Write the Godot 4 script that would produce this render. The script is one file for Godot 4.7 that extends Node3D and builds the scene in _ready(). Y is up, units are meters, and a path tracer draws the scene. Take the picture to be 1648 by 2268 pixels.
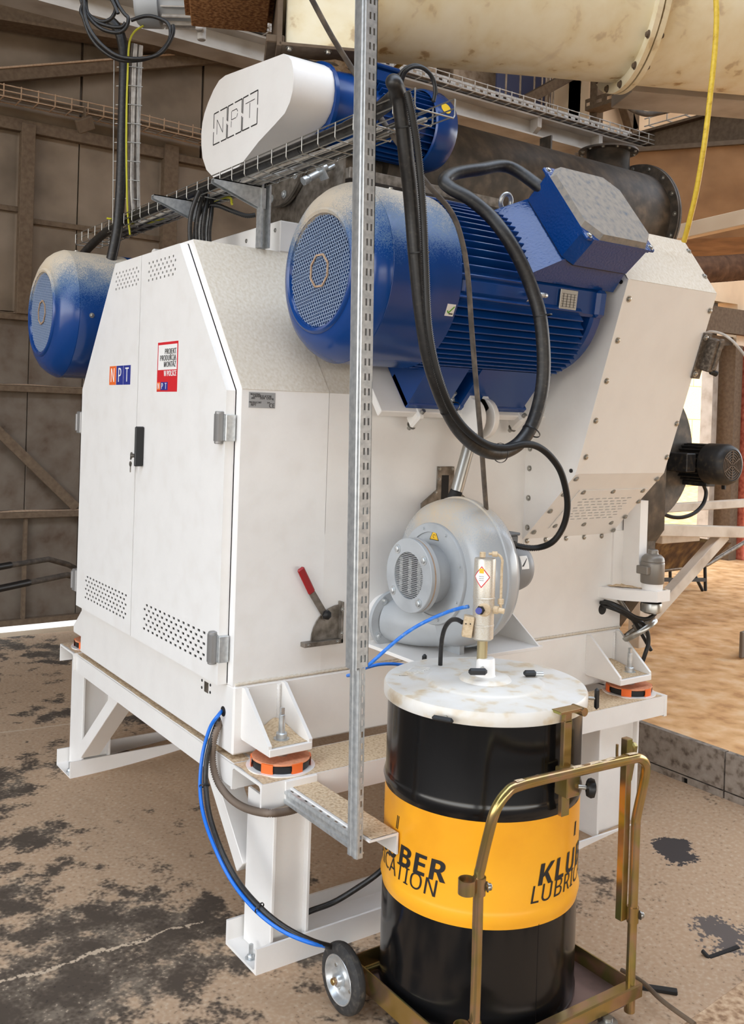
extends Node3D
# World axes follow the machine: x runs along its side, z points from its side panel towards the viewer, y is up, metres.

var M := {}
var base_of := {}
var used := {}


class B:
	var V := PackedVector3Array()
	var N := PackedVector3Array()
	var U := PackedVector2Array()

	func t(a: Vector3, b: Vector3, c: Vector3, na: Vector3, nb: Vector3, nc: Vector3, ua := Vector2.ZERO, ub := Vector2.ZERO, uc := Vector2.ZERO) -> void:
		if (b - a).cross(c - a).dot(na + nb + nc) > 0.0:
			V.append(a); V.append(c); V.append(b)
			N.append(na); N.append(nc); N.append(nb)
			U.append(ua); U.append(uc); U.append(ub)
		else:
			V.append(a); V.append(b); V.append(c)
			N.append(na); N.append(nb); N.append(nc)
			U.append(ua); U.append(ub); U.append(uc)

	# four corners in a ring, n says which side is out
	func q(a: Vector3, b: Vector3, c: Vector3, d: Vector3, n: Vector3) -> void:
		var m := (b - a).cross(c - a)
		if m.length_squared() < 1e-16:
			m = (c - a).cross(d - a)
		m = m.normalized()
		if m.dot(n) < 0.0:
			m = -m
		t(a, b, c, m, m, m, Vector2(0, 1), Vector2(1, 1), Vector2(1, 0))
		t(a, c, d, m, m, m, Vector2(0, 1), Vector2(1, 0), Vector2(0, 0))

	func box(c: Vector3, s: Vector3, bas := Basis.IDENTITY, ch := 0.0) -> void:
		var h := s * 0.5
		ch = minf(ch, minf(h.x, minf(h.y, h.z)) * 0.9)
		for ax in 3:
			var e := Vector3.ZERO; var f := Vector3.ZERO; var g := Vector3.ZERO
			e[ax] = 1.0; f[(ax + 1) % 3] = 1.0; g[(ax + 2) % 3] = 1.0
			var fh: float = h[(ax + 1) % 3] - ch
			var gh: float = h[(ax + 2) % 3] - ch
			for sg in [-1.0, 1.0]:
				var o: Vector3 = e * h[ax] * sg
				q(c + bas * (o - f * fh - g * gh), c + bas * (o + f * fh - g * gh), c + bas * (o + f * fh + g * gh), c + bas * (o - f * fh + g * gh), bas * (e * sg))
				if ch > 0.0:
					for s2 in [-1.0, 1.0]:
						# edge between +-e and +-f
						var p0: Vector3 = e * sg * h[ax] + f * s2 * fh
						var p1: Vector3 = e * sg * (h[ax] - ch) + f * s2 * h[(ax + 1) % 3]
						q(c + bas * (p0 - g * gh), c + bas * (p0 + g * gh), c + bas * (p1 + g * gh), c + bas * (p1 - g * gh), bas * (e * sg + f * s2))
		if ch > 0.0:
			for x in [-1.0, 1.0]:
				for y in [-1.0, 1.0]:
					for z in [-1.0, 1.0]:
						var d := Vector3(x, y, z)
						var n := (bas * d).normalized()
						t(c + bas * Vector3(x * h.x, y * (h.y - ch), z * (h.z - ch)), c + bas * Vector3(x * (h.x - ch), y * h.y, z * (h.z - ch)), c + bas * Vector3(x * (h.x - ch), y * (h.y - ch), z * h.z), n, n, n)

	func bx(x0: float, x1: float, y0: float, y1: float, z0: float, z1: float, ch := 0.0) -> void:
		box(Vector3(x0 + x1, y0 + y1, z0 + z1) * 0.5, Vector3(absf(x1 - x0), absf(y1 - y0), absf(z1 - z0)), Basis.IDENTITY, ch)

	# outline extruded along the z of xf; neighbouring edges that bend less than about 40 degrees are smooth
	func prism(poly: PackedVector2Array, z0: float, z1: float, xf := Transform3D.IDENTITY, caps := true) -> void:
		var n := poly.size()
		var area := 0.0
		for i in n:
			area += poly[i].cross(poly[(i + 1) % n])
		var sg := 1.0 if area > 0.0 else -1.0
		var en: Array[Vector2] = []
		for i in n:
			var d := (poly[(i + 1) % n] - poly[i]).normalized()
			en.append(Vector2(d.y, -d.x) * sg)
		for i in n:
			var j := (i + 1) % n
			var na := en[i]; var nb := en[i]
			var pv := en[(i + n - 1) % n]; var nx := en[j]
			if pv.dot(na) > 0.75: na = (pv + na).normalized()
			if nx.dot(nb) > 0.75: nb = (nx + nb).normalized()
			var a := xf * Vector3(poly[i].x, poly[i].y, z0); var b := xf * Vector3(poly[j].x, poly[j].y, z0)
			var c := xf * Vector3(poly[j].x, poly[j].y, z1); var d2 := xf * Vector3(poly[i].x, poly[i].y, z1)
			var wa := (xf.basis * Vector3(na.x, na.y, 0)).normalized(); var wb := (xf.basis * Vector3(nb.x, nb.y, 0)).normalized()
			t(a, b, c, wa, wb, wb); t(a, c, d2, wa, wb, wa)
		if caps:
			var ix := Geometry2D.triangulate_polygon(poly)
			for k in range(0, ix.size(), 3):
				for zz in [z0, z1]:
					var nn := xf.basis.z.normalized() * (1.0 if (zz > minf(z0, z1)) else -1.0)
					var p: Array[Vector3] = []
					for m in 3:
						p.append(xf * Vector3(poly[ix[k + m]].x, poly[ix[k + m]].y, zz))
					t(p[0], p[1], p[2], nn, nn, nn)

	# frame between two outlines of equal count
	func rim(o: PackedVector2Array, i: PackedVector2Array, z0: float, z1: float, xf := Transform3D.IDENTITY) -> void:
		var n := o.size()
		var mid := Vector2.ZERO
		for p in o: mid += p / n
		for k in n:
			var j := (k + 1) % n
			for zz in [z0, z1]:
				q(xf * Vector3(o[k].x, o[k].y, zz), xf * Vector3(o[j].x, o[j].y, zz), xf * Vector3(i[j].x, i[j].y, zz), xf * Vector3(i[k].x, i[k].y, zz), xf.basis.z * (1.0 if zz == maxf(z0, z1) else -1.0))
			var oc := (o[k] + o[j]) * 0.5 - mid; var ic := mid - (i[k] + i[j]) * 0.5
			q(xf * Vector3(o[k].x, o[k].y, z0), xf * Vector3(o[j].x, o[j].y, z0), xf * Vector3(o[j].x, o[j].y, z1), xf * Vector3(o[k].x, o[k].y, z1), xf.basis * Vector3(oc.x, oc.y, 0))
			q(xf * Vector3(i[k].x, i[k].y, z0), xf * Vector3(i[j].x, i[j].y, z0), xf * Vector3(i[j].x, i[j].y, z1), xf * Vector3(i[k].x, i[k].y, z1), xf.basis * Vector3(ic.x, ic.y, 0))

	# convex plate pierced by upright rectangular holes: cut into level bands, holes left out
	func perf(poly: PackedVector2Array, holes: Array, th: float, xf: Transform3D) -> void:
		var ys := {}
		for p in poly: ys[snappedf(p.y, 0.0001)] = true
		for h: Rect2 in holes:
			ys[snappedf(h.position.y, 0.0001)] = true; ys[snappedf(h.end.y, 0.0001)] = true
		var lv := ys.keys(); lv.sort()
		for k in lv.size() - 1:
			var y0: float = lv[k]; var y1: float = lv[k + 1]
			if y1 - y0 < 0.0002: continue
			var lo := _span(poly, y0 + 0.00005); var hi := _span(poly, y1 - 0.00005)
			var cuts := []
			for h: Rect2 in holes:
				if h.position.y < y0 + 0.0002 and h.end.y > y1 - 0.0002: cuts.append(h)
			cuts.sort_custom(func(a, b): return a.position.x < b.position.x)
			var l0 := lo.x; var l1 := hi.x
			for h: Rect2 in cuts:
				_cell(l0, h.position.x, l1, h.position.x, y0, y1, th, xf)
				l0 = h.end.x; l1 = h.end.x
			_cell(l0, lo.y, l1, hi.y, y0, y1, th, xf)
		for h: Rect2 in holes:
			var a := h.position; var e := h.end; var m := h.get_center()
			var c := [a, Vector2(e.x, a.y), e, Vector2(a.x, e.y)]
			for k in 4:
				var p: Vector2 = c[k]; var r: Vector2 = c[(k + 1) % 4]
				var inw := m - (p + r) * 0.5
				q(xf * Vector3(p.x, p.y, 0), xf * Vector3(r.x, r.y, 0), xf * Vector3(r.x, r.y, th), xf * Vector3(p.x, p.y, th), xf.basis * Vector3(inw.x, inw.y, 0))
		var n := poly.size(); var cen := Vector2.ZERO
		for p in poly: cen += p / n
		for k in n:
			var p := poly[k]; var r := poly[(k + 1) % n]; var ow := (p + r) * 0.5 - cen
			q(xf * Vector3(p.x, p.y, 0), xf * Vector3(r.x, r.y, 0), xf * Vector3(r.x, r.y, th), xf * Vector3(p.x, p.y, th), xf.basis * Vector3(ow.x, ow.y, 0))

	func _span(poly: PackedVector2Array, y: float) -> Vector2:
		var lo := INF; var hi := -INF
		for i in poly.size():
			var a := poly[i]; var b := poly[(i + 1) % poly.size()]
			if (a.y - y) * (b.y - y) <= 0.0 and absf(a.y - b.y) > 1e-7:
				var x := lerpf(a.x, b.x, (y - a.y) / (b.y - a.y))
				lo = minf(lo, x); hi = maxf(hi, x)
		return Vector2(lo, hi)

	func _cell(a0: float, b0: float, a1: float, b1: float, y0: float, y1: float, th: float, xf: Transform3D) -> void:
		for zz in [0.0, th]:
			q(xf * Vector3(a0, y0, zz), xf * Vector3(b0, y0, zz), xf * Vector3(b1, y1, zz), xf * Vector3(a1, y1, zz), xf.basis.z * (1.0 if zz == maxf(0.0, th) else -1.0))

	# profile of (radius, height) turned about the y of xf
	func lathe(pr: Array, xf: Transform3D, segs := 48, a0 := 0.0, a1 := TAU) -> void:
		var m := pr.size()
		var len: Array[float] = [0.0]
		var fn: Array[Vector2] = []
		for i in m - 1:
			var d: Vector2 = pr[i + 1] - pr[i]
			len.append(len[i] + d.length())
			fn.append(Vector2(d.y, -d.x).normalized())
		var cs: Array[Vector2] = []
		for k in segs + 1:
			var a := lerpf(a0, a1, float(k) / segs)
			cs.append(Vector2(cos(a), sin(a)))
		var tot := maxf(len[m - 1], 1e-6)
		for i in m - 1:
			var p: Vector2 = pr[i]; var r: Vector2 = pr[i + 1]
			if p.distance_squared_to(r) < 1e-12: continue
			var na := fn[i]; var nb := fn[i]
			if i > 0 and fn[i - 1].dot(na) > 0.72: na = (na + fn[i - 1]).normalized()
			if i < m - 2 and fn[i + 1].dot(nb) > 0.72: nb = (nb + fn[i + 1]).normalized()
			var v0 := len[i] / tot; var v1 := len[i + 1] / tot
			for k in segs:
				var c := cs[k]; var d := cs[k + 1]
				var u0 := float(k) / segs; var u1 := float(k + 1) / segs
				var A := xf * Vector3(p.x * c.x, p.y, p.x * c.y); var Bq := xf * Vector3(p.x * d.x, p.y, p.x * d.y)
				var C := xf * Vector3(r.x * d.x, r.y, r.x * d.y); var D := xf * Vector3(r.x * c.x, r.y, r.x * c.y)
				var nA := xf.basis * Vector3(na.x * c.x, na.y, na.x * c.y); var nB := xf.basis * Vector3(na.x * d.x, na.y, na.x * d.y)
				var nC := xf.basis * Vector3(nb.x * d.x, nb.y, nb.x * d.y); var nD := xf.basis * Vector3(nb.x * c.x, nb.y, nb.x * c.y)
				if p.x > 1e-6: t(A, Bq, C, nA, nB, nC, Vector2(u0, v0), Vector2(u1, v0), Vector2(u1, v1))
				if r.x > 1e-6: t(A, C, D, nA, nC, nD, Vector2(u0, v0), Vector2(u1, v1), Vector2(u0, v1))

	# round bar along points; rid > 0 adds corrugation of that depth with the pitch pit
	func tube(pts: PackedVector3Array, r: float, sides := 12, rid := 0.0, pit := 0.01, caps := true) -> void:
		var P := pts
		if rid > 0.0:
			var total := 0.0
			for i in pts.size() - 1: total += pts[i].distance_to(pts[i + 1])
			P = B.resample(pts, int(total / pit * 4.0))
		var n := P.size()
		var tg: Array[Vector3] = []
		for i in n:
			tg.append((P[mini(i + 1, n - 1)] - P[maxi(i - 1, 0)]).normalized())
		var up := Vector3.UP if absf(tg[0].y) < 0.9 else Vector3.RIGHT
		var x := up.cross(tg[0]).normalized()
		var prev := PackedVector3Array(); var pn := PackedVector3Array()
		for i in n:
			x = (x - tg[i] * x.dot(tg[i])).normalized()
			var y := tg[i].cross(x)
			var rr := r
			if rid > 0.0: rr = r - (rid if i % 4 < 2 else 0.0)
			var ring := PackedVector3Array(); var rn := PackedVector3Array()
			for k in sides + 1:
				var a := TAU * k / sides
				var d := x * cos(a) + y * sin(a)
				ring.append(P[i] + d * rr); rn.append(d)
			if i > 0:
				for k in sides:
					t(prev[k], prev[k + 1], ring[k + 1], pn[k], pn[k + 1], rn[k + 1])
					t(prev[k], ring[k + 1], ring[k], pn[k], rn[k + 1], rn[k])
			if caps and (i == 0 or i == n - 1):
				var cn := -tg[i] if i == 0 else tg[i]
				for k in sides: t(P[i], ring[k], ring[k + 1], cn, cn, cn)
			prev = ring; pn = rn

	static func resample(pts: PackedVector3Array, n: int) -> PackedVector3Array:
		var L: Array[float] = [0.0]
		for i in pts.size() - 1: L.append(L[i] + pts[i].distance_to(pts[i + 1]))
		var out := PackedVector3Array()
		var s := 0
		for k in n + 1:
			var d := L[L.size() - 1] * k / n
			while s < pts.size() - 2 and L[s + 1] < d: s += 1
			out.append(pts[s].lerp(pts[s + 1], clampf((d - L[s]) / maxf(L[s + 1] - L[s], 1e-9), 0, 1)))
		return out

	static func curve(pts: Array, per := 8) -> PackedVector3Array:
		var out := PackedVector3Array()
		for i in pts.size() - 1:
			var p0: Vector3 = pts[maxi(i - 1, 0)]; var p1: Vector3 = pts[i]; var p2: Vector3 = pts[i + 1]; var p3: Vector3 = pts[mini(i + 2, pts.size() - 1)]
			for k in per:
				out.append(p1.cubic_interpolate(p2, p0, p3, float(k) / per))
		out.append(pts[pts.size() - 1])
		return out

	# profile swept straight from p to r; x of the profile points to the side, y to up
	func sweep(poly: PackedVector2Array, p: Vector3, r: Vector3, up := Vector3.UP) -> void:
		var z := (r - p).normalized()
		var x := up.cross(z).normalized()
		prism(poly, 0.0, p.distance_to(r), Transform3D(Basis(x, z.cross(x), z), p))

	func bar(p: Vector3, r: Vector3, w: float, h: float, up := Vector3.UP, ch := 0.0) -> void:
		var z := (r - p).normalized()
		var x := up.cross(z).normalized()
		box((p + r) * 0.5, Vector3(w, h, p.distance_to(r)), Basis(x, z.cross(x), z), ch)

	func cyl(p: Vector3, r: Vector3, rad: float, segs := 16, ch := 0.0) -> void:
		var L := p.distance_to(r)
		var pr := [Vector2(0, 0), Vector2(rad - ch, 0), Vector2(rad, ch), Vector2(rad, L - ch), Vector2(rad - ch, L), Vector2(0, L)]
		lathe(pr, B.along(p, r), segs)

	static func along(p: Vector3, r: Vector3) -> Transform3D:
		var y := (r - p).normalized()
		var x := y.cross(Vector3.UP if absf(y.y) < 0.95 else Vector3.RIGHT).normalized()
		return Transform3D(Basis(x, y, x.cross(y)), p)

	# hexagon head with washer standing on p, pointing along d
	func bolt(p: Vector3, d: Vector3, r := 0.009, h := 0.007, stud := 0.0) -> void:
		var xf := B.along(p, p + d)
		lathe([Vector2(r * 1.45, 0), Vector2(r * 1.45, r * 0.22), Vector2(0, r * 0.22)], xf, 14)
		lathe([Vector2(r, r * 0.2), Vector2(r, h * 0.85), Vector2(r * 0.85, h), Vector2(0, h)], xf, 6)
		if stud > 0.0: lathe([Vector2(r * 0.55, h), Vector2(r * 0.55, h + stud), Vector2(0, h + stud)], xf, 10)

	# height field over a rectangle; cells whose height is NAN are left out
	func field(x0: float, x1: float, nx: int, z0: float, z1: float, nz: int, f: Callable, uvr := Rect2(0, 0, 1, 1)) -> void:
		var H := PackedFloat32Array(); H.resize((nx + 1) * (nz + 1))
		for j in nz + 1:
			for i in nx + 1:
				H[j * (nx + 1) + i] = f.call(lerpf(x0, x1, float(i) / nx), lerpf(z0, z1, float(j) / nz))
		var P := func(i: int, j: int) -> Vector3: return Vector3(lerpf(x0, x1, float(i) / nx), H[clampi(j, 0, nz) * (nx + 1) + clampi(i, 0, nx)], lerpf(z0, z1, float(j) / nz))
		var NR := PackedVector3Array(); NR.resize((nx + 1) * (nz + 1))
		var dx := (x1 - x0) / nx; var dz := (z1 - z0) / nz
		for j in nz + 1:
			for i in nx + 1:
				var hl := H[j * (nx + 1) + maxi(i - 1, 0)]; var hr := H[j * (nx + 1) + mini(i + 1, nx)]
				var hd := H[maxi(j - 1, 0) * (nx + 1) + i]; var hu := H[mini(j + 1, nz) * (nx + 1) + i]
				NR[j * (nx + 1) + i] = Vector3((hl - hr) / (2 * dx), 1, (hd - hu) / (2 * dz)).normalized()
		for j in nz:
			for i in nx:
				var k := j * (nx + 1) + i
				var w := nx + 1
				if is_nan(H[k]) or is_nan(H[k + 1]) or is_nan(H[k + w]) or is_nan(H[k + w + 1]): continue
				var ua := uvr.position + uvr.size * Vector2(float(i) / nx, float(j) / nz); var ub := uvr.position + uvr.size * Vector2(float(i + 1) / nx, float(j) / nz)
				var uc := uvr.position + uvr.size * Vector2(float(i + 1) / nx, float(j + 1) / nz); var ud := uvr.position + uvr.size * Vector2(float(i) / nx, float(j + 1) / nz)
				var A: Vector3 = P.call(i, j); var Bq: Vector3 = P.call(i + 1, j); var C: Vector3 = P.call(i + 1, j + 1); var D: Vector3 = P.call(i, j + 1)
				t(A, Bq, C, NR[k], NR[k + 1], NR[k + w + 1], ua, ub, uc)
				t(A, C, D, NR[k], NR[k + w + 1], NR[k + w], ua, uc, ud)

	# mirrored in the plane axis = at
	func mirror(axis: int, at: float) -> void:
		for i in range(0, V.size(), 3):
			for k in 3:
				V[i + k][axis] = 2.0 * at - V[i + k][axis]
				N[i + k][axis] = -N[i + k][axis]
			var v := V[i + 1]; V[i + 1] = V[i + 2]; V[i + 2] = v
			var n := N[i + 1]; N[i + 1] = N[i + 2]; N[i + 2] = n
			var u := U[i + 1]; U[i + 1] = U[i + 2]; U[i + 2] = u

	func mesh() -> ArrayMesh:
		var a := []
		a.resize(Mesh.ARRAY_MAX)
		a[Mesh.ARRAY_VERTEX] = V; a[Mesh.ARRAY_NORMAL] = N; a[Mesh.ARRAY_TEX_UV] = U
		var m := ArrayMesh.new()
		m.add_surface_from_arrays(Mesh.PRIMITIVE_TRIANGLES, a)
		return m


func numbered(called: String) -> String:
	if not used.has(called):
		used[called] = 0
		return called
	used[called] += 1
	return "%s_%03d" % [called, used[called]]


func thing(called: String, label: String, category: String, at := Vector3.ZERO, group := "") -> Node3D:
	var o := Node3D.new()
	o.name = numbered(called)
	add_child(o)
	o.position = at
	base_of[o] = at
	return tag(o, label, category, group)


func tag(o: Node3D, label: String, category: String, group := "") -> Node3D:
	o.set_meta("label", label)
	o.set_meta("category", category)
	if group: o.set_meta("group", group)
	return o


# commits what b holds (world coordinates) as one mesh under parent
func obj(called: String, b: B, m: Material, parent: Node3D = self, label := "") -> MeshInstance3D:
	var o := MeshInstance3D.new()
	o.name = called if parent != self else numbered(called)
	var at: Vector3 = base_of.get(parent, Vector3.ZERO)
	if parent == self:
		var bb := AABB(b.V[0], Vector3.ZERO)
		for p in b.V: bb = bb.expand(p)
		at = Vector3(bb.get_center().x, bb.position.y, bb.get_center().z)
		o.position = at
	if at != Vector3.ZERO:
		for i in b.V.size(): b.V[i] -= at
	o.mesh = b.mesh()
	o.material_override = m
	o.cast_shadow = GeometryInstance3D.SHADOW_CASTING_SETTING_ON
	parent.add_child(o, true)
	base_of[o] = at
	if label: o.set_meta("label", label)
	return o


func struct(called: String, b: B, m: Material) -> MeshInstance3D:
	var o := obj(called, b, m)
	o.set_meta("kind", "structure")
	return o


func stuff(o: Node3D) -> Node3D:
	o.set_meta("kind", "stuff")
	return o


func dup(src: Node3D, label: String, group := "") -> Node3D:
	var r: Node3D = src.duplicate()
	r.name = numbered(src.get_meta("kindname", String(src.name)))
	add_child(r)
	r.set_meta("label", label)
	if group: r.set_meta("group", group)
	return r


func poly(a: Array) -> PackedVector2Array:
	var p := PackedVector2Array()
	for i in range(0, a.size(), 2): p.append(Vector2(a[i], a[i + 1]))
	return p


func circle(r: float, n := 24, c := Vector2.ZERO) -> PackedVector2Array:
	var p := PackedVector2Array()
	for k in n: p.append(c + Vector2(cos(TAU * k / n), sin(TAU * k / n)) * r)
	return p


func rounded(w: float, h: float, r: float, n := 5) -> PackedVector2Array:
	var p := PackedVector2Array()
	for c in 4:
		var o := Vector2((w / 2 - r) * (1 if c in [0, 3] else -1), (h / 2 - r) * (1 if c < 2 else -1))
		for k in n + 1:
			var a := PI / 2 * (c + float(k) / n)
			p.append(o + Vector2(cos(a), sin(a)) * r)
	return p


# plane whose x is the world z turned to read from the machine's front (-x side): x right, y up, z towards -x
func front(x: float) -> Transform3D:
	return Transform3D(Basis(Vector3(0, 0, 1), Vector3.UP, Vector3(-1, 0, 0)), Vector3(x, 0, 0))


# plane that faces +z: x right, y up
func side(z: float) -> Transform3D:
	return Transform3D(Basis.IDENTITY, Vector3(0, 0, z))


# flat lettering standing proud of the plane of xf, its middle at c
func text(s: String, h: float, xf: Transform3D, c: Vector2, m: Material, parent: Node3D, called := "lettering", bold := false, squeeze := 1.0, al := HORIZONTAL_ALIGNMENT_CENTER, skew := 0.0) -> MeshInstance3D:
	var f := SystemFont.new()
	f.font_names = PackedStringArray(["Droid Sans"])
	if bold: f.font_weight = 700
	var tm := TextMesh.new()
	tm.text = s; tm.font = f; tm.font_size = 64; tm.pixel_size = h / 46.0; tm.depth = 0.0006
	tm.horizontal_alignment = al
	var o := MeshInstance3D.new()
	o.name = called
	o.mesh = tm; o.material_override = m
	var at: Vector3 = base_of.get(parent, Vector3.ZERO)
	o.transform = Transform3D(xf.basis * Basis(Vector3(squeeze, 0, 0), Vector3(skew, 1, 0), Vector3(0, 0, 1)), xf * Vector3(c.x, c.y, 0.0006) - at)
	parent.add_child(o, true)
	return o


func mat(c: Color, rough := 0.5, metal := 0.0) -> StandardMaterial3D:
	var m := StandardMaterial3D.new()
	m.albedo_color = c; m.roughness = rough; m.metallic = metal
	return m


# grain without a picture of its own: noise coloured by a ramp, laid on from three sides
func grain(cols: Array, scale: float, rough := 0.6, metal := 0.0, freq := 0.02, seed := 1, size := 512, oct := 5, bump := 0.0) -> StandardMaterial3D:
	var m := mat(Color.WHITE, rough, metal)
	m.albedo_texture = noise_tex(cols, freq, seed, size, oct)
	m.uv1_triplanar = true
	m.uv1_world_triplanar = true
	m.uv1_scale = Vector3.ONE * scale
	if bump > 0.0:
		m.heightmap_enabled = true
		m.heightmap_scale = bump
		m.heightmap_texture = noise_tex([0.0, Color.BLACK, 1.0, Color.WHITE], 0.06, seed + 50, 256, 3)
	return m


func noise_tex(cols: Array, freq: float, seed: int, size := 512, oct := 5) -> NoiseTexture2D:
	var n := FastNoiseLite.new()
	n.seed = seed; n.frequency = freq; n.noise_type = FastNoiseLite.TYPE_SIMPLEX_SMOOTH
	n.fractal_octaves = oct
	var t := NoiseTexture2D.new()
	t.width = size; t.height = size; t.seamless = true; t.noise = n
	var g := Gradient.new()
	g.offsets = PackedFloat32Array(); g.colors = PackedColorArray()
	var of := PackedFloat32Array(); var cs := PackedColorArray()
	for i in range(0, cols.size(), 2):
		of.append(cols[i]); cs.append(cols[i + 1])
	g.offsets = of; g.colors = cs
	t.color_ramp = g
	return t


func c8(r: int, g: int, b: int) -> Color:
	return Color(r / 255.0, g / 255.0, b / 255.0)


func _ready() -> void:
	# camera: level but for a slight roll, lens shifted down as in the photograph
	var cam := Camera3D.new()
	cam.name = "camera"
	add_child(cam)
	cam.transform = Transform3D(Basis.from_euler(Vector3(-0.00809356, -0.61216695, 0.03253338)), Vector3(0, 1.73, 0))
	var near := 0.05
	cam.set_frustum(near * 2268.0 / 2106.27, Vector2(0, -near * (1134.0 - 938.757) / 2106.27), near, 120.0)
	cam.current = true
	var we := WorldEnvironment.new()
	we.name = "environment"
	var env := Environment.new()
	env.background_mode = Environment.BG_SKY
	var sky := Sky.new()
	var sm := ProceduralSkyMaterial.new()
	sm.sky_top_color = c8(196, 208, 224); sm.sky_horizon_color = c8(244, 240, 232)
	sm.ground_bottom_color = c8(150, 140, 126); sm.ground_horizon_color = c8(190, 182, 170)
	sm.energy_multiplier = 1.0
	sky.sky_material = sm
	env.sky = sky
	env.tonemap_mode = Environment.TONE_MAPPER_LINEAR
	env.tonemap_exposure = 6.8
	env.sdfgi_enabled = true; env.ssao_enabled = true; env.ssil_enabled = true
	we.environment = env
	add_child(we)
	mats()
	setting()
	machine()
	motors()
	motor_mount()
	drum()
	trolley()
	E2()


func mats() -> void:
	M.white = grain([0.0, c8(229, 225, 220), 0.5, c8(233, 229, 224), 1.0, c8(235, 232, 227)], 0.9, 0.42, 0.0, 0.012, 3)
	M.door = grain([0.0, c8(233, 229, 224), 0.45, c8(237, 234, 230), 1.0, c8(240, 237, 233)], 1.3, 0.36, 0.0, 0.01, 5)
	M.dusty_white = grain([0.0, c8(196, 180, 156), 0.35, c8(208, 196, 177), 0.6, c8(215, 205, 189), 1.0, c8(224, 216, 204)], 1.3, 0.85, 0.0, 0.05, 7, 1024, 8)
	M.dust = grain([0.0, c8(160, 130, 98), 0.4, c8(206, 180, 146), 0.65, c8(216, 193, 160), 1.0, c8(226, 208, 180)], 2.5, 0.95, 0.0, 0.06, 9, 512, 6, 0.3)
	M.dark = mat(c8(24, 22, 20), 0.7)
	M.black = mat(c8(20, 20, 21), 0.45)
	M.rubber = grain([0.0, c8(20, 19, 18), 0.55, c8(30, 28, 27), 0.8, c8(48, 44, 40), 1.0, c8(96, 84, 70)], 5.0, 0.42, 0.0, 0.02, 31, 512, 6)
	M.steel = mat(c8(170, 168, 162), 0.32, 0.9)
	M.zinc = grain([0.0, c8(176, 180, 182), 0.5, c8(198, 201, 202), 1.0, c8(216, 218, 217)], 5.0, 0.36, 0.7, 0.03, 11, 256)
	M.hinge = mat(c8(150, 148, 146), 0.45, 0.5)
	M.orange = mat(c8(236, 108, 40), 0.5)
	M.orange_dust = grain([0.0, c8(196, 134, 96), 0.5, c8(214, 140, 102), 1.0, c8(226, 160, 122)], 6.0, 0.9, 0.0, 0.04, 13, 256)
	M.red = mat(c8(150, 26, 30), 0.4)
	M.blue_print = mat(c8(38, 52, 140), 0.4)
	M.orange_print = mat(c8(240, 110, 40), 0.4)
	M.red_print = mat(c8(212, 34, 44), 0.4)
	M.white_print = mat(c8(244, 242, 238), 0.4)
	M.black_print = mat(c8(28, 26, 26), 0.5)
	M.plate = mat(c8(168, 170, 172), 0.4, 0.5)
	M.raw = grain([0.0, c8(96, 88, 78), 0.5, c8(132, 124, 114), 1.0, c8(160, 152, 142)], 4.0, 0.45, 0.7, 0.02, 15, 256)
	# setting
	M.sheet = grain([0.0, c8(74, 56, 42), 0.22, c8(94, 80, 67), 0.5, c8(104, 92, 80), 1.0, c8(114, 104, 92)], 0.35, 0.6, 0.2, 0.012, 21, 1024, 6)
	M.corrugated = grain([0.0, c8(98, 84, 68), 0.5, c8(122, 106, 88), 1.0, c8(136, 120, 102)], 0.6, 0.7, 0.0, 0.01, 23, 256)
	M.girder = grain([0.0, c8(84, 66, 50), 0.5, c8(98, 81, 63), 1.0, c8(110, 92, 72)], 1.2, 0.85, 0.0, 0.03, 25, 512, 6)
	M.rail_dust = grain([0.0, c8(150, 120, 94), 0.5, c8(174, 146, 120), 1.0, c8(186, 160, 134)], 3.0, 0.95, 0.0, 0.05, 27, 256, 5)
	M.roof = grain([0.0, c8(96, 86, 72), 0.5, c8(120, 110, 96), 1.0, c8(140, 130, 116)], 0.4, 0.8, 0.0, 0.01, 29, 256)
	M.cream = grain([0.0, c8(206, 178, 146), 0.5, c8(224, 198, 166), 1.0, c8(236, 214, 184)], 0.5, 0.8, 0.0, 0.01, 33, 256)
	M.concrete = grain([0.0, c8(74, 63, 53), 0.25, c8(112, 99, 87), 0.45, c8(136, 124, 112), 1.0, c8(154, 143, 131)], 0.9, 0.9, 0.0, 0.02, 35, 1024, 8)
	M.far_floor = grain([0.0, c8(186, 132, 82), 0.35, c8(220, 168, 112), 0.6, c8(232, 184, 130), 1.0, c8(242, 208, 166)], 0.45, 0.95, 0.0, 0.012, 37, 1024, 9)
	M.osb = grain([0.0, c8(206, 164, 88), 0.25, c8(244, 222, 156), 1.0, c8(250, 234, 184)], 0.8, 0.9, 0.0, 0.09, 39, 512, 4)
	M.brick_red = grain([0.0, c8(150, 66, 50), 0.5, c8(196, 104, 84), 1.0, c8(214, 130, 108)], 2.0, 0.9, 0.0, 0.03, 41, 256)
	M.ground = grain([0.0, c8(196, 186, 172), 1.0, c8(226, 218, 206)], 0.3, 0.95, 0.0, 0.01, 43, 256)
	M.pale_beam = grain([0.0, c8(176, 166, 154), 0.5, c8(206, 200, 192), 1.0, c8(220, 215, 208)], 1.0, 0.6, 0.0, 0.02, 45, 256)


func floor_y(x: float, z: float) -> float:
	var h := 0.0
	h += 0.085 * smoothstep(2.2, 3.35, x) * smoothstep(-4.2, -3.2, z) * (1.0 - smoothstep(-2.3, -1.5, z))
	h += 0.075 * exp(-pow((x - 2.35) / 0.55, 2) - pow((z + 4.25) / 0.5, 2))
	h += 0.05 * smoothstep(3.2, 3.62, x)
	return h


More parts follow.
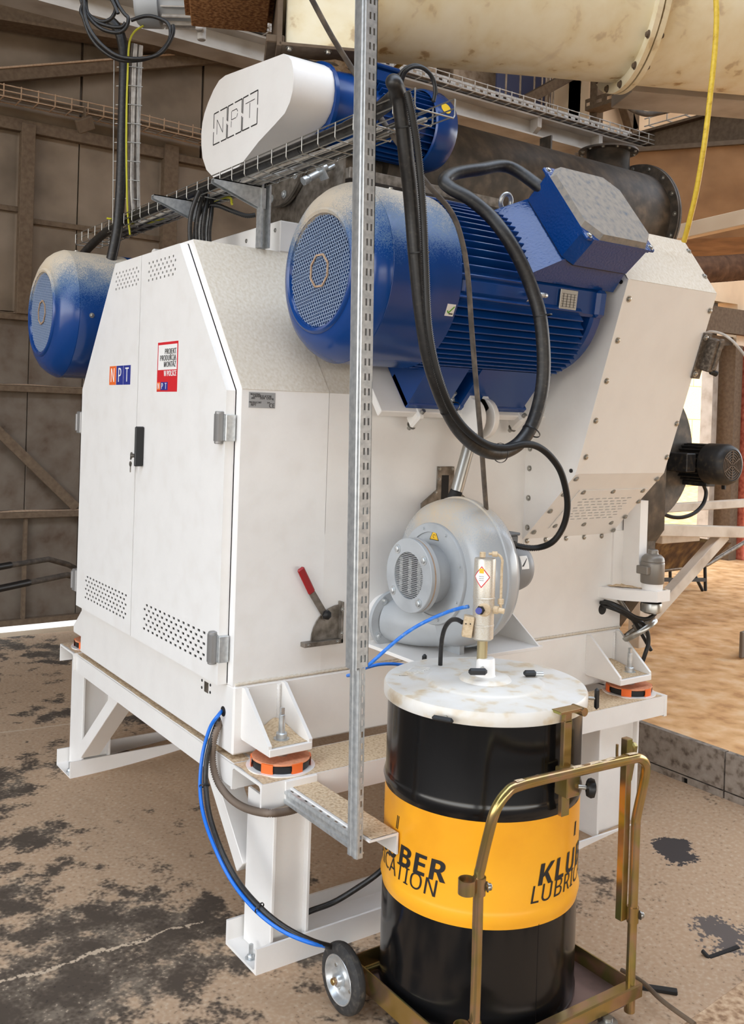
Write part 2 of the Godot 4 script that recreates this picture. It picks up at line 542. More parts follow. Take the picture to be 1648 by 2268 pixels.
func floor_picture() -> ImageTexture:
	var w := 1280; var hh := 2048
	var mk := func(fr: float, sd: int, oc: int) -> PackedByteArray:
		var n := FastNoiseLite.new()
		n.noise_type = FastNoiseLite.TYPE_SIMPLEX_SMOOTH
		n.frequency = fr; n.seed = sd; n.fractal_octaves = oc; n.fractal_gain = 0.6
		return n.get_image(w, hh, false, false, true).get_data()
	var a: PackedByteArray = mk.call(0.004, 5, 8)
	var b: PackedByteArray = mk.call(0.018, 9, 6)
	var c: PackedByteArray = mk.call(0.16, 12, 3)
	var out := PackedByteArray()
	out.resize(w * hh * 3)
	var dark := Vector3(76, 64, 52); var grey := Vector3(122, 108, 92); var tan := Vector3(178, 148, 118); var pale := Vector3(196, 174, 148)
	for j in hh:
		var z := lerpf(-7.3, 0.0, float(j) / hh)
		for i in w:
			var x := lerpf(-0.93, 3.63, float(i) / w)
			var k := j * w + i
			var na := a[k] / 255.0; var nb := b[k] / 255.0; var nc := c[k] / 255.0
			# sawdust lies where it has drifted: round the frame and along the step, thin towards the open lane
			var drift := clampf((x - 1.05) * 0.55, -0.32, 0.75) + 0.55 * exp(-pow((x - 1.7) / 0.9, 2.0) - pow((z + 3.9) / 0.8, 2.0)) - 0.25 * smoothstep(-5.2, -6.6, z)
			var s := drift + (na - 0.5) * 1.5 + (nb - 0.5) * 1.15 + (nc - 0.5) * 0.45
			var m := smoothstep(0.02, 0.42, s)
			var q := clampf((nb - 0.34) * 2.4 + (nc - 0.5) * 1.3, 0.0, 1.0)
			var col := dark.lerp(grey, q).lerp(tan.lerp(pale, clampf((nc - 0.4) * 1.4, 0.0, 1.0)), m)
			if nc > 0.78 and nb > 0.46: col = col.lerp(pale, 0.75)
			if nc < 0.19: col = col * 0.74
			# two oil stains by the step
			var o1 := Vector2((x - 3.12) / 0.10 + (nb - 0.5) * 1.6, (z + 2.29) / 0.09 + (na - 0.5) * 1.6).length() + (nc - 0.5) * 0.5
			var o2 := Vector2((x - 2.84) / 0.09 + (nb - 0.5) * 2.0, (z + 1.88) / 0.08 + (na - 0.5) * 2.0).length() + (nc - 0.5) * 1.1
			if o1 < 1.0: col = Vector3(64, 57, 54)
			elif o2 < 1.0: col = Vector3(98, 88, 82)
			# joints in the slab, silted up
			var c1 := absf(z + 2.92 - (x - 1.0) * 0.06 - (na - 0.5) * 0.10 - (nb - 0.5) * 0.03)
			var c2 := absf(z + 5.2 - (x - 1.3) * 0.13 - (na - 0.5) * 0.05)
			if c1 < 0.006 + 0.010 * (nb - 0.3) and x < 1.42: col = pale if nc > 0.34 else dark
			elif c2 < 0.008 and x < 1.9: col = pale
			out[k * 3] = int(col.x); out[k * 3 + 1] = int(col.y); out[k * 3 + 2] = int(col.z)
	return ImageTexture.create_from_image(Image.create_from_data(w, hh, false, Image.FORMAT_RGB8, out))


func setting() -> void:
	var b := B.new()
	var fm := mat(Color.WHITE, 0.93)
	fm.albedo_texture = floor_picture()
	fm.heightmap_enabled = true; fm.heightmap_scale = 0.5
	fm.heightmap_texture = noise_tex([0.0, Color.BLACK, 1.0, Color.WHITE], 0.05, 77, 512, 5)
	b.field(-0.93, 3.63, 114, -7.3, 0.0, 182, floor_y)
	struct("floor", b, fm)
	b = B.new()
	b.bx(-9, 3.63, -0.3, -0.004, -7.3, 8)
	struct("floor", b, M.concrete)
	# raised floor beyond the pit edge
	b = B.new()
	b.bx(3.66, 16, -0.3, 0.332, -7.2, 8)
	struct("floor", b, M.far_floor)
	var pit := B.new()
	pit.bx(3.645, 3.66, -0.3, 0.33, -7.2, 4)
	var edge := struct("trim_1", pit, M.dark)
	var zs := [-6.6, -5.1, -3.9, -3.05, -2.44, -1.5, -0.3, 1.5]
	for k in zs.size() - 1:
		for r in 2:
			var s := B.new()
			var y0 := 0.0 if r == 0 else 0.171; var y1 := 0.165 if r == 0 else 0.335
			var z0: float = zs[k] + 0.004; var z1: float = zs[k + 1] - 0.004
			var hol := []
			if r == 0: hol.append(Rect2(-(z0 * 0.3 + z1 * 0.7), 0.128, 0.03, 0.03))
			var xf := Transform3D(Basis(Vector3(0, 0, -1), Vector3.UP, Vector3(1, 0, 0)), Vector3(3.625, 0, 0))
			s.perf(poly([-z1, y0, -z0, y0, -z0, y1, -z1, y1]), hol, 0.03, xf)
			obj("concrete_slab", s, M.concrete, edge)
	# gate wall along the machine: steel plates below, ribbed panels above
	var zw := -7.31
	b = B.new()
	b.bx(-9, 7.0, 3.79, 6.2, zw - 0.2, zw - 0.02)
	var wl := struct("wall_back", b, M.sheet)
	b = B.new()
	b.bx(-9, 7.0, 0.086, 3.8, zw - 0.12, zw - 0.03)
	obj("gate_core", b, M.sheet, wl)
	var xs := [-1.0, 0.4, 1.15, 1.98, 2.39, 3.1, 4.2, 5.6, 7.0]
	var ys := [0.095, 0.93, 1.87, 2.39]
	for i in xs.size() - 1:
		for j in 3:
			var p := B.new()
			p.bx(xs[i] + 0.003, xs[i + 1] - 0.003, ys[j] + 0.01, ys[j + 1], zw - 0.03, zw - 0.012 - 0.004 * ((i + j) % 2), 0.002)
			obj("plate", p, M.sheet, wl)
	for y in [0.93, 1.87, 2.40]:
		var p := B.new()
		p.bx(-2, 7.0, y - 0.045, y + 0.002, zw - 0.02, zw + 0.05, 0.004)
		var rl := obj("rail", p, M.girder, wl)
		p = B.new()
		p.field(-1.0, 4.5, 110, zw - 0.015, zw + 0.05, 5, func(x, z): return y + 0.002 + 0.02 * (0.4 + 0.6 * absf(sin(x * 7.0) * sin(x * 2.3 + 1.0))) * clampf(1.0 - absf(z - zw - 0.015) / 0.04, 0.15, 1.0))
		stuff(obj("sawdust", p, M.rail_dust, rl))
	var p2 := B.new()
	p2.bar(Vector3(1.0, 2.28, zw + 0.02), Vector3(2.36, 0.95, zw + 0.02), 0.07, 0.03, Vector3.BACK)
	p2.bar(Vector3(2.40, 0.9, zw + 0.02), Vector3(3.3, 0.12, zw + 0.02), 0.07, 0.03, Vector3.BACK)
	obj("diagonal_brace", p2, M.girder, wl)
	for x in [1.985, 3.4]:
		p2 = B.new()
		p2.bx(x - 0.012, x + 0.012, 0.1, 0.89, zw - 0.01, zw + 0.03)
		obj("rib", p2, M.girder, wl)
	p2 = B.new()
	p2.bx(-2, 7.0, 0.086, 0.13, zw - 0.05, zw + 0.04)
	obj("bottom_rail", p2, M.girder, wl)
	# ribbed panels in a frame
	for sp in [[-1.5, 1.36, 2.42, 3.79], [1.42, 1.86, 2.42, 3.79], [1.96, 2.30, 2.42, 3.74], [2.31, 2.97, 2.42, 3.74], [3.09, 4.6, 2.42, 3.74], [4.62, 6.9, 2.42, 3.74], [-1.5, 2.30, 3.80, 6.1], [2.32, 3.30, 3.80, 6.1], [3.32, 4.6, 3.80, 6.1], [4.62, 6.9, 3.8, 6.1]]:
		p2 = B.new()
		var prof := PackedVector2Array()
		var n := int((sp[1] - sp[0]) / 0.018)
		for k in n + 1: prof.append(Vector2(lerpf(sp[0], sp[1], float(k) / n), 0.006 if k % 2 == 0 else 0.0))
		prof.append(Vector2(sp[1], -0.02)); prof.append(Vector2(sp[0], -0.02))
		p2.prism(prof, sp[2], sp[3], Transform3D(Basis(Vector3.RIGHT, Vector3.BACK, Vector3.UP), Vector3(0, 0, zw)), false)
		obj("ribbed_panel", p2, M.corrugated, wl)
	for c in [[1.86, 1.96, 2.40, 3.80], [2.97, 3.09, 2.40, 3.86]]:
		p2 = B.new()
		p2.bx(c[0], c[1], c[2], c[3], zw - 0.02, zw + 0.08, 0.004)
		obj("post", p2, M.girder, wl)
	p2 = B.new()
	p2.bx(-2, 3.0, 3.74, 3.83, zw - 0.02, zw + 0.06, 0.003)
	p2.bx(3.05, 7.0, 3.74, 3.80, zw - 0.02, zw + 0.06, 0.003)
	p2.bx(1.96, 3.0, 3.08, 3.12, zw - 0.02, zw + 0.03, 0.003)
	p2.bx(-2, 1.86, 3.15, 3.19, zw - 0.02, zw + 0.03, 0.003)
	obj("lintel", p2, M.girder, wl)
	# other walls, roof; the gates behind and to the left of the camera stand open
	b = B.new()
	b.bx(-9.2, -9.0, 5.6, 6.4, -7.5, 8); b.bx(-9.2, -9.0, -0.3, 5.6, -7.5, -6.8); b.bx(-9.2, -9.0, -0.3, 5.6, 7.4, 8)
	struct("wall_left", b, M.roof)
	b = B.new()
	b.bx(-9, 16, 2.8, 6.4, 8, 8.2); b.bx(-9, -8, -0.3, 2.8, 8, 8.2); b.bx(6, 16, -0.3, 2.8, 8, 8.2)
	struct("wall_front", b, M.roof)
	b = B.new()
	b.bx(16, 16.2, 5.4, 6.4, -7.5, 8.2); b.bx(16, 16.2, -0.3, 5.4, -7.5, -5.6); b.bx(16, 16.2, -0.3, 5.4, 7, 8.2)
	struct("wall_right", b, M.roof)
	b = B.new()
	b.bx(-9.2, 16.2, 6.2, 6.4, -7.6, -2.6); b.bx(-9.2, 16.2, 6.2, 6.4, 0.2, 8.2)
	for k in 7: b.bx(-9.2 + 4.2 * k, -9.0 + 4.2 * k, 6.2, 6.4, -2.6, 0.2)
	struct("ceiling", b, M.roof)
	# wall with the far doorway
	b = B.new()
	b.bx(6.6, 7.3, 0.0, 6.2, -6.35, -6.1)
	b.bx(9.0, 16, 0.0, 6.2, -6.35, -6.1)
	b.bx(7.3, 9.0, 3.05, 6.2, -6.35, -6.1)
	b.bx(6.6, 6.8, 0.0, 6.2, -7.4, -6.2)
	var wr := struct("wall_far", b, M.cream)
	b = B.new()
	b.bx(7.3, 9.0, 2.56, 2.7, -6.3, -6.14); b.bx(6.5, 9.8, 2.72, 2.98, -6.1, -6.02); b.bx(7.2, 7.3, 0.3, 2.6, -6.3, -6.05); b.bx(8.85, 8.98, 0.3, 2.6, -6.2, -6.0)
	obj("door_frame", b, M.girder, wr)
	for k in 3:
		b = B.new()
		b.bx(7.32 + k * 0.5, 7.8 + k * 0.5, 2.7, 3.05, -6.27, -6.2)
		obj("panel", b, M.sheet, wr)
	b = B.new()
	b.bx(8.76, 8.85, 0.3, 2.55, -6.34, -6.2)
	obj("door_post", b, M.pale_beam, wr)
	b = B.new()
	b.bx(9.02, 9.9, 0.33, 2.6, -6.1, -5.95, 0.01)
	tag(obj("container", b, M.brick_red), "tall faded red steel container side beside the far doorway", "container")
	# outdoors
	b = B.new()
	b.bx(-40, 60, -0.4, -0.01, -40, -7.5)
	struct("floor", b, M.ground)
	b = B.new()
	b.bx(5.0, 26.0, -0.01, 0.33, -14, -6.36)
	struct("floor", b, M.far_floor)
	var ow := B.new()
	ow.bx(4.0, 26, 0.0, 6.2, -14.2, -14.0)
	var osb := struct("wall_outside", ow, M.osb)
	for r in 6:
		for k in 7:
			var s := B.new()
			var x0 := 9.0 + k * 1.55 + (0.7 if r % 2 else 0.0)
			s.bx(x0 + 0.008, x0 + 1.542, 0.34 + r * 0.78, 0.34 + r * 0.78 + 0.77, -14.0, -13.97, 0.004)
			obj("board", s, M.osb, osb)
			for e in 2:
				s = B.new()
				s.cyl(Vector3(x0 + 0.35 + 0.8 * e, 0.34 + r * 0.78, -13.97), Vector3(x0 + 0.35 + 0.8 * e, 0.34 + r * 0.78, -13.96), 0.06, 12)
				obj("fixing", s, M.white_print, osb)


func slots(x0: float, x1: float, y0: float, y1: float, nx: int, rows: int, w: float, h: float, stag := 0.5) -> Array:
	var out := []
	var px := (x1 - x0 - w) / (nx - 1 + (stag if stag > 0 else 0.0)); var py := (y1 - y0 - h) / (rows - 1)
	for r in rows:
		for k in nx:
			out.append(Rect2(x0 + px * (k + (stag if r % 2 else 0.0)), y0 + py * r, w, h))
	return out


func mirror_z(a: Array) -> Array:
	var o := []
	for v: Vector3 in a: o.append(Vector3(v.x, v.y, -7.13 - v.z))
	return o


func machine() -> void:
	frame()
	var t := thing("pellet_machine", "large white pellet machine with two cabinet doors, sloped dusty shoulders and perforated vents", "machine", Vector3(2.4, 0.597, -3.565))
	t.set_meta("kindname", "pellet_machine")
	var b := B.new()
	b.bx(1.441, 3.343, 0.6, 0.826, -4.335, -2.791, 0.006)
	obj("base", b, M.white, t)
	# weld seam along the top of the base
	b = B.new()
	b.tube(PackedVector3Array([Vector3(1.45, 0.832, -2.797), Vector3(2.4, 0.833, -2.797), Vector3(3.34, 0.832, -2.797)]), 0.006, 8, 0.0015, 0.02)
	stuff(obj("weld_seam", b, M.dusty_white, t))
	var sec := poly([-2.80, 0.826, -2.80, 1.805, -3.225, 2.352, -3.92, 2.352, -4.335, 1.805, -4.335, 0.826])
	var inn := poly([-2.8385, 0.828, -2.8385, 1.801, -3.2595, 2.341, -3.927, 2.341, -4.309, 1.811, -4.309, 0.828])
	b = B.new()
	b.rim(sec, inn, -0.34, 0.0, front(1.441))
	obj("door_frame", b, M.door, t)
	# housing: side, shoulder, roof, far side, end
	b = B.new()
	b.bx(1.78, 3.343, 0.83, 1.805, -2.83, -2.80)
	b.bx(1.78, 3.343, 0.83, 1.805, -4.335, -4.30)
	b.bx(3.30, 3.34, 0.83, 2.34, -4.30, -2.83)
	b.bx(1.76, 1.78, 0.83, 1.8, -4.30, -2.83)
	obj("side_panel", b, M.white, t)
	b = B.new()
	b.prism(poly([-2.80, 1.805, -3.225, 2.352, -3.26, 2.34, -2.84, 1.80]), -1.90, -0.34, front(1.441))
	b.prism(poly([-2.7985, 1.806, -3.2235, 2.353, -3.225, 2.352, -2.80, 1.805]), -0.34, -0.001, front(1.441))
	obj("shoulder_panel", b, M.dusty_white, t, "white sloped panel under a film of sawdust")
	b = B.new()
	b.prism(poly([-4.335, 1.805, -3.92, 2.352, -3.9, 2.34, -4.30, 1.80]), -1.90, -0.34, front(1.441))
	obj("shoulder_panel", b, M.dusty_white, t)
	b = B.new()
	b.bx(1.445, 3.34, 2.345, 2.353, -3.92, -3.225)
	obj("roof_panel", b, M.white, t)
	# doors: pierced face plates with folded edges
	var dl := poly([-4.305, 0.825, -3.632, 0.825, -3.632, 2.338, -3.925, 2.338, -4.305, 1.81])
	var dr := poly([-3.626, 0.825, -2.842, 0.825, -2.842, 1.80, -3.262, 2.338, -3.626, 2.338])
	var hl := slots(-3.915, -3.655, 2.224, 2.298, 7, 5, 0.012, 0.009) + slots(-4.19, -3.68, 0.878, 0.98, 13, 6, 0.021, 0.0085)
	var hr := slots(-3.555, -3.29, 2.226, 2.302, 7, 5, 0.012, 0.009) + slots(-3.50, -2.945, 0.878, 0.98, 13, 6, 0.021, 0.0085)
	for k in 2:
		b = B.new()
		var dp := dl if k == 0 else dr
		b.perf(dp, hl if k == 0 else hr, 0.003, front(1.409))
		var sm := PackedVector2Array()
		var ctr := Vector2.ZERO
		for v in dp: ctr += v / dp.size()
		for v in dp: sm.append(v + (ctr - v).normalized() * 0.012)
		b.rim(dp, sm, -0.03, 0.0, front(1.409))
		var d := obj("door", b, M.door, t)
		if k == 1:
			b = B.new()
			b.prism(poly([0, 0, 0.012, -0.004, 0.028, -0.004, 0.028, 0.004, 0, 0.004]), 1.505, 1.655, Transform3D(Basis(Vector3(-1, 0, 0), Vector3(0, 0, -1), Vector3(0, 1, 0)), Vector3(1.406, 0, -3.568)))
			b.bx(1.380, 1.406, 1.51, 1.64, -3.572, -3.556, 0.004)
			b.bx(1.370, 1.406, 1.505, 1.66, -3.556, -3.544, 0.004)
			obj("handle", b, M.black, d)
			b = B.new()
			b.cyl(Vector3(1.385, 1.545, -3.576), Vector3(1.379, 1.545, -3.598), 0.008, 12)
			for f in [[1.545, -3.604, 0.013], [1.532, -3.61, 0.006]]:
				b.cyl(Vector3(1.381, f[0], f[1]), Vector3(1.378, f[0], f[1]), f[2], 14)
			b.cyl(Vector3(1.381, 1.511, -3.612), Vector3(1.378, 1.511, -3.612), 0.011, 14)
			b.bx(1.378, 1.381, 1.478, 1.511, -3.615, -3.608)
			obj("keys", b, M.steel, d)
	# stickers
	var fx := front(1.4055)
	for k in 3:
		b = B.new()
		b.bx(1.4052, 1.406, 1.826, 1.905, -3.954 + k * 0.082, -3.876 + k * 0.082)
		obj("logo_tile", b, [M.orange_print, M.blue_print, M.blue_print][k], t)
		text("NPT"[k], 0.058, fx, Vector2(-3.915 + k * 0.082, 1.866), M.white_print, t, "letter", false, 0.95)
	b = B.new(); b.bx(1.4054, 1.406, 1.796, 1.982, -3.434, -3.244); obj("sticker", b, M.red_print, t, "red and white maker's sticker")
	b = B.new(); b.bx(1.4050, 1.4056, 1.878, 1.972, -3.426, -3.252); obj("sticker_field", b, M.white_print, t)
	for k in 3: text(["PROJEKT", "PRODUKCJA", "MONTAŻ"][k], 0.02, front(1.4045), Vector2(-3.258, 1.946 - k * 0.024), M.black_print, t, "lettering", false, 1.0, HORIZONTAL_ALIGNMENT_RIGHT)
	text("W POLSCE", 0.02, front(1.405), Vector2(-3.252, 1.864), M.white_print, t, "lettering", true, 0.86, HORIZONTAL_ALIGNMENT_RIGHT)
	for k in 3:
		b = B.new(); b.bx(1.4046, 1.4054, 1.802, 1.832, -3.430 + k * 0.034, -3.398 + k * 0.034)
		obj("logo_tile", b, [M.orange_print, M.blue_print, M.blue_print][k], t)
		text("NPT"[k], 0.022, front(1.4045), Vector2(-3.414 + k * 0.034, 1.817), M.white_print, t, "letter")
	# hinges
	for h in [[1.676, -2.835], [0.945, -2.835], [1.658, -4.31], [0.935, -4.31]]:
		b = B.new()
		var rs: bool = h[1] > -3.5
		if rs:
			b.prism(PackedVector2Array([Vector2(-0.018, -0.012), Vector2(0.0, -0.02), Vector2(0.022, -0.014), Vector2(0.022, 0.012), Vector2(-0.018, 0.012)]), h[0] - 0.045, h[0] + 0.045, Transform3D(Basis(Vector3(0, 0, 1), Vector3(1, 0, 0), Vector3(0, 1, 0)), Vector3(1.397, 0, -2.868)))
			b.cyl(Vector3(1.396, h[0] - 0.054, -2.868), Vector3(1.396, h[0] + 0.054, -2.868), 0.015, 16, 0.002)
			obj("hinge", b, M.hinge, t)
			b = B.new()
			b.bx(1.40, 1.436, h[0] - 0.044, h[0] + 0.044, -2.846, -2.826, 0.002)
			obj("hinge_leaf", b, M.zinc, t)
		else:
			b.bx(1.40, 1.44, h[0] - 0.05, h[0] + 0.05, -4.36, -4.306, 0.004)
			b.bx(1.395, 1.41, h[0] - 0.04, h[0] + 0.04, -4.362, -4.344, 0.003)
			obj("hinge", b, M.hinge, t)
	# socket and hose hole on the front of the base
	b = B.new(); b.bx(1.4395, 1.4415, 0.757, 0.793, -3.012, -2.98, 0.0005); obj("socket", b, M.raw, t)
	for e in [[-3.032, 0.79], [-3.032, 0.765], [-2.965, 0.79], [-2.965, 0.765]]:
		b = B.new(); b.cyl(Vector3(1.442, e[1], e[0]), Vector3(1.4395, e[1], e[0]), 0.005, 10); obj("screw_hole", b, M.dark, t)
	b = B.new(); b.cyl(Vector3(1.442, 0.728, -2.862), Vector3(1.4393, 0.728, -2.862), 0.017, 18); obj("hose_hole", b, M.dark, t)
	# nameplate
	b = B.new(); b.bx(1.467, 1.566, 1.745, 1.797, -2.8002, -2.7988); obj("nameplate", b, M.plate, t, "silver rating plate")
	for e in [[1.49, 1.79, 0.006, "MASZYNA"], [1.516, 1.784, 0.008, "GRANULATOR"], [1.482, 1.777, 0.006, "400"], [1.516, 1.777, 0.006, "2024"], [1.545, 1.777, 0.006, "1250 kg"], [1.49, 1.763, 0.006, "PRODUCENT"], [1.54, 1.763, 0.005, "TYP"], [1.484, 1.755, 0.008, "NPT"], [1.553, 1.754, 0.014, "CE"]]:
		text(e[3], e[2], side(-2.7986), Vector2(e[0], e[1]), M.black_print, t)
	# damper quadrant with red lever
	b = B.new()
	var qd := PackedVector2Array([Vector2(1.851, 0.945), Vector2(1.725, 0.945)])
	for k in 9: qd.append(Vector2(1.851, 0.945) + Vector2(-cos(PI / 2 * k / 8), sin(PI / 2 * k / 8)) * Vector2(0.118, 0.118))
	b.prism(qd, -2.797, -2.792)
	b.bx(1.695, 1.853, 0.93, 0.946, -2.80, -2.772, 0.001); b.bx(1.845, 1.853, 0.93, 1.075, -2.80, -2.772, 0.001)
	var quad := obj("damper_quadrant", b, M.raw, t)
	b = B.new()
	b.bar(Vector3(1.79, 1.02, -2.783), Vector3(1.714, 1.126, -2.776), 0.024, 0.005, Vector3.BACK)
	obj("damper_lever", b, M.raw, t)
	b = B.new(); b.bar(Vector3(1.721, 1.116, -2.776), Vector3(1.668, 1.206, -2.772), 0.027, 0.014, Vector3.BACK, 0.005); obj("lever_grip", b, M.red, t, "red lever grip")
	b = B.new(); b.lathe([Vector2(0.017, 0), Vector2(0.017, 0.012), Vector2(0.010, 0.018), Vector2(0, 0.018)], B.along(Vector3(1.784, 1.035, -2.783), Vector3(1.784, 1.035, -2.7)), 7); obj("star_knob", b, M.black, t)
	for e in [[1.711, 0.938], [1.83, 0.938], [1.846, 0.965], [1.846, 1.05]]:
		b = B.new(); b.bolt(Vector3(e[0], e[1], -2.772), Vector3.BACK, 0.005, 0.004); obj("bolt", b, M.steel, quad)
	guard(t)
	# raised box on the roof
	b = B.new(); b.bx(1.80, 3.1, 2.353, 2.474, -3.9, -3.222, 0.004); obj("roof_box", b, M.white, t)
	for e in [[-3.26, 2.44], [-3.5, 2.43]]:
		b = B.new(); b.bolt(Vector3(1.80, e[1], e[0]), Vector3.LEFT, 0.006, 0.004); obj("bolt", b, M.steel, t)
	b = B.new(); b.cyl(Vector3(1.79, 2.353, -3.4), Vector3(1.79, 2.385, -3.4), 0.006, 10); obj("stud", b, M.steel, t)
	b = B.new()
	b.cyl(Vector3(1.50, 2.37, -3.75), Vector3(1.62, 2.37, -3.75), 0.022, 18, 0.004); b.bx(1.52, 1.66, 2.352, 2.366, -3.79, -3.71, 0.003)
	obj("sight_glass", b, M.pale_beam, t)
	# corner brackets on the jacking feet
	for e in [[1.471, 1.632], [3.120, 3.320]]:
		for s in 2:
			b = B.new()
			var zn := -2.791; var zf := -2.60
			for xx in [e[0], e[1] - 0.012]:
				var pr := poly([-2.792, 0.822, -2.772, 0.822, -2.602, 0.682, -2.602, 0.655, -2.792, 0.655])
				b.prism(pr, -0.012, 0.0, Transform3D(Basis(Vector3(0, 0, 1), Vector3.UP, Vector3(-1, 0, 0)), Vector3(xx, 0, 0)))
			b.bx(e[0] + 0.002, e[1] - 0.002, 0.648, 0.672, zn, zf + 0.002, 0.002)
			if s == 1:
				b.mirror(2, -3.565)
			obj("foot_bracket", b, M.white, t)
			b = B.new()
			b.field(e[0] + 0.013, e[1] - 0.013, 14, -2.79, -2.61, 14, func(x, z): return 0.673 + 0.03 * smoothstep(-2.64, -2.79, z) * (0.6 + 0.4 * sin(x * 60.0)))
			if s == 1:
				b.mirror(2, -3.565)
			stuff(obj("sawdust", b, M.dust, t))
	for e in [[1.485, -2.79], [1.618, -2.79], [3.133, -2.79], [3.306, -2.79]]:
		b = B.new()
		for sx in [-0.008, 0.008]: b.tube(PackedVector3Array([Vector3(e[0] + sx, 0.66, e[1]), Vector3(e[0] + sx, 0.815, e[1])]), 0.007, 8, 0.002, 0.012)
		stuff(obj("weld_seam", b, M.white, t))
	mounts()


func guard(t: Node3D) -> void:
	var b := B.new()
	var x0 := 2.733; var x1 := 3.262
	var o := poly([-2.80, 1.25, -2.529, 1.535, -2.307, 2.258, -2.469, 2.485, -2.85, 2.487, -2.80, 1.8])
	# left and right cheeks
	b.prism(o, -0.004, 0.0, Transform3D(Basis(Vector3(0, 0, 1), Vector3.UP, Vector3(-1, 0, 0)), Vector3(x0, 0, 0)))
	var g := obj("belt_guard", b, M.white, t, "white belt guard")
	b = B.new()
	b.prism(o, -0.004, 0.0, Transform3D(Basis(Vector3(0, 0, 1), Vector3.UP, Vector3(-1, 0, 0)), Vector3(x1 - 0.004, 0, 0)))
	obj("guard_cheek", b, M.white, g)
	var e := [Vector2(-2.80, 1.25), Vector2(-2.529, 1.535), Vector2(-2.307, 2.258), Vector2(-2.469, 2.485), Vector2(-2.85, 2.487)]
	for k in [1, 2, 3]:
		b = B.new()
		var p: Vector2 = e[k]; var r: Vector2 = e[k + 1]
		var c := Vector3((x0 + x1) / 2, 0, 0)
		b.bar(Vector3(c.x, p.y, p.x), Vector3(c.x, r.y, r.x), x1 - x0, 0.004, Vector3(0, (r - p).x, -(r - p).y).normalized())
		obj("guard_panel", b, M.dusty_white if k >= 2 else M.white, g)
	# folded lip along the left edge
	b = B.new()
	for k in 2:
		var p: Vector2 = e[k]; var r: Vector2 = e[k + 1]
		b.bar(Vector3(x0 + 0.004, p.y + 0.004, p.x + 0.004), Vector3(x0 + 0.004, r.y, r.x + 0.004), 0.014, 0.006, Vector3(0, (r - p).x, -(r - p).y).normalized())
	obj("edge_lip", b, M.white, g)
	b = B.new(); b.bx(x0 + 0.005, x1, 1.229, 1.258, -2.802, -2.796); obj("flange", b, M.white, g)
	# vent plate on the sloping underside
	var dn := (Vector3(0, 1.25, -2.80) - Vector3(0, 1.535, -2.529)).normalized()
	var nrm := Vector3.RIGHT.cross(dn); if nrm.z < 0: nrm = -nrm
	var xf := Transform3D(Basis(Vector3.RIGHT, -dn, nrm), Vector3(0, 1.25, -2.80) + nrm * 0.003)
	b = B.new()
	b.perf(poly([2.83, 0.068, 3.215, 0.068, 3.245, 0.30, 2.83, 0.30]), slots(2.87, 3.18, 0.12, 0.25, 8, 8, 0.026, 0.006, 0.35), 0.004, xf)
	obj("vent_plate", b, M.white, g)
	b = B.new(); b.perf(poly([x0, 0, x1, 0, x1, 0.3933, x0, 0.3933]), [Rect2(2.862, 0.11, 0.345, 0.15)], 0.003, Transform3D(xf.basis, Vector3(0, 1.25, -2.80) - nrm * 0.001)); obj("guard_panel", b, M.white, g)
	var bolts := []
	for q in [[2.855, 0.29], [3.03, 0.29], [3.215, 0.29], [2.85, 0.085], [3.02, 0.085], [3.19, 0.085], [2.752, 0.37], [2.752, 0.28], [2.752, 0.18], [2.755, 0.05], [3.245, 0.36], [3.25, 0.22], [3.25, 0.12], [3.25, 0.03]]:
		bolts.append([xf * Vector3(q[0], q[1], 0.003), nrm])
	for q in [2.753, 2.86, 2.98, 3.09, 3.2]: bolts.append([Vector3(q, 1.243, -2.796), Vector3.BACK])
	for q in [1.57, 1.71, 1.86, 2.01, 2.16]:
		var f: float = (q - 1.535) / 0.723
		bolts.append([Vector3(2.765, q + 0.03, lerpf(-2.529, -2.307, f) + 0.012), Vector3(0, -0.29, 0.956)])
		if q < 1.8 or q > 2.1: bolts.append([Vector3(3.248, q + 0.03, lerpf(-2.529, -2.307, f) + 0.012), Vector3(0, -0.29, 0.956)])
	for q in [[2.33, -2.355], [2.44, -2.434]]: bolts.append([Vector3(3.248, q[0], q[1]), Vector3(0, 0.58, 0.81)])
	for q in [1.30, 1.42, 1.54, 1.62]: bolts.append([Vector3(2.733, q, -2.775), Vector3.LEFT])
	for q in bolts:
		b = B.new(); b.bolt(q[0], q[1], 0.0085, 0.007); obj("bolt", b, M.steel, g)
	for q in [[1.545, -2.548], [2.25, -2.335]]:
		b = B.new(); b.cyl(Vector3(2.7315, q[0], q[1]), Vector3(2.7285, q[0], q[1]), 0.008, 12); obj("corner_hole", b, M.dark, g)


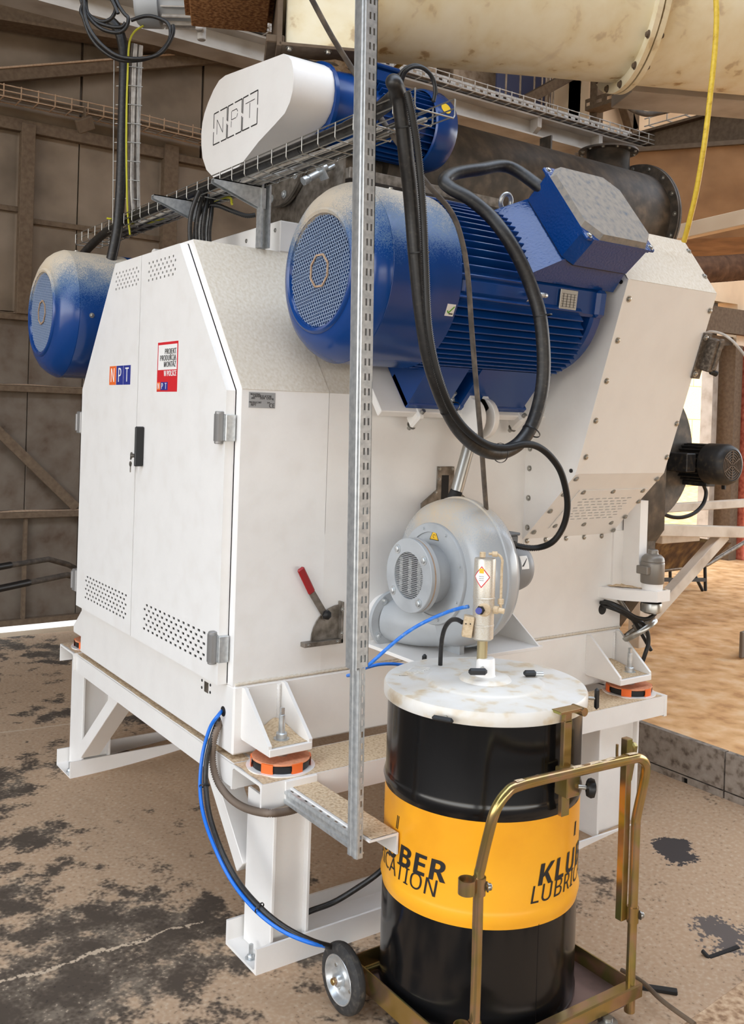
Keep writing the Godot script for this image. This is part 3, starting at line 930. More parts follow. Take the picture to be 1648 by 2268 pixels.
func frame() -> void:
	var t := thing("machine_stand", "white painted steel channel stand on four legs that carries the machine", "stand", Vector3(2.4, 0.0, -3.565))
	var tip := poly([-0.1035, 0, 0.1035, 0, 0.1035, -0.08, 0.095, -0.08, 0.093, -0.016, 0.085, -0.009, -0.085, -0.009, -0.093, -0.016, -0.095, -0.08, -0.1035, -0.08])
	var up := PackedVector2Array()
	for v in tip: up.append(Vector2(v.x, -v.y))
	for s in 2:
		var z := -2.6565 if s == 0 else -4.4735
		var b := B.new()
		b.sweep(tip, Vector3(1.424, 0.587, z), Vector3(3.35, 0.587, z))
		b.bx(3.35, 3.368, 0.50, 0.588, z - 0.104, z + 0.104)
		var bm := obj("beam", b, M.white, t)
		b = B.new()
		b.field(1.43, 3.34, 120, z - 0.1, z + 0.1, 14, func(x, zz): return 0.5875 + 0.004 * (0.5 + 0.5 * sin(x * 31.0 + zz * 60.0)) * smoothstep(0.1, 0.085, absf(zz - z)))
		stuff(obj("sawdust", b, M.dust, bm))
		b = B.new()
		b.sweep(up, Vector3(1.424, 0.0, z), Vector3(3.29, 0.0, z))
		obj("foot_rail", b, M.white, t)
		for x in [1.478, 2.97]:
			var w := 0.15 if x < 2 else 0.25
			b = B.new()
			b.bx(x, x + 0.012, 0.01, 0.51, z - 0.085, z + 0.09, 0.002)
			b.bx(x + w - 0.022, x + w - 0.01, 0.01, 0.51, z - 0.085, z + 0.09, 0.002)
			b.bx(x + 0.01, x + w - 0.02, 0.01, 0.51, z + (0.055 if x < 2 else 0.06), z + 0.067, 0.0)
			obj("leg", b, M.white, t)
			for bx in [[x - 0.035, z - 0.05], [x - 0.03, z + 0.055]]:
				if bx[1] < z or x > 2: continue
				b = B.new(); b.bolt(Vector3(bx[0], 0.009, bx[1] - 0.03), Vector3.UP, 0.013, 0.014, 0.03); obj("anchor_bolt", b, M.zinc, t)
		# braces up to the cross beam
		var zi := -1.0 if s == 0 else 1.0
		for x in [1.51, 3.05]:
			b = B.new()
			b.bar(Vector3(x, 0.12 if s == 1 else 0.24, z + zi * 0.10), Vector3(x, 0.50, z + zi * (0.55 if s == 1 else 0.36)), 0.06, 0.09, Vector3.RIGHT, 0.002)
			obj("brace", b, M.white, t)
	for x in [1.437, 3.27]:
		var b := B.new()
		b.bx(x, x + 0.012, 0.50, 0.583, -4.37, -2.76, 0.002)
		b.bx(x, x + 0.08, 0.575, 0.584, -4.37, -2.76, 0.002)
		var cb := obj("cross_beam", b, M.white, t)
		if x < 2:
			b = B.new()
			b.field(1.4375, 1.50, 6, -4.36, -2.77, 90, func(x2, zz): return 0.5845 + 0.003 * (0.5 + 0.5 * sin(zz * 37.0)))
			stuff(obj("sawdust", b, M.dust, cb))


func mounts() -> void:
	var first: Node3D = null
	var spots := [[1.556, -2.67, "orange capped round rubber damper on the front corner above the slotted bracket"], [3.262, -2.67, "orange capped round rubber damper at the far right end of the beam"], [1.556, -4.46, "orange capped round rubber damper half hidden at the far left corner"]]
	for s in spots:
		if first == null:
			first = thing("vibration_damper", s[2], "damper", Vector3(s[0], 0.588, s[1]), "orange capped rubber dampers")
			first.set_meta("kindname", "vibration_damper")
			var o := Vector3(s[0], 0.588, s[1])
			var b := B.new()
			b.lathe([Vector2(0.112, 0), Vector2(0.112, 0.004), Vector2(0, 0.004)], Transform3D(Basis.IDENTITY, o), 40)
			obj("base_ring", b, M.white, first)
			b = B.new(); b.lathe([Vector2(0.092, 0.004), Vector2(0.094, 0.012), Vector2(0.094, 0.026), Vector2(0.088, 0.03), Vector2(0, 0.03)], Transform3D(Basis.IDENTITY, o), 40); obj("rubber_pad", b, M.black, first)
			b = B.new(); b.lathe([Vector2(0.095, 0.029), Vector2(0.096, 0.032), Vector2(0.093, 0.035), Vector2(0, 0.035)], Transform3D(Basis.IDENTITY, o), 48); obj("cap", b, M.orange_dust, first)
			for k in 6:
				b = B.new()
				var a0 := TAU * k / 6.0 + 0.25
				b.lathe([Vector2(0.0935, 0.004), Vector2(0.0985, 0.004), Vector2(0.0985, 0.033), Vector2(0.0935, 0.034)], Transform3D(Basis.IDENTITY, o), 6, a0, a0 + 0.42)
				b.lathe([Vector2(0.0935, 0.034), Vector2(0.0935, 0.004)], Transform3D(Basis.IDENTITY, o), 6, a0, a0 + 0.42)
				obj("clip", b, M.orange, first)
			b = B.new(); b.cyl(o + Vector3(0, 0.034, 0), o + Vector3(0, 0.05, 0), 0.023, 24, 0.002); b.cyl(o + Vector3(0, 0.05, 0), o + Vector3(0, 0.062, 0), 0.018, 24, 0.002); obj("collar", b, M.steel, first)
			b = B.new(); b.cyl(o + Vector3(0, 0.05, 0), o + Vector3(0, 0.165, 0), 0.0105, 20, 0.001); b.box(o + Vector3(0, 0.176, 0), Vector3(0.012, 0.022, 0.012)); obj("spindle", b, M.zinc, first)
			b = B.new(); b.lathe([Vector2(0.026, 0.084), Vector2(0.026, 0.088), Vector2(0, 0.088)], Transform3D(Basis.IDENTITY, o), 24); b.lathe([Vector2(0.020, 0.087), Vector2(0.020, 0.104), Vector2(0.017, 0.107), Vector2(0, 0.107)], Transform3D(Basis.IDENTITY, o), 6); obj("nut", b, M.zinc, first)
		else:
			var d := dup(first, s[2], "orange capped rubber dampers")
			d.position = Vector3(s[0], 0.588, s[1])


# paint on a turned cover, with sawdust lying as fine grains where the cover points up
func dusted(paint: Color, dust: Color, u_up: float, reach: float, seed: int) -> StandardMaterial3D:
	var w := 1024; var h := 320
	var n := FastNoiseLite.new()
	n.seed = seed; n.frequency = 0.012; n.fractal_octaves = 4
	var big := n.get_image(w, h, false, false, true).get_data()
	var rng := RandomNumberGenerator.new()
	rng.seed = seed
	var a := PackedByteArray(); a.resize(w * h * 3)
	var r := PackedByteArray(); r.resize(w * h)
	for j in h:
		for i in w:
			var k := j * w + i
			var c := cos((float(i) / w - u_up) * TAU)
			var d := (c - reach) * 1.9 + (big[k] / 255.0 - 0.5) * 0.5
			var m := clampf(d * 0.8 + (rng.randf() - 0.5) * 0.7, 0.0, 1.0)
			var col := paint.lerp(dust, m)
			a[k * 3] = int(col.r * 255); a[k * 3 + 1] = int(col.g * 255); a[k * 3 + 2] = int(col.b * 255)
			r[k] = int(lerpf(0.2, 0.9, clampf(m * 1.6, 0, 1)) * 255)
	var mt := mat(Color.WHITE, 1.0)
	mt.albedo_texture = ImageTexture.create_from_image(Image.create_from_data(w, h, false, Image.FORMAT_RGB8, a))
	mt.roughness_texture = ImageTexture.create_from_image(Image.create_from_data(w, h, false, Image.FORMAT_L8, r))
	mt.roughness_texture_channel = BaseMaterial3D.TEXTURE_CHANNEL_RED
	return mt


func motors() -> void:
	var blue := c8(10, 58, 122)
	M.blue = mat(blue, 0.24)
	M.blue_cast = mat(blue, 0.22)
	M.blue_cast.heightmap_enabled = true
	M.blue_cast.uv1_triplanar = true
	M.blue_cast.uv1_scale = Vector3.ONE * 3.0
	M.blue_cast.heightmap_texture = noise_tex([0.0, Color.BLACK, 1.0, Color.WHITE], 0.05, 61, 512, 3)
	M.blue_cast.heightmap_scale = 0.12
	M.blue_dust = grain([0.0, c8(70, 84, 112), 0.3, c8(122, 118, 114), 0.5, c8(138, 130, 120), 1.0, c8(152, 142, 130)], 1.6, 0.9, 0.0, 0.02, 63, 1024, 9)
	M.mesh_blue = mat(c8(146, 164, 192), 0.5)
	M.cover_near = dusted(blue, c8(190, 176, 156), 0.395, 0.22, 4)
	M.cover_far = dusted(blue, c8(206, 190, 166), 0.105, 0.16, 6)
	var near := make_motor("large blue electric motor on the near shoulder with dusty terminal box and black cable loop", true)
	near.position = Vector3(1.62, 2.197, -2.64); near.rotation_degrees.x = 52.1
	var far := make_motor("blue electric motor sticking out at the far left beyond the cabinet doors", false)
	far.position = Vector3(1.262, 2.16, -4.49); far.rotation_degrees.x = -52.1


func make_motor(label: String, full: bool) -> Node3D:
	var t := thing("electric_motor", label, "motor", Vector3.ZERO, "large blue motors on the machine shoulders")
	var X := B.along(Vector3.ZERO, Vector3.RIGHT)
	var b := B.new()
	b.lathe([Vector2(0.18, 0.014), Vector2(0.186, 0.0), Vector2(0.196, -0.004), Vector2(0.203, -0.001), Vector2(0.206, 0.006), Vector2(0.212, 0.005), Vector2(0.235, 0.012), Vector2(0.262, 0.030), Vector2(0.282, 0.055), Vector2(0.293, 0.078), Vector2(0.296, 0.086), Vector2(0.2945, 0.087), Vector2(0.297, 0.088), Vector2(0.297, 0.2), Vector2(0.297, 0.36), Vector2(0.29, 0.361), Vector2(0.24, 0.361)], X, 96)
	var cover := obj("fan_cover", b, M.cover_near if full else M.cover_far, t)
	# expanded metal grille
	b = B.new()
	var R := 0.181; var pitch := 0.0128
	for fam in [-1.0, 1.0]:
		var d := Vector2(0.5, 0.866 * fam); var nn := Vector2(-d.y, d.x)
		var k := -16
		while k <= 16:
			var o := nn * (pitch * 0.88 * k); var hl := sqrt(maxf(0.0, R * R - o.length_squared()))
			if hl > 0.01:
				var p := o - d * hl; var r := o + d * hl
				b.bar(Vector3(0.008, p.y, p.x), Vector3(0.008, r.y, r.x), 0.0027, 0.002, Vector3.RIGHT)
			k += 1
	obj("grille", b, M.mesh_blue, cover, "pale expanded metal grille")
	b = B.new()
	for k in 8:
		var a := TAU * (k + 0.5) / 8 + 0.9; var a2 := a + TAU / 8
		b.bar(Vector3(0.004, sin(a) * 0.055, cos(a) * 0.055), Vector3(0.004, sin(a2) * 0.055, cos(a2) * 0.055), 0.006, 0.004, Vector3.RIGHT)
	obj("guard_ring", b, M.rail_dust, cover)
	b = B.new(); b.lathe([Vector2(0.186, 0.2), Vector2(0.0, 0.2)], X, 32); b.lathe([Vector2(0.186, 0.2), Vector2(0.186, 0.0)], X, 32); obj("fan_cavity", b, M.blue, cover)
	for a in [0.5, 2.2, 3.6, 5.3]:
		b = B.new(); var d := Vector3(0, sin(a), cos(a)); b.bolt(Vector3(0.22 if full else 0.14, 0, 0) + d * 0.296, d, 0.008, 0.007); obj("bolt", b, M.steel, cover)
	# finned body
	b = B.new()
	b.lathe([Vector2(0.0, 0.35), Vector2(0.243, 0.35), Vector2(0.243, 1.03), Vector2(0.0, 1.03)], X, 48)
	for a in [PI / 4, 3 * PI / 4, -PI / 4, -3 * PI / 4]:
		b.box(Vector3(0.70, sin(a) * 0.25, cos(a) * 0.25), Vector3(0.66, 0.07, 0.10), Basis(Vector3.RIGHT, a - PI / 2) * Basis(Vector3.RIGHT, PI) if false else Basis(Vector3.RIGHT, PI / 2 - a), 0.01)
		b.box(Vector3(0.52, sin(a) * 0.27, cos(a) * 0.27), Vector3(0.30, 0.05, 0.055), Basis(Vector3.RIGHT, PI / 2 - a), 0.01)
	var body := obj("body", b, M.blue, t)
	for fam in [[1, 0], [0, 1], [0, -1]]:
		for k in 15:
			var s := -0.182 + k * 0.026
			var ro := sqrt(0.298 * 0.298 - s * s); var ri := sqrt(maxf(0.0, 0.235 * 0.235 - s * s))
			var x1 := 0.66 if fam[0] == 1 else 1.02 - 0.0009 * pow(absf(k - 4), 2)
			b = B.new()
			var mid := (ro + ri) / 2
			if fam[0] == 1: b.box(Vector3((0.36 + x1) / 2, mid, s), Vector3(x1 - 0.36, ro - ri, 0.006), Basis.IDENTITY, 0.0015)
			else: b.box(Vector3((0.36 + x1) / 2, s, mid * fam[1]), Vector3(x1 - 0.36, 0.006, ro - ri), Basis.IDENTITY, 0.0015)
			obj("fin", b, M.blue, body)
	b = B.new()
	b.lathe([Vector2(0.0, 1.0), Vector2(0.275, 1.0), Vector2(0.285, 1.01), Vector2(0.285, 1.045), Vector2(0.26, 1.07), Vector2(0.12, 1.085), Vector2(0.0, 1.085)], X, 48)
	for a in [PI / 4, 3 * PI / 4, -PI / 4, -3 * PI / 4]:
		b.box(Vector3(1.02, sin(a) * 0.275, cos(a) * 0.275), Vector3(0.05, 0.06, 0.10), Basis(Vector3.RIGHT, PI / 2 - a), 0.012)
	obj("end_shield", b, M.blue, t)
	# feet
	for s in [-1.0, 1.0]:
		b = B.new()
		for q in [[0.42, 0.60], [0.66, 0.98]]:
			b.prism(PackedVector2Array([Vector2(0.10, -0.2), Vector2(0.27, -0.12), Vector2(0.30, -0.29), Vector2(0.30, -0.315), Vector2(0.08, -0.315)]), q[0], q[1], Transform3D(Basis(Vector3(0, 0, s), Vector3(0, 1, 0), Vector3(-s if false else 1, 0, 0)), Vector3.ZERO))
		b.bx(0.42, 1.0, -0.318, -0.292, s * 0.16, s * 0.305, 0.004)
		obj("foot", b, M.blue, t)
		for q in [0.62, 0.93]:
			b = B.new(); b.bolt(Vector3(q, -0.292, s * 0.275), Vector3.UP, 0.016, 0.016, 0.025); obj("bolt", b, M.zinc, t)
	# terminal box, its neck and lid
	b = B.new()
	var nk := [poly([0.62, -0.15, 1.09, -0.15, 1.09, 0.165, 0.62, 0.165]), poly([0.76, -0.15, 1.08, -0.15, 1.08, 0.15, 0.76, 0.15])]
	for k in 4:
		var p0: Vector2 = nk[0][k]; var p1: Vector2 = nk[0][(k + 1) % 4]; var q0: Vector2 = nk[1][k]; var q1: Vector2 = nk[1][(k + 1) % 4]
		b.q(Vector3(p0.x, 0.235, p0.y), Vector3(p1.x, 0.235, p1.y), Vector3(q1.x, 0.335, q1.y), Vector3(q0.x, 0.335, q0.y), Vector3((p0 + p1).x / 2 - 0.86, 0.1, (p0 + p1).y / 2))
	obj("terminal_neck", b, M.blue_cast, t)
	var flat := Transform3D(Basis(Vector3(1, 0, 0), Vector3(0, 0, -1), Vector3(0, 1, 0)), Vector3(0.92, 0, 0))
	var oct := func(w: float, h: float, c: float) -> PackedVector2Array: return poly([-w + c, -h, w - c, -h, w, -h + c, w, h - c, w - c, h, -w + c, h, -w, h - c, -w, -h + c])
	b = B.new(); b.prism(oct.call(0.165, 0.17, 0.035), 0.33, 0.338, flat); obj("gasket", b, M.dark, t)
	b = B.new(); b.prism(oct.call(0.17, 0.175, 0.035), 0.337, 0.445, flat); var tb := obj("terminal_box", b, M.blue_cast, t)
	b = B.new()
	b.prism(oct.call(0.172, 0.178, 0.03), 0.446, 0.458, flat)
	for c in [[-1, -1], [1, -1], [1, 1], [-1, 1]]: b.box(Vector3(0.92 + c[0] * 0.150, 0.452, c[1] * 0.155), Vector3(0.045, 0.014, 0.04), Basis.IDENTITY, 0.004)
	obj("lid_flange", b, M.blue_cast, tb)
	b = B.new()
	var lo: PackedVector2Array = oct.call(0.171, 0.176, 0.055); var hi: PackedVector2Array = oct.call(0.163, 0.167, 0.055)
	for k in 8: b.q(flat * Vector3(lo[k].x, lo[k].y, 0.458), flat * Vector3(lo[(k + 1) % 8].x, lo[(k + 1) % 8].y, 0.458), flat * Vector3(hi[(k + 1) % 8].x, hi[(k + 1) % 8].y, 0.478), flat * Vector3(hi[k].x, hi[k].y, 0.478), flat.basis * Vector3(lo[k].x + lo[(k + 1) % 8].x, lo[k].y + lo[(k + 1) % 8].y, 0.2))
	b.prism(hi, 0.47, 0.478, flat)
	obj("lid", b, M.blue_dust, tb, "lid under a coat of grey sawdust")
	for c in [[-1, -1], [1, -1], [1, 1], [-1, 1]]:
		b = B.new(); b.bolt(Vector3(0.92 + c[0] * 0.156, 0.458, c[1] * 0.161), Vector3.UP, 0.008, 0.007); obj("bolt", b, M.steel, tb)
	# lifting eyes, nameplates, quality sticker
	for e in [[0.735, PI / 2 + 0.66], [0.665, PI / 4]]:
		var d := Vector3(0, sin(e[1]), cos(e[1]))
		var c: Vector3 = Vector3(e[0], 0, 0) + d * 0.335
		b = B.new()
		var ring := PackedVector3Array()
		for k in 25: ring.append(c + (Vector3.RIGHT * sin(TAU * k / 24) * 0.9 + d * cos(TAU * k / 24)) * 0.027)
		b.tube(ring, 0.0085, 10, 0, 0.01, false)
		b.lathe([Vector2(0.024, 0), Vector2(0.024, 0.006), Vector2(0.012, 0.012), Vector2(0.009, 0.03), Vector2(0, 0.03)], B.along(c - d * 0.055, c), 16)
		obj("lifting_eye", b, M.zinc, t)
	var dd := Vector3(0, sin(PI / 4), cos(PI / 4)); var tt := Vector3(0, cos(PI / 4), -sin(PI / 4))
	b = B.new(); b.box(Vector3(0.855, 0, 0) + dd * 0.292, Vector3(0.085, 0.07, 0.006), Basis(Vector3.RIGHT, tt, dd), 0.001); obj("nameplate", b, M.steel, t, "bright metal rating plate")
	b = B.new()
	for k in 6: b.box(Vector3(0.855, 0, 0) + dd * 0.2956 + tt * (0.02 - k * 0.009), Vector3(0.07, 0.0012, 0.0006), Basis(Vector3.RIGHT, tt, dd))
	for k in 4: b.box(Vector3(0.828 + 0.018 * k, 0, 0) + dd * 0.2956 - tt * 0.003, Vector3(0.001, 0.046, 0.0006), Basis(Vector3.RIGHT, tt, dd))
	stuff(obj("print", b, M.black_print, t))
	if full:
		var sa := 0.50; var sd := Vector3(0, sin(sa), cos(sa)); var st := Vector3(0, cos(sa), -sin(sa))
		b = B.new(); b.box(Vector3(0.335, 0, 0) + sd * 0.2968, Vector3(0.034, 0.04, 0.002), Basis(Vector3.RIGHT, st, sd)); obj("sticker", b, M.white_print, t, "white sticker with a green tick")
		b = B.new()
		var o := Vector3(0.335, 0, 0) + sd * 0.2984
		b.bar(o + Vector3(-0.012, 0, 0) - st * 0.002, o + Vector3(-0.006, 0, 0) - st * 0.010, 0.004, 0.001, sd); b.bar(o + Vector3(-0.006, 0, 0) - st * 0.010, o + Vector3(0.013, 0, 0) + st * 0.013, 0.004, 0.001, sd)
		obj("tick_mark", b, mat(c8(96, 168, 44), 0.5), t)
		b = B.new(); b.box(o + Vector3(0.005, 0, 0) - st * 0.012, Vector3(0.016, 0.004, 0.001), Basis(Vector3.RIGHT, st, sd)); obj("print", b, M.black_print, t)
	return t


func motor_mount() -> void:
	var n := Vector3(0, 0.614, 0.789); var tt := Vector3(0, -0.789, 0.614); var o := Vector3(0, 2.197, -2.64)
	var bas := Basis(Vector3.RIGHT, n, tt)
	var t := thing("motor_bracket", "white tilting motor bracket plate with hinge under the near blue motor", "bracket", Vector3(2.34, 1.73, -2.72))
	var b := B.new()
	b.box(o - n * 0.334 + tt * 0.02 + Vector3(2.345, 0, 0), Vector3(0.83, 0.03, 0.60), bas, 0.003)
	obj("plate", b, M.white, t)
	b = B.new()
	b.box(o - n * 0.39 - tt * 0.1 + Vector3(2.345, 0, 0), Vector3(0.75, 0.09, 0.1), bas, 0.003); b.box(o - n * 0.39 + tt * 0.12 + Vector3(2.345, 0, 0), Vector3(0.75, 0.09, 0.06), bas, 0.003)
	obj("rail", b, M.white, t)
	for x in [2.31, 2.375]:
		b = B.new()
		b.cyl(Vector3(x - 0.012, 1.735, -2.66), Vector3(x + 0.012, 1.735, -2.66), 0.075, 28, 0.002)
		b.box(Vector3(x, 1.78, -2.70), Vector3(0.024, 0.12, 0.11), bas)
		obj("hinge_lug", b, M.white, t)
	for x in [2.10, 2.60]:
		b = B.new()
		b.box(o - n * 0.35 + tt * 0.32 + Vector3(x, 0, 0), Vector3(0.03, 0.07, 0.05), bas, 0.008)
		obj("jack_block", b, M.white, t)
		b = B.new(); b.cyl(o - n * 0.30 + tt * 0.325 + Vector3(x + 0.005, 0, 0), o - n * 0.41 + tt * 0.325 + Vector3(x + 0.005, 0, 0), 0.008, 12); b.bolt(o - n * 0.39 + tt * 0.325 + Vector3(x + 0.005, 0, 0), -n, 0.012, 0.012); obj("jack_screw", b, M.steel, t)
	# tension strut down to the slotted cover plate
	t = thing("tension_strut", "shiny threaded tension strut from the motor hinge to the grey slotted plate", "strut", Vector3(2.25, 1.42, -2.68))
	b = B.new(); b.cyl(Vector3(2.345, 1.75, -2.66), Vector3(2.255, 1.465, -2.66), 0.022, 24); b.tube(PackedVector3Array([Vector3(2.318, 1.665, -2.66), Vector3(2.258, 1.475, -2.66)]), 0.0235, 20, 0.001, 0.006); obj("tube", b, M.steel, t)
	b = B.new(); b.cyl(Vector3(2.256, 1.468, -2.66), Vector3(2.246, 1.435, -2.67), 0.026, 6, 0.003); b.cyl(Vector3(2.246, 1.435, -2.67), Vector3(2.23, 1.38, -2.72), 0.016, 14); obj("nut", b, M.dark, t)
	b = B.new()
	b.prism(poly([2.272, 1.548, 2.352, 1.548, 2.352, 1.47, 2.44, 1.41, 2.44, 1.30, 2.20, 1.30, 2.20, 1.41, 2.272, 1.46]), -2.80, -2.792)
	var pl := obj("slotted_plate", b, M.raw, t, "grey slotted cover plate")
	b = B.new(); b.bx(2.292, 2.325, 1.40, 1.515, -2.7921, -2.7905); obj("slot", b, M.dark, pl)
	for e in [[2.28, 1.54], [2.28, 1.50], [2.265, 1.45], [2.375, 1.445], [2.425, 1.408], [2.345, 1.54]]:
		b = B.new(); b.bolt(Vector3(e[0], e[1], -2.792), Vector3.BACK, 0.005, 0.004); obj("bolt", b, M.steel, pl)


# lettering laid round an upright cylinder
func round_text(s: String, h: float, c: Vector3, r: float, ang: float, y: float, m: Material, parent: Node3D, bold: bool, squeeze := 1.0, skew := 0.0, al := HORIZONTAL_ALIGNMENT_LEFT) -> void:
	var f := SystemFont.new()
	f.font_names = PackedStringArray(["Droid Sans"])
	if bold: f.font_weight = 700
	var tm := TextMesh.new()
	tm.text = s; tm.font = f; tm.font_size = 64; tm.pixel_size = h / 46.0; tm.depth = 0.0; tm.horizontal_alignment = al
	tm.curve_step = 1.0
	var arr := tm.get_mesh_arrays()
	var v: PackedVector3Array = arr[Mesh.ARRAY_VERTEX]
	var ix: PackedInt32Array = arr[Mesh.ARRAY_INDEX] if arr[Mesh.ARRAY_INDEX] != null else PackedInt32Array(range(v.size()))
	var tris := []
	for k in range(0, ix.size(), 3): tris.append([v[ix[k]], v[ix[k + 1]], v[ix[k + 2]]])
	for pass_n in 2:
		var nx := []
		for q in tris:
			var ab: Vector3 = (q[0] + q[1]) / 2; var bc: Vector3 = (q[1] + q[2]) / 2; var ca: Vector3 = (q[2] + q[0]) / 2
			nx.append([q[0], ab, ca]); nx.append([ab, q[1], bc]); nx.append([ca, bc, q[2]]); nx.append([ab, bc, ca])
		tris = nx
	var b := B.new()
	for q in tris:
		var p := []; var n := []
		for k in 3:
			var w: Vector3 = q[k]
			var a := ang + (w.x * squeeze + w.y * skew) / r
			var d := Vector3(sin(a), 0, cos(a))
			p.append(c + d * (r + 0.0012) + Vector3(0, y + w.y, 0)); n.append(d)
		b.t(p[0], p[1], p[2], n[0], n[1], n[2])
	obj("lettering", b, m, parent)


func drum() -> void:
	var c := Vector3(1.915, 0.0, -2.10)
	var C := Transform3D(Basis.IDENTITY, c)
	M.gloss_black = mat(c8(15, 15, 16), 0.16)
	M.yellow = grain([0.0, c8(226, 150, 28), 0.5, c8(244, 170, 36), 1.0, c8(248, 178, 46)], 1.0, 0.28, 0.0, 0.01, 71, 256)
	M.lid = grain([0.0, c8(190, 160, 118), 0.22, c8(206, 187, 158), 0.40, c8(218, 212, 202), 1.0, c8(224, 221, 216)], 0.8, 0.4, 0.0, 0.012, 73, 1024, 8)
	var t := thing("steel_drum", "black steel drum with a wide yellow band and black lettering", "drum", c + Vector3(0, 0.083, 0))
	var b := B.new()
	b.lathe([Vector2(0, 0.083), Vector2(0.286, 0.083), Vector2(0.29, 0.088), Vector2(0.29, 0.098), Vector2(0.2865, 0.104), Vector2(0.2865, 0.20), Vector2(0.2865, 0.366)], C, 96)
	obj("lower_body", b, M.gloss_black, t)
	b = B.new()
	b.lathe([Vector2(0.2868, 0.366), Vector2(0.2885, 0.376), Vector2(0.2925, 0.392), Vector2(0.2885, 0.408), Vector2(0.2868, 0.418), Vector2(0.2868, 0.60), Vector2(0.2868, 0.655)], C, 96)
	obj("yellow_band", b, M.yellow, t, "yellow painted band")
	b = B.new()
	b.lathe([Vector2(0.2866, 0.655), Vector2(0.2885, 0.663), Vector2(0.2925, 0.678), Vector2(0.2885, 0.694), Vector2(0.2865, 0.702), Vector2(0.2865, 0.90), Vector2(0.289, 0.93), Vector2(0.27, 0.935)], C, 96)
	obj("upper_body", b, M.gloss_black, t)
	b = B.new()
	var sa := -0.12
	b.tube(PackedVector3Array([c + Vector3(sin(sa) * 0.2864, 0.10, cos(sa) * 0.2864), c + Vector3(sin(sa) * 0.2864, 0.38, cos(sa) * 0.2864)]), 0.0012, 6)
	obj("side_seam", b, M.gloss_black, t)
	b = B.new()
	b.tube(PackedVector3Array([c + Vector3(sin(sa) * 0.2864, 0.70, cos(sa) * 0.2864), c + Vector3(sin(sa) * 0.2864, 0.91, cos(sa) * 0.2864)]), 0.0012, 6)
	obj("side_seam", b, M.gloss_black, t)
	for s in 2:
		var _a0: float = 0.0
		if s == 0:
			round_text("KLUBER", 0.058, c, 0.2868, -1.04, 0.502, M.black_print, t, true, 1.18, 0.16, HORIZONTAL_ALIGNMENT_RIGHT)
			round_text("LUBRICATION", 0.047, c, 0.2868, -1.115, 0.452, M.black_print, t, false, 1.05, 0.16, HORIZONTAL_ALIGNMENT_RIGHT)
		else:
			round_text("KLUBER", 0.058, c, 0.2868, -0.165, 0.502, M.black_print, t, true, 1.18, 0.16)
			round_text("LUBRICATION", 0.047, c, 0.2868, -0.235, 0.452, M.black_print, t, false, 1.05, 0.16)
		for k in 2:
			b = B.new()
			var a: float = ([-1.70, 0.42][s]) + 0.025 * k
			var d := Vector3(sin(a), 0, cos(a)); var d2 := Vector3(sin(a + 0.022), 0, cos(a + 0.022))
			b.bar(c + d * 0.2876 + Vector3(0, 0.566, 0), c + d2 * 0.2876 + Vector3(0, 0.604, 0), 0.0028, 0.001, d)
			obj("umlaut_stroke", b, M.black_print, t)
	# lid with stepped centre
	b = B.new()
	b.lathe([Vector2(0.2925, 0.914), Vector2(0.299, 0.914), Vector2(0.3, 0.92), Vector2(0.3, 0.943), Vector2(0.296, 0.951), Vector2(0.288, 0.953), Vector2(0.178, 0.953), Vector2(0.172, 0.957), Vector2(0.166, 0.961), Vector2(0.078, 0.961), Vector2(0.072, 0.968), Vector2(0.064, 0.971), Vector2(0, 0.972)], C, 96)
	t = obj("lid", b, M.lid, t, "smeared grey-white lid with stepped centre")
	b = B.new(); b.lathe([Vector2(0.034, 0.968), Vector2(0.029, 0.974), Vector2(0.027, 1.02), Vector2(0.025, 1.024), Vector2(0.0, 1.024)], C, 28); obj("collar", b, M.white, t)
	# winged clamp knobs round the rim and on the collar
	for q in [[-1.14, 0.928, 0.0], [0.74, 0.928, 0.0], [3.0, 0.928, 0.0]]:
		var a: float = q[0] + 0.06
		var d := Vector3(sin(a), 0, cos(a)); var e := Vector3(cos(a), 0, -sin(a))
		b = B.new(); b.cyl(c + d * 0.296 + Vector3(0, q[1], 0), c + d * 0.325 + Vector3(0, q[1], 0), 0.005, 10); obj("screw", b, M.steel, t)
		b = B.new(); b.box(c + d * 0.325 + Vector3(0, q[1], 0), Vector3(0.062 if q[0] < 0 else 0.018, 0.016 if q[0] < 0 else 0.062, 0.014), Basis(e, Vector3.UP, d), 0.006); obj("wing_knob", b, M.black, t)
	b = B.new(); b.cyl(c + Vector3(-0.02, 1.0, 0.012), c + Vector3(-0.05, 1.0, 0.03), 0.005, 10); obj("screw", b, M.steel, t)
	b = B.new(); b.box(c + Vector3(-0.062, 0.999, 0.036), Vector3(0.056, 0.02, 0.014), Basis(Vector3(0.85, 0, 0.5), Vector3.UP, Vector3(-0.5, 0, 0.85)), 0.007); obj("wing_knob", b, M.black, t)
	b = B.new(); b.box(c + Vector3(0.135, 0.972, 0.05), Vector3(0.04, 0.018, 0.02), Basis(Vector3(0.9, 0, 0.43), Vector3.UP, Vector3(-0.43, 0, 0.9)), 0.006); obj("plug", b, M.black, t)
	b = B.new(); b.cyl(c + Vector3(0.15, 0.97, 0.057), c + Vector3(0.172, 0.969, 0.067), 0.008, 12); obj("nipple", b, M.zinc, t)
	b = B.new()
	for k in 9:
		var p := c + Vector3(-0.07 - 0.011 * k, 0.9535, -0.19 + 0.005 * (k % 3)); b.box(p, Vector3(0.007, 0.002, 0.016 - 0.003 * (k % 3)), Basis(Vector3.UP, 0.4))
	var rr := PackedVector3Array()
	for p in [[-0.05, -0.2], [-0.16, -0.155], [-0.19, -0.17], [-0.1, -0.225], [-0.05, -0.2]]: rr.append(c + Vector3(p[0], 0.9535, p[1]))
	b.tube(rr, 0.002, 6)
	stuff(obj("embossed_mark", b, M.lid, t))
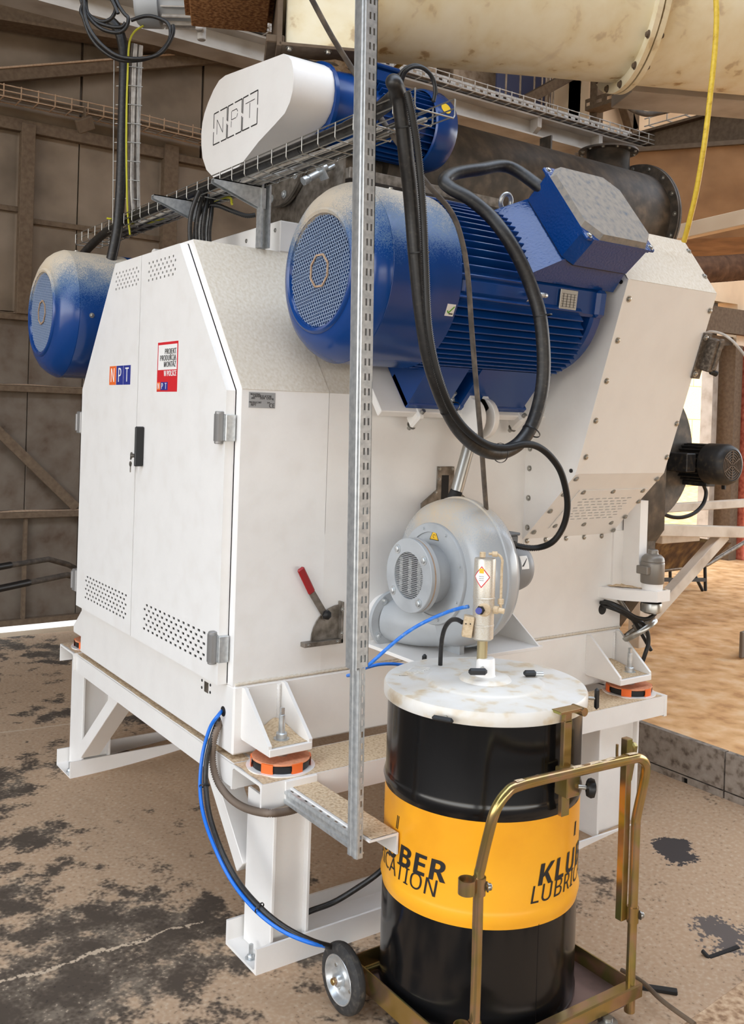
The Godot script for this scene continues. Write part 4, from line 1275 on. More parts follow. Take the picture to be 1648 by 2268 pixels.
	pump(c + Vector3(-0.010, 0, -0.006))


func pump(c: Vector3) -> void:
	M.dusty_metal = grain([0.0, c8(206, 184, 152), 0.3, c8(198, 188, 170), 0.6, c8(206, 202, 194), 1.0, c8(222, 219, 212)], 6.0, 0.38, 0.6, 0.08, 75, 512, 5)
	M.tan_metal = grain([0.0, c8(176, 150, 116), 0.5, c8(206, 184, 152), 1.0, c8(220, 202, 174)], 6.0, 0.8, 0.1, 0.05, 77, 256, 4)
	M.brass = mat(c8(178, 164, 128), 0.35, 0.7)
	var C := Transform3D(Basis.IDENTITY, c)
	var t := thing("grease_pump", "dusty silver grease pump standing on the drum lid with a warning sticker", "pump", c + Vector3(0, 1.02, 0))
	var b := B.new(); b.cyl(c + Vector3(0, 0.99, 0), c + Vector3(0, 1.09, 0), 0.0155, 24); obj("suction_pipe", b, M.brass, t)
	b = B.new(); b.lathe([Vector2(0, 1.078), Vector2(0.026, 1.078), Vector2(0.0315, 1.083), Vector2(0.0315, 1.118), Vector2(0.0325, 1.119), Vector2(0.0325, 1.124), Vector2(0.0315, 1.125), Vector2(0.0315, 1.150), Vector2(0.0315, 1.20)], C, 40); obj("lower_cylinder", b, M.dusty_metal, t)
	b = B.new(); b.lathe([Vector2(0.0315, 1.20), Vector2(0.033, 1.201), Vector2(0.033, 1.205), Vector2(0.032, 1.206), Vector2(0.032, 1.315), Vector2(0.030, 1.32), Vector2(0, 1.32)], C, 40); obj("air_cylinder", b, M.dusty_metal, t)
	var vd := Vector3(-0.62, 0, 0.78); var vr := Vector3(0.78, 0, 0.62)
	b = B.new(); b.cyl(c + vd * 0.02 + Vector3(0, 1.172, 0), c + vd * 0.036 + Vector3(0, 1.172, 0), 0.02, 20, 0.003); obj("inlet_boss", b, M.tan_metal, t)
	b = B.new()
	var il := Vector3(-0.82, 0, 0.56)
	b.cyl(c + il * 0.03 + Vector3(0, 1.172, 0), c + il * 0.046 + Vector3(0, 1.172, 0), 0.013, 6); b.cyl(c + il * 0.044 + Vector3(0, 1.172, 0), c + il * 0.056 + Vector3(0, 1.172, 0), 0.010, 14)
	obj("inlet_fitting", b, M.dark, t)
	b = B.new(); b.cyl(c + il * 0.054 + Vector3(0, 1.173, 0), c + il * 0.062 + Vector3(0, 1.174, 0), 0.0095, 14); obj("hose_collar", b, M.blue_print, t)
	var od := Vector3(0.55, 0, 0.84)
	b = B.new(); b.cyl(c + od * 0.028 + Vector3(0, 1.170, 0), c + od * 0.046 + Vector3(0, 1.170, 0), 0.0125, 6, 0.002); b.cyl(c + od * 0.046 + Vector3(0, 1.17, 0), c + od * 0.062 + Vector3(0, 1.168, 0), 0.0085, 12); obj("outlet_fitting", b, M.tan_metal, t)
	# air bypass line up the right side
	b = B.new()
	var pr := c + vr * 0.05
	b.tube(B.curve([c + vr * 0.03 + Vector3(0, 1.162, 0), pr + Vector3(0, 1.165, 0), pr + Vector3(0, 1.19, 0), pr + Vector3(0, 1.29, 0), pr + Vector3(0, 1.318, 0), c + vr * 0.035 + Vector3(0, 1.333, 0), c + vr * 0.01 + Vector3(0, 1.333, 0)], 5), 0.004, 10)
	obj("bypass_line", b, M.tan_metal, t)
	for q in [[pr + Vector3(0, 1.185, 0), Vector3.UP], [c + vr * 0.02 + Vector3(0, 1.333, 0), vr], [c - vr * 0.008 + Vector3(0, 1.322, 0), Vector3.UP]]:
		b = B.new(); b.cyl(q[0], q[0] + q[1] * 0.016, 0.009, 6, 0.001); obj("fitting", b, M.tan_metal, t)
	b = B.new(); b.box(c - vr * 0.045 + vd * 0.01 + Vector3(0, 1.118, 0), Vector3(0.03, 0.062, 0.032), Basis(vr, Vector3.UP, vd) * Basis(Vector3.BACK, -0.12), 0.002); var vb := obj("valve_block", b, M.tan_metal, t)
	for k in 2:
		b = B.new(); b.cyl(c - vr * (0.052 - 0.013 * k) + vd * 0.0275 + Vector3(0, 1.128, 0), c - vr * (0.052 - 0.013 * k) + vd * 0.0262 + Vector3(0, 1.128, 0), 0.0022, 8); obj("port", b, M.dark, vb)
	# diamond warning sticker wrapped round the cylinder
	for q in [[0.026, M.red_print, 0.0], [0.0225, M.white_print, 0.0003]]:
		b = B.new()
		var s: float = q[0]
		for k in 16:
			var u0 := -s + 2 * s * k / 16.0; var u1 := -s + 2 * s * (k + 1) / 16.0
			var pt := func(u: float, v: float) -> Vector3:
				var a: float = -1.02 + u / 0.032
				return c + Vector3(sin(a), 0, cos(a)) * (0.0324 + q[2]) + Vector3(0, 1.268 + v, 0)
			var h0 := (s - absf(u0)) * 1.25; var h1 := (s - absf(u1)) * 1.25
			var a2 := -1.02 + (u0 + u1) / 2 / 0.032
			b.q(pt.call(u0, -h0), pt.call(u1, -h1), pt.call(u1, h1), pt.call(u0, h0), Vector3(sin(a2), 0, cos(a2)))
		obj("warning_sticker", b, q[1], t)
	b = B.new()
	for k in 6:
		var a := -1.2 + k * 0.07
		b.box(c + Vector3(sin(a), 0, cos(a)) * 0.0329 + Vector3(0, 1.286, 0), Vector3(0.0022, 0.014, 0.0004), Basis(Vector3.UP, a))
	obj("sticker_field", b, mat(c8(240, 196, 40), 0.5), t)
	b = B.new()
	for k in 3:
		for j in 5:
			var a := -1.2 + j * 0.09; b.box(c + Vector3(sin(a), 0, cos(a)) * 0.0331 + Vector3(0, 1.27 - k * 0.006, 0), Vector3(0.0021, 0.0013, 0.0003), Basis(Vector3.UP, a))
	stuff(obj("print", b, M.black_print, t))


func trolley() -> void:
	M.chromate = grain([0.0, c8(158, 132, 66), 0.35, c8(176, 150, 92), 0.6, c8(186, 150, 120), 0.8, c8(150, 148, 84), 1.0, c8(190, 170, 110)], 1.6, 0.24, 0.85, 0.012, 81, 256, 3)
	M.tray = grain([0.0, c8(92, 74, 66), 0.5, c8(132, 106, 98), 1.0, c8(150, 124, 112)], 1.2, 0.4, 0.3, 0.012, 83, 256, 5)
	M.tyre = grain([0.0, c8(36, 35, 34), 0.6, c8(48, 46, 44), 1.0, c8(96, 88, 78)], 5.0, 0.75, 0.0, 0.03, 85, 256, 5)
	var t := thing("drum_trolley", "yellow zinc-plated drum trolley with tall tube handle, tray and wheels", "trolley", Vector3(1.915, 0.0, -2.05))
	var x0 := 1.60; var x1 := 2.228; var z0 := -2.305; var z1 := -1.745
	var b := B.new(); b.bx(x0 + 0.004, x1 - 0.004, 0.07, 0.08, z0, z1 - 0.02); obj("tray_plate", b, M.tray, t)
	b = B.new(); b.bx(x0, x0 + 0.006, 0.062, 0.13, z0, z1 - 0.03, 0.001); obj("side_rail", b, M.chromate, t)
	b = B.new(); b.bx(x1 - 0.006, x1, 0.062, 0.13, z0, z1 - 0.03, 0.001); obj("side_rail", b, M.chromate, t)
	b = B.new(); b.bx(x0, x1, 0.062, 0.125, z0 - 0.006, z0, 0.001); obj("back_rail", b, M.chromate, t)
	b = B.new(); b.bx(x0, x1 + 0.012, 0.088, 0.13, z1 - 0.038, z1, 0.004); obj("front_rail", b, M.chromate, t)
	# bent tube handle
	b = B.new()
	var zp := -1.764
	b.tube(B.curve([Vector3(1.612, 0.12, zp), Vector3(1.612, 0.35, zp), Vector3(1.610, 0.57, zp), Vector3(1.612, 0.615, zp + 0.004), Vector3(1.612, 0.70, zp + 0.026), Vector3(1.620, 0.765, zp + 0.040), Vector3(1.650, 0.803, zp + 0.045), Vector3(1.70, 0.816, zp + 0.046), Vector3(1.90, 0.812, zp + 0.046), Vector3(2.10, 0.806, zp + 0.046), Vector3(2.155, 0.80, zp + 0.045), Vector3(2.19, 0.77, zp + 0.040), Vector3(2.20, 0.71, zp + 0.026), Vector3(2.204, 0.615, zp + 0.004), Vector3(2.206, 0.57, zp), Vector3(2.206, 0.35, zp), Vector3(2.206, 0.12, zp)], 8), 0.0135, 20)
	var hd := obj("handle", b, M.chromate, t)
	b = B.new()
	b.field(1.68, 2.14, 60, zp + 0.039, zp + 0.053, 4, func(x, z): return lerpf(0.8298, 0.8205, (x - 1.68) / 0.46) - pow((z - zp - 0.046) / 0.0135, 2) * 0.005 + 0.0008 * sin(x * 90.0) if sin(x * 23.0) + sin(x * 57.0) > -0.7 else NAN)
	stuff(obj("sawdust", b, M.dust, hd))
	# clamps and cable rings
	for q in [[1.612, 0.565], [1.612, 0.20], [2.206, 0.33]]:
		b = B.new(); b.lathe([Vector2(0.0136, -0.022), Vector2(0.017, -0.022), Vector2(0.017, 0.022), Vector2(0.0136, 0.022)], Transform3D(Basis.IDENTITY, Vector3(q[0], q[1], zp)), 24); obj("pipe_clamp", b, M.chromate, t)
		b = B.new(); b.bolt(Vector3(q[0] + 0.015, q[1] - 0.002, zp + 0.012), Vector3(0.9, 0, 0.4).normalized(), 0.009, 0.012); obj("bolt", b, M.steel, t)
		if q[0] < 2:
			b = B.new(); b.lathe([Vector2(0.02, -0.018), Vector2(0.0222, -0.018), Vector2(0.0222, 0.018), Vector2(0.02, 0.018), Vector2(0.02, -0.018)], Transform3D(Basis.IDENTITY, Vector3(q[0] - 0.034, q[1] + 0.004, zp - 0.008)), 28); obj("hose_ring", b, M.chromate, t)
	# square post with hook on the right
	b = B.new(); b.bx(2.172, 2.196, 0.31, 0.832, -1.80, -1.776, 0.002); obj("square_post", b, M.chromate, t)
	b = B.new(); b.tube(B.curve([Vector3(2.175, 0.785, -1.79), Vector3(2.15, 0.782, -1.785), Vector3(2.135, 0.788, -1.78), Vector3(2.133, 0.805, -1.78), Vector3(2.133, 0.825, -1.78)], 5), 0.004, 10); obj("hook", b, M.chromate, t)
	b = B.new(); b.bar(Vector3(2.20, 0.70, -1.80), Vector3(2.225, 0.81, -1.80), 0.028, 0.03, Vector3.BACK, 0.008); obj("post_clip", b, M.chromate, t)
	# hold-down hook over the lid
	b = B.new()
	b.bx(1.915, 1.945, 0.665, 0.925, -1.806, -1.79, 0.002); b.bx(1.895, 1.985, 0.945, 0.953, -1.822, -1.785, 0.001); b.bx(1.918, 1.942, 0.92, 0.95, -1.806, -1.79, 0.001)
	b.cyl(Vector3(1.982, 0.942, -1.825), Vector3(1.982, 0.942, -1.78), 0.012, 14)
	for i in b.V.size(): b.V[i].z += 0.012
	obj("hold_down_hook", b, M.chromate, t)
	b = B.new(); b.bx(1.905, 1.955, 0.725, 0.80, -1.80, -1.752, 0.003); obj("hook_guide", b, M.chromate, t)
	b = B.new(); b.cyl(Vector3(1.945, 0.752, -1.75), Vector3(1.965, 0.750, -1.735), 0.006, 10); obj("screw", b, M.steel, t)
	b = B.new(); b.lathe([Vector2(0.01, 0), Vector2(0.024, 0.004), Vector2(0.027, 0.012), Vector2(0.024, 0.022), Vector2(0.012, 0.026), Vector2(0.010, 0.022), Vector2(0, 0.022)], B.along(Vector3(1.962, 0.750, -1.738), Vector3(2.0, 0.746, -1.71)), 7); obj("knob", b, M.black, t)
	# wheels
	var cx := 1.553; var cz := -2.265; var r := 0.098
	for s in 2:
		var wx: float = [cx, 2.275][s]
		var sg: float = [-1.0, 1.0][s]
		var xf := B.along(Vector3(wx, 0.0985, cz), Vector3(wx + sg, 0.0985, cz))
		b = B.new()
		b.lathe([Vector2(0.066, 0.016), Vector2(0.069, 0.0195), Vector2(0.088, 0.0185), Vector2(0.0945, 0.014), Vector2(0.0955, 0.0095), Vector2(0.097, 0.0085), Vector2(r, 0.003), Vector2(r, -0.003), Vector2(0.097, -0.0085), Vector2(0.0955, -0.0095), Vector2(0.0945, -0.014), Vector2(0.088, -0.0185), Vector2(0.066, -0.018)], xf, 64)
		var ty := obj("tyre", b, M.tyre, t)
		b = B.new()
		b.lathe([Vector2(0.0695, 0.018), Vector2(0.068, 0.0205), Vector2(0.065, 0.0195), Vector2(0.060, 0.008), Vector2(0.054, 0.002), Vector2(0.036, 0.001), Vector2(0.026, 0.004), Vector2(0.020, 0.008), Vector2(0.018, 0.026), Vector2(0.015, 0.029), Vector2(0.0, 0.029)], xf, 48)
		b.lathe([Vector2(0.066, -0.018), Vector2(0.0, -0.018)], xf, 32)
		var rim := obj("rim", b, M.zinc, t, "zinc-plated pressed wheel rim")
		b = B.new(); b.lathe([Vector2(0.010, 0.028), Vector2(0.010, 0.038), Vector2(0.008, 0.040), Vector2(0, 0.040)], xf, 16); obj("axle_end", b, M.chromate, rim)
		for k in 4:
			var a := TAU * k / 4 + 0.5
			b = B.new(); b.lathe([Vector2(0.0065, 0.0), Vector2(0.005, 0.003), Vector2(0, 0.003)], Transform3D(xf.basis, xf * Vector3(cos(a) * 0.043, 0.001, sin(a) * 0.043)), 12); obj("rivet", b, M.steel, rim)
	b = B.new(); b.cyl(Vector3(cx, 0.0985, cz), Vector3(2.275, 0.0985, cz), 0.010, 12); obj("axle", b, M.chromate, t)
	# front swivel castor and support stud
	b = B.new(); b.lathe([Vector2(0, 0.088), Vector2(0.014, 0.088), Vector2(0.014, 0.078), Vector2(0.028, 0.076), Vector2(0.028, 0.070), Vector2(0.024, 0.066), Vector2(0.028, 0.062), Vector2(0.024, 0.056), Vector2(0, 0.056)], Transform3D(Basis.IDENTITY, Vector3(2.085, 0, -1.74)), 24); obj("castor_head", b, M.steel, t)
	b = B.new(); b.bx(2.058, 2.066, 0.02, 0.06, -1.765, -1.71, 0.001); b.bx(2.104, 2.112, 0.02, 0.06, -1.765, -1.71, 0.001); b.bx(2.058, 2.112, 0.055, 0.062, -1.765, -1.715, 0.001); obj("castor_fork", b, M.zinc, t)
	b = B.new(); b.cyl(Vector3(2.07, 0.032, -1.735), Vector3(2.10, 0.032, -1.735), 0.031, 24, 0.004); obj("castor_wheel", b, M.tyre, t)
	b = B.new(); b.cyl(Vector3(2.206, 0.05, -1.764), Vector3(2.206, 0.09, -1.764), 0.0155, 18); obj("handle_stub", b, M.chromate, t)


func cable(called: String, label: String, category: String, pts: Array, r: float, m: Material, rid := 0.0, pit := 0.012, group := "", per := 6, sides := 14) -> MeshInstance3D:
	var b := B.new()
	b.tube(B.curve(pts, per), r, sides, rid, pit)
	var o := obj(called, b, m)
	tag(o, label, category, group)
	return o


func tie(parent: Node3D, p: Vector3, d: Vector3, rx: float) -> void:
	var b := B.new()
	var xf := B.along(p, p + d)
	b.lathe([Vector2(rx, -0.002), Vector2(rx + 0.0015, -0.002), Vector2(rx + 0.0015, 0.002), Vector2(rx, 0.002)], xf, 20)
	obj("cable_tie", b, M.black, parent)


func E2() -> void:
	blower()
	struts()
	tray()
	hoses()
	upper()
	right_end()
	overhead()
	background()


func blower() -> void:
	M.grey_paint = grain([0.0, c8(150, 152, 154), 0.5, c8(168, 171, 173), 1.0, c8(176, 179, 181)], 1.5, 0.42, 0.0, 0.012, 91, 256)
	M.grey_cover = dusted(c8(166, 169, 171), c8(200, 174, 140), 0.25, 0.62, 12)
	M.dark_grey = mat(c8(104, 106, 108), 0.5)
	var t := thing("side_channel_blower", "grey round blower with screened inlet flange between the machine side and the drum", "blower", Vector3(2.15, 0.925, -2.54))
	var X := Transform3D(B.along(Vector3.ZERO, Vector3.RIGHT).basis, Vector3(0, 1.197, -2.54))
	var b := B.new()
	b.lathe([Vector2(0.165, 2.062), Vector2(0.182, 2.064), Vector2(0.208, 2.068), Vector2(0.230, 2.080), Vector2(0.246, 2.10), Vector2(0.254, 2.13), Vector2(0.2555, 2.168), Vector2(0.2615, 2.170), Vector2(0.2615, 2.180), Vector2(0.2555, 2.182), Vector2(0.253, 2.21), Vector2(0.24, 2.238), Vector2(0.21, 2.256), Vector2(0.0, 2.26)], X, 80)
	var cs := obj("casing", b, M.grey_cover, t, "round casing, sawdust on its crown")
	b = B.new(); b.lathe([Vector2(0.0, 2.056), Vector2(0.142, 2.056), Vector2(0.143, 2.05), Vector2(0.172, 2.05), Vector2(0.174, 2.053), Vector2(0.174, 2.066)], X, 64); obj("front_plate", b, M.grey_paint, t)
	for k in 8:
		var a := TAU * k / 8 + 0.3
		b = B.new(); b.bolt(Vector3(2.05, 1.197 + sin(a) * 0.158, -2.54 + cos(a) * 0.158), Vector3.LEFT, 0.005, 0.005); obj("bolt", b, M.grey_paint, cs)
	b = B.new(); b.lathe([Vector2(0.078, 1.958), Vector2(0.079, 1.953), Vector2(0.124, 1.953), Vector2(0.126, 1.955), Vector2(0.126, 1.968), Vector2(0.122, 1.969)], X, 64); b.lathe([Vector2(0.122, 1.974), Vector2(0.127, 1.975), Vector2(0.127, 1.988), Vector2(0.1, 1.99), Vector2(0.1, 2.056)], X, 64); b.lathe([Vector2(0.078, 2.05), Vector2(0.078, 1.955)], X, 40); var fl := obj("inlet_flange", b, M.grey_paint, t)
	b = B.new(); b.lathe([Vector2(0.1, 1.968), Vector2(0.1245, 1.968), Vector2(0.1245, 1.976), Vector2(0.1, 1.976)], X, 64); obj("gasket", b, M.rail_dust, fl)
	for k in 4:
		var a := TAU * k / 4 + 0.65
		b = B.new(); b.bolt(Vector3(1.953, 1.197 + sin(a) * 0.104, -2.54 + cos(a) * 0.104), Vector3.LEFT, 0.011, 0.009); obj("bolt", b, M.zinc, fl)
	# inlet screen: bars with zigzag wires behind
	b = B.new()
	for k in 24:
		var y := -0.073 + k * 0.00635
		var h := sqrt(maxf(0.0, 0.078 * 0.078 - y * y))
		if h > 0.01: b.bx(1.957, 1.9585, 1.197 + y, 1.197 + y + 0.002, -2.54 - h, -2.54 + h)
	stuff(obj("screen_wires", b, M.zinc, fl))
	b = B.new()
	for z in [-0.05, 0.0, 0.05]:
		for j in 3:
			var pt := PackedVector3Array()
			for k in 20: pt.append(Vector3(1.960, 1.197 - 0.062 + k * 0.0065, -2.54 + z + 0.006 * (j - 1) + (0.0035 if k % 2 else -0.0035)))
			b.tube(pt, 0.0014, 5, 0, 0.01, false)
	stuff(obj("screen_wires", b, M.zinc, fl))
	b = B.new(); b.lathe([Vector2(0.078, 2.05), Vector2(0.0, 2.05)], X, 32); obj("inlet_cavity", b, M.grey_paint, fl)
	# warning triangle
	b = B.new(); b.prism(poly([-0.026, 0, 0.026, 0, 0, 0.044]), 0.0, 0.0006, Transform3D(front(0).basis, Vector3(2.0565, 1.312, -2.535))); obj("warning_sticker", b, M.black_print, t)
	b = B.new(); b.prism(poly([-0.0215, 0, 0.0215, 0, 0, 0.037]), 0.0006, 0.0012, Transform3D(front(0).basis, Vector3(2.0565, 1.3145, -2.535))); obj("sticker_field", b, mat(c8(236, 186, 44), 0.5), t, "yellow warning triangle")
	b = B.new()
	var rg := PackedVector3Array()
	for k in 11: rg.append(Vector3(2.055, 1.326 + sin(k * 0.5) * 0.006, -2.535 + cos(k * 0.5) * 0.006))
	b.tube(rg, 0.0008, 5); obj("print", b, M.black_print, t)
	# outlet towards the machine
	b = B.new(); b.tube(B.curve([Vector3(2.16, 1.04, -2.47), Vector3(2.14, 1.015, -2.54), Vector3(2.08, 1.0, -2.65), Vector3(2.05, 1.0, -2.75)], 6), 0.076, 32, 0, 0.01, false); obj("outlet_duct", b, M.grey_paint, t)
	var Z := B.along(Vector3(2.05, 1.0, -2.735), Vector3(2.05, 1.0, -2.8))
	b = B.new(); b.lathe([Vector2(0.07, 0), Vector2(0.104, 0), Vector2(0.105, 0.002), Vector2(0.105, 0.016), Vector2(0.07, 0.016)], Z, 48); var of := obj("outlet_flange", b, M.grey_paint, t)
	for k in 4:
		var a := TAU * k / 4 + 0.6
		b = B.new(); b.bolt(Vector3(2.05 + cos(a) * 0.09, 1.0 + sin(a) * 0.09, -2.735), Vector3.BACK, 0.010, 0.008); obj("bolt", b, M.zinc, of)
	b = B.new(); b.cyl(Vector3(2.05, 1.0, -2.751), Vector3(2.05, 1.0, -2.82), 0.085, 36); obj("outlet_stub", b, M.white, t)
	# motor
	b = B.new()
	b.lathe([Vector2(0.0, 2.235), Vector2(0.066, 2.235), Vector2(0.066, 2.40), Vector2(0, 2.40)], X, 32)
	for k in 20:
		var a := TAU * k / 20
		var d := Vector3(0, sin(a), cos(a)); b.box(Vector3(2.335, 1.197, -2.54) + d * 0.073, Vector3(0.12, 0.020, 0.0045), Basis(Vector3.RIGHT, d, Vector3.RIGHT.cross(d)), 0.001)
	obj("motor_body", b, M.dark_grey, t)
	b = B.new(); b.lathe([Vector2(0.084, 2.385), Vector2(0.088, 2.388), Vector2(0.088, 2.44), Vector2(0.082, 2.462), Vector2(0.07, 2.47), Vector2(0.0, 2.47)], X, 48); obj("fan_cover", b, mat(c8(132, 133, 134), 0.45), t)
	b = B.new()
	for k in 6: b.box(Vector3(2.412, 1.197 + sin(0.1 + k * 0.09) * 0.0884, -2.54 + cos(0.1 + k * 0.09) * 0.0884), Vector3(0.036, 0.0085, 0.0008), Basis(Vector3.RIGHT, -(0.1 + k * 0.09)))
	obj("maker_sticker", b, M.white_print, t, "white sticker")
	b = B.new()
	for k in 9: b.box(Vector3(2.40 + 0.003 * k, 1.197 + sin(0.18 + 0.035 * k) * 0.089, -2.54 + cos(0.18 + 0.035 * k) * 0.089), Vector3(0.009 - 0.0008 * k, 0.003, 0.0006), Basis(Vector3.RIGHT, -(0.18 + k * 0.035)))
	stuff(obj("print", b, M.black_print, t))
	b = B.new(); b.bx(2.30, 2.41, 1.272, 1.318, -2.585, -2.49, 0.004); b.bx(2.295, 2.415, 1.318, 1.328, -2.59, -2.485, 0.003); obj("terminal_box", b, M.dark_grey, t)
	b = B.new(); b.cyl(Vector3(2.345, 1.295, -2.49), Vector3(2.352, 1.294, -2.462), 0.014, 8, 0.002); b.cyl(Vector3(2.352, 1.294, -2.47), Vector3(2.356, 1.293, -2.45), 0.0115, 16); obj("cable_gland", b, M.black, t)
	# carrying shelf and gusset on the machine side
	t = thing("blower_shelf", "white steel shelf with triangular gusset under the grey blower", "shelf", Vector3(2.25, 0.91, -2.64))
	b = B.new(); b.bx(1.95, 2.50, 0.908, 0.92, -2.80, -2.44, 0.001); obj("shelf_plate", b, M.white, t)
	b = B.new(); b.prism(poly([-2.44, 0.92, -2.80, 0.92, -2.80, 1.15]), -0.006, 0.0, Transform3D(Basis(Vector3(0, 0, 1), Vector3.UP, Vector3(-1, 0, 0)), Vector3(2.48, 0, 0))); obj("gusset", b, M.white, t)
	b = B.new(); b.bx(2.14, 2.16, 0.92, 0.985, -2.6, -2.48); obj("foot", b, M.grey_paint, t)
	b = B.new(); b.bx(2.25, 2.27, 0.92, 1.0, -2.6, -2.48); obj("foot", b, M.grey_paint, t)


func slotted(b: B, xf: Transform3D, w: float, y0: float, y1: float, cols: Array, pitch: float, sw: float, sh: float) -> void:
	var hol := []
	var n := int((y1 - y0 - 0.02) / pitch)
	for k in n:
		for c in cols: hol.append(Rect2(c - sw / 2, y0 + 0.015 + k * pitch, sw, sh))
	b.perf(poly([0, y0, w, y0, w, y1, 0, y1]), hol, 0.002, xf)


func struts() -> void:
	# outer channel: plain lipped side towards -x, slotted side towards +z
	var t := thing("upright_channel", "tall galvanized slotted upright channel in front of the near blue motor", "channel", Vector3(1.49, 0.52, -2.15))
	var ln := Transform3D(Basis(Vector3(1, 0, 0), Vector3(-0.0215, 1, 0.0), Vector3(0, 0, 1)), Vector3(1.502, 0, -2.125))
	var b := B.new()
	slotted(b, Transform3D(ln.basis, ln * Vector3(-0.012, 0, -0.002)), 0.038, 1.042, 3.3, [0.014, 0.027], 0.0405, 0.006, 0.019)
	obj("slotted_face", b, M.zinc, t)
	b = B.new()
	var pf := poly([-0.012, 0.0, -0.014, -0.002, -0.014, -0.012, -0.0165, -0.0145, -0.0165, -0.040, -0.014, -0.043, -0.014, -0.052, -0.012, -0.052, -0.012, -0.042, -0.0145, -0.0395, -0.0145, -0.015, -0.012, -0.0125])
	b.prism(pf, 1.035, 3.3, Transform3D(Basis(Vector3(1, 0, 0), Vector3(0, 0, 1), Vector3(-0.0215, 1, 0)), ln.origin))
	obj("lipped_side", b, M.zinc, t)
	b = B.new(); b.prism(poly([0.024, 0, 0.026, 0, 0.026, -0.052, 0.024, -0.052]), 1.042, 3.3, Transform3D(Basis(Vector3(1, 0, 0), Vector3(0, 0, 1), Vector3(-0.0215, 1, 0)), ln.origin)); obj("far_side", b, M.zinc, t)
	# inner rail slid into it
	b = B.new()
	slotted(b, Transform3D(ln.basis, ln * Vector3(0.0, 0, -0.006)), 0.020, 0.512, 1.5, [0.0125], 0.032, 0.006, 0.017)
	b.prism(poly([0.0, -0.006, 0.003, -0.003, 0.005, -0.006]), 0.512, 1.2, Transform3D(Basis(Vector3(1, 0, 0), Vector3(0, 0, 1), Vector3(-0.0215, 1, 0)), ln.origin))
	obj("inner_rail_face", b, M.zinc, t)
	b = B.new()
	b.prism(poly([0.0, -0.006, -0.003, -0.012, -0.003, -0.019, -0.0005, -0.021, -0.0005, -0.032, -0.003, -0.034, -0.003, -0.046, 0.0, -0.046, 0.0, -0.03, 0.001, -0.03, 0.001, -0.02, 0.0, -0.02]), 0.512, 1.5, Transform3D(Basis(Vector3(1, 0, 0), Vector3(0, 0, 1), Vector3(-0.0215, 1, 0)), ln.origin))
	obj("inner_rail_side", b, M.zinc, t)
	# bracket arm: angle iron with a slotted rail along its side
	t = thing("bracket_arm", "dusty white angle iron arm with slotted rail carrying the upright channel", "bracket", Vector3(1.55, 0.52, -2.36))
	b = B.new(); b.sweep(poly([-0.05, 0, 0.05, 0, 0.05, -0.006, -0.042, -0.006, -0.044, -0.01, -0.044, -0.06, -0.05, -0.06]), Vector3(1.572, 0.562, -2.55), Vector3(1.572, 0.562, -2.115))
	b.mirror(0, 1.572)
	var an := obj("angle_iron", b, M.white, t)
	b = B.new(); b.field(1.53, 1.62, 10, -2.55, -2.118, 40, func(x, z): return 0.5632 + 0.0018 * absf(sin(x * 140.0) * sin(z * 60.0))); stuff(obj("sawdust", b, M.dust, an))
	b = B.new()
	slotted(b, Transform3D(Basis(Vector3(-1, 0, 0), Vector3(0, 0, 1), Vector3(0, 1, 0)), Vector3(1.526, 0.556, 0)), 0.020, -2.55, -2.145, [0.009], 0.042, 0.006, 0.016)
	obj("rail_top", b, M.zinc, t)
	b = B.new(); b.prism(poly([1.506, 0.557, 1.503, 0.553, 1.503, 0.546, 1.506, 0.543, 1.506, 0.532, 1.502, 0.529, 1.502, 0.518, 1.508, 0.515, 1.526, 0.515, 1.526, 0.519, 1.509, 0.519, 1.509, 0.557]), -2.55, -2.145); obj("rail_side", b, M.zinc, t)
	b = B.new(); b.bx(1.505, 1.62, 0.515, 0.585, -2.553, -2.545, 0.001); obj("weld_plate", b, M.white, t)


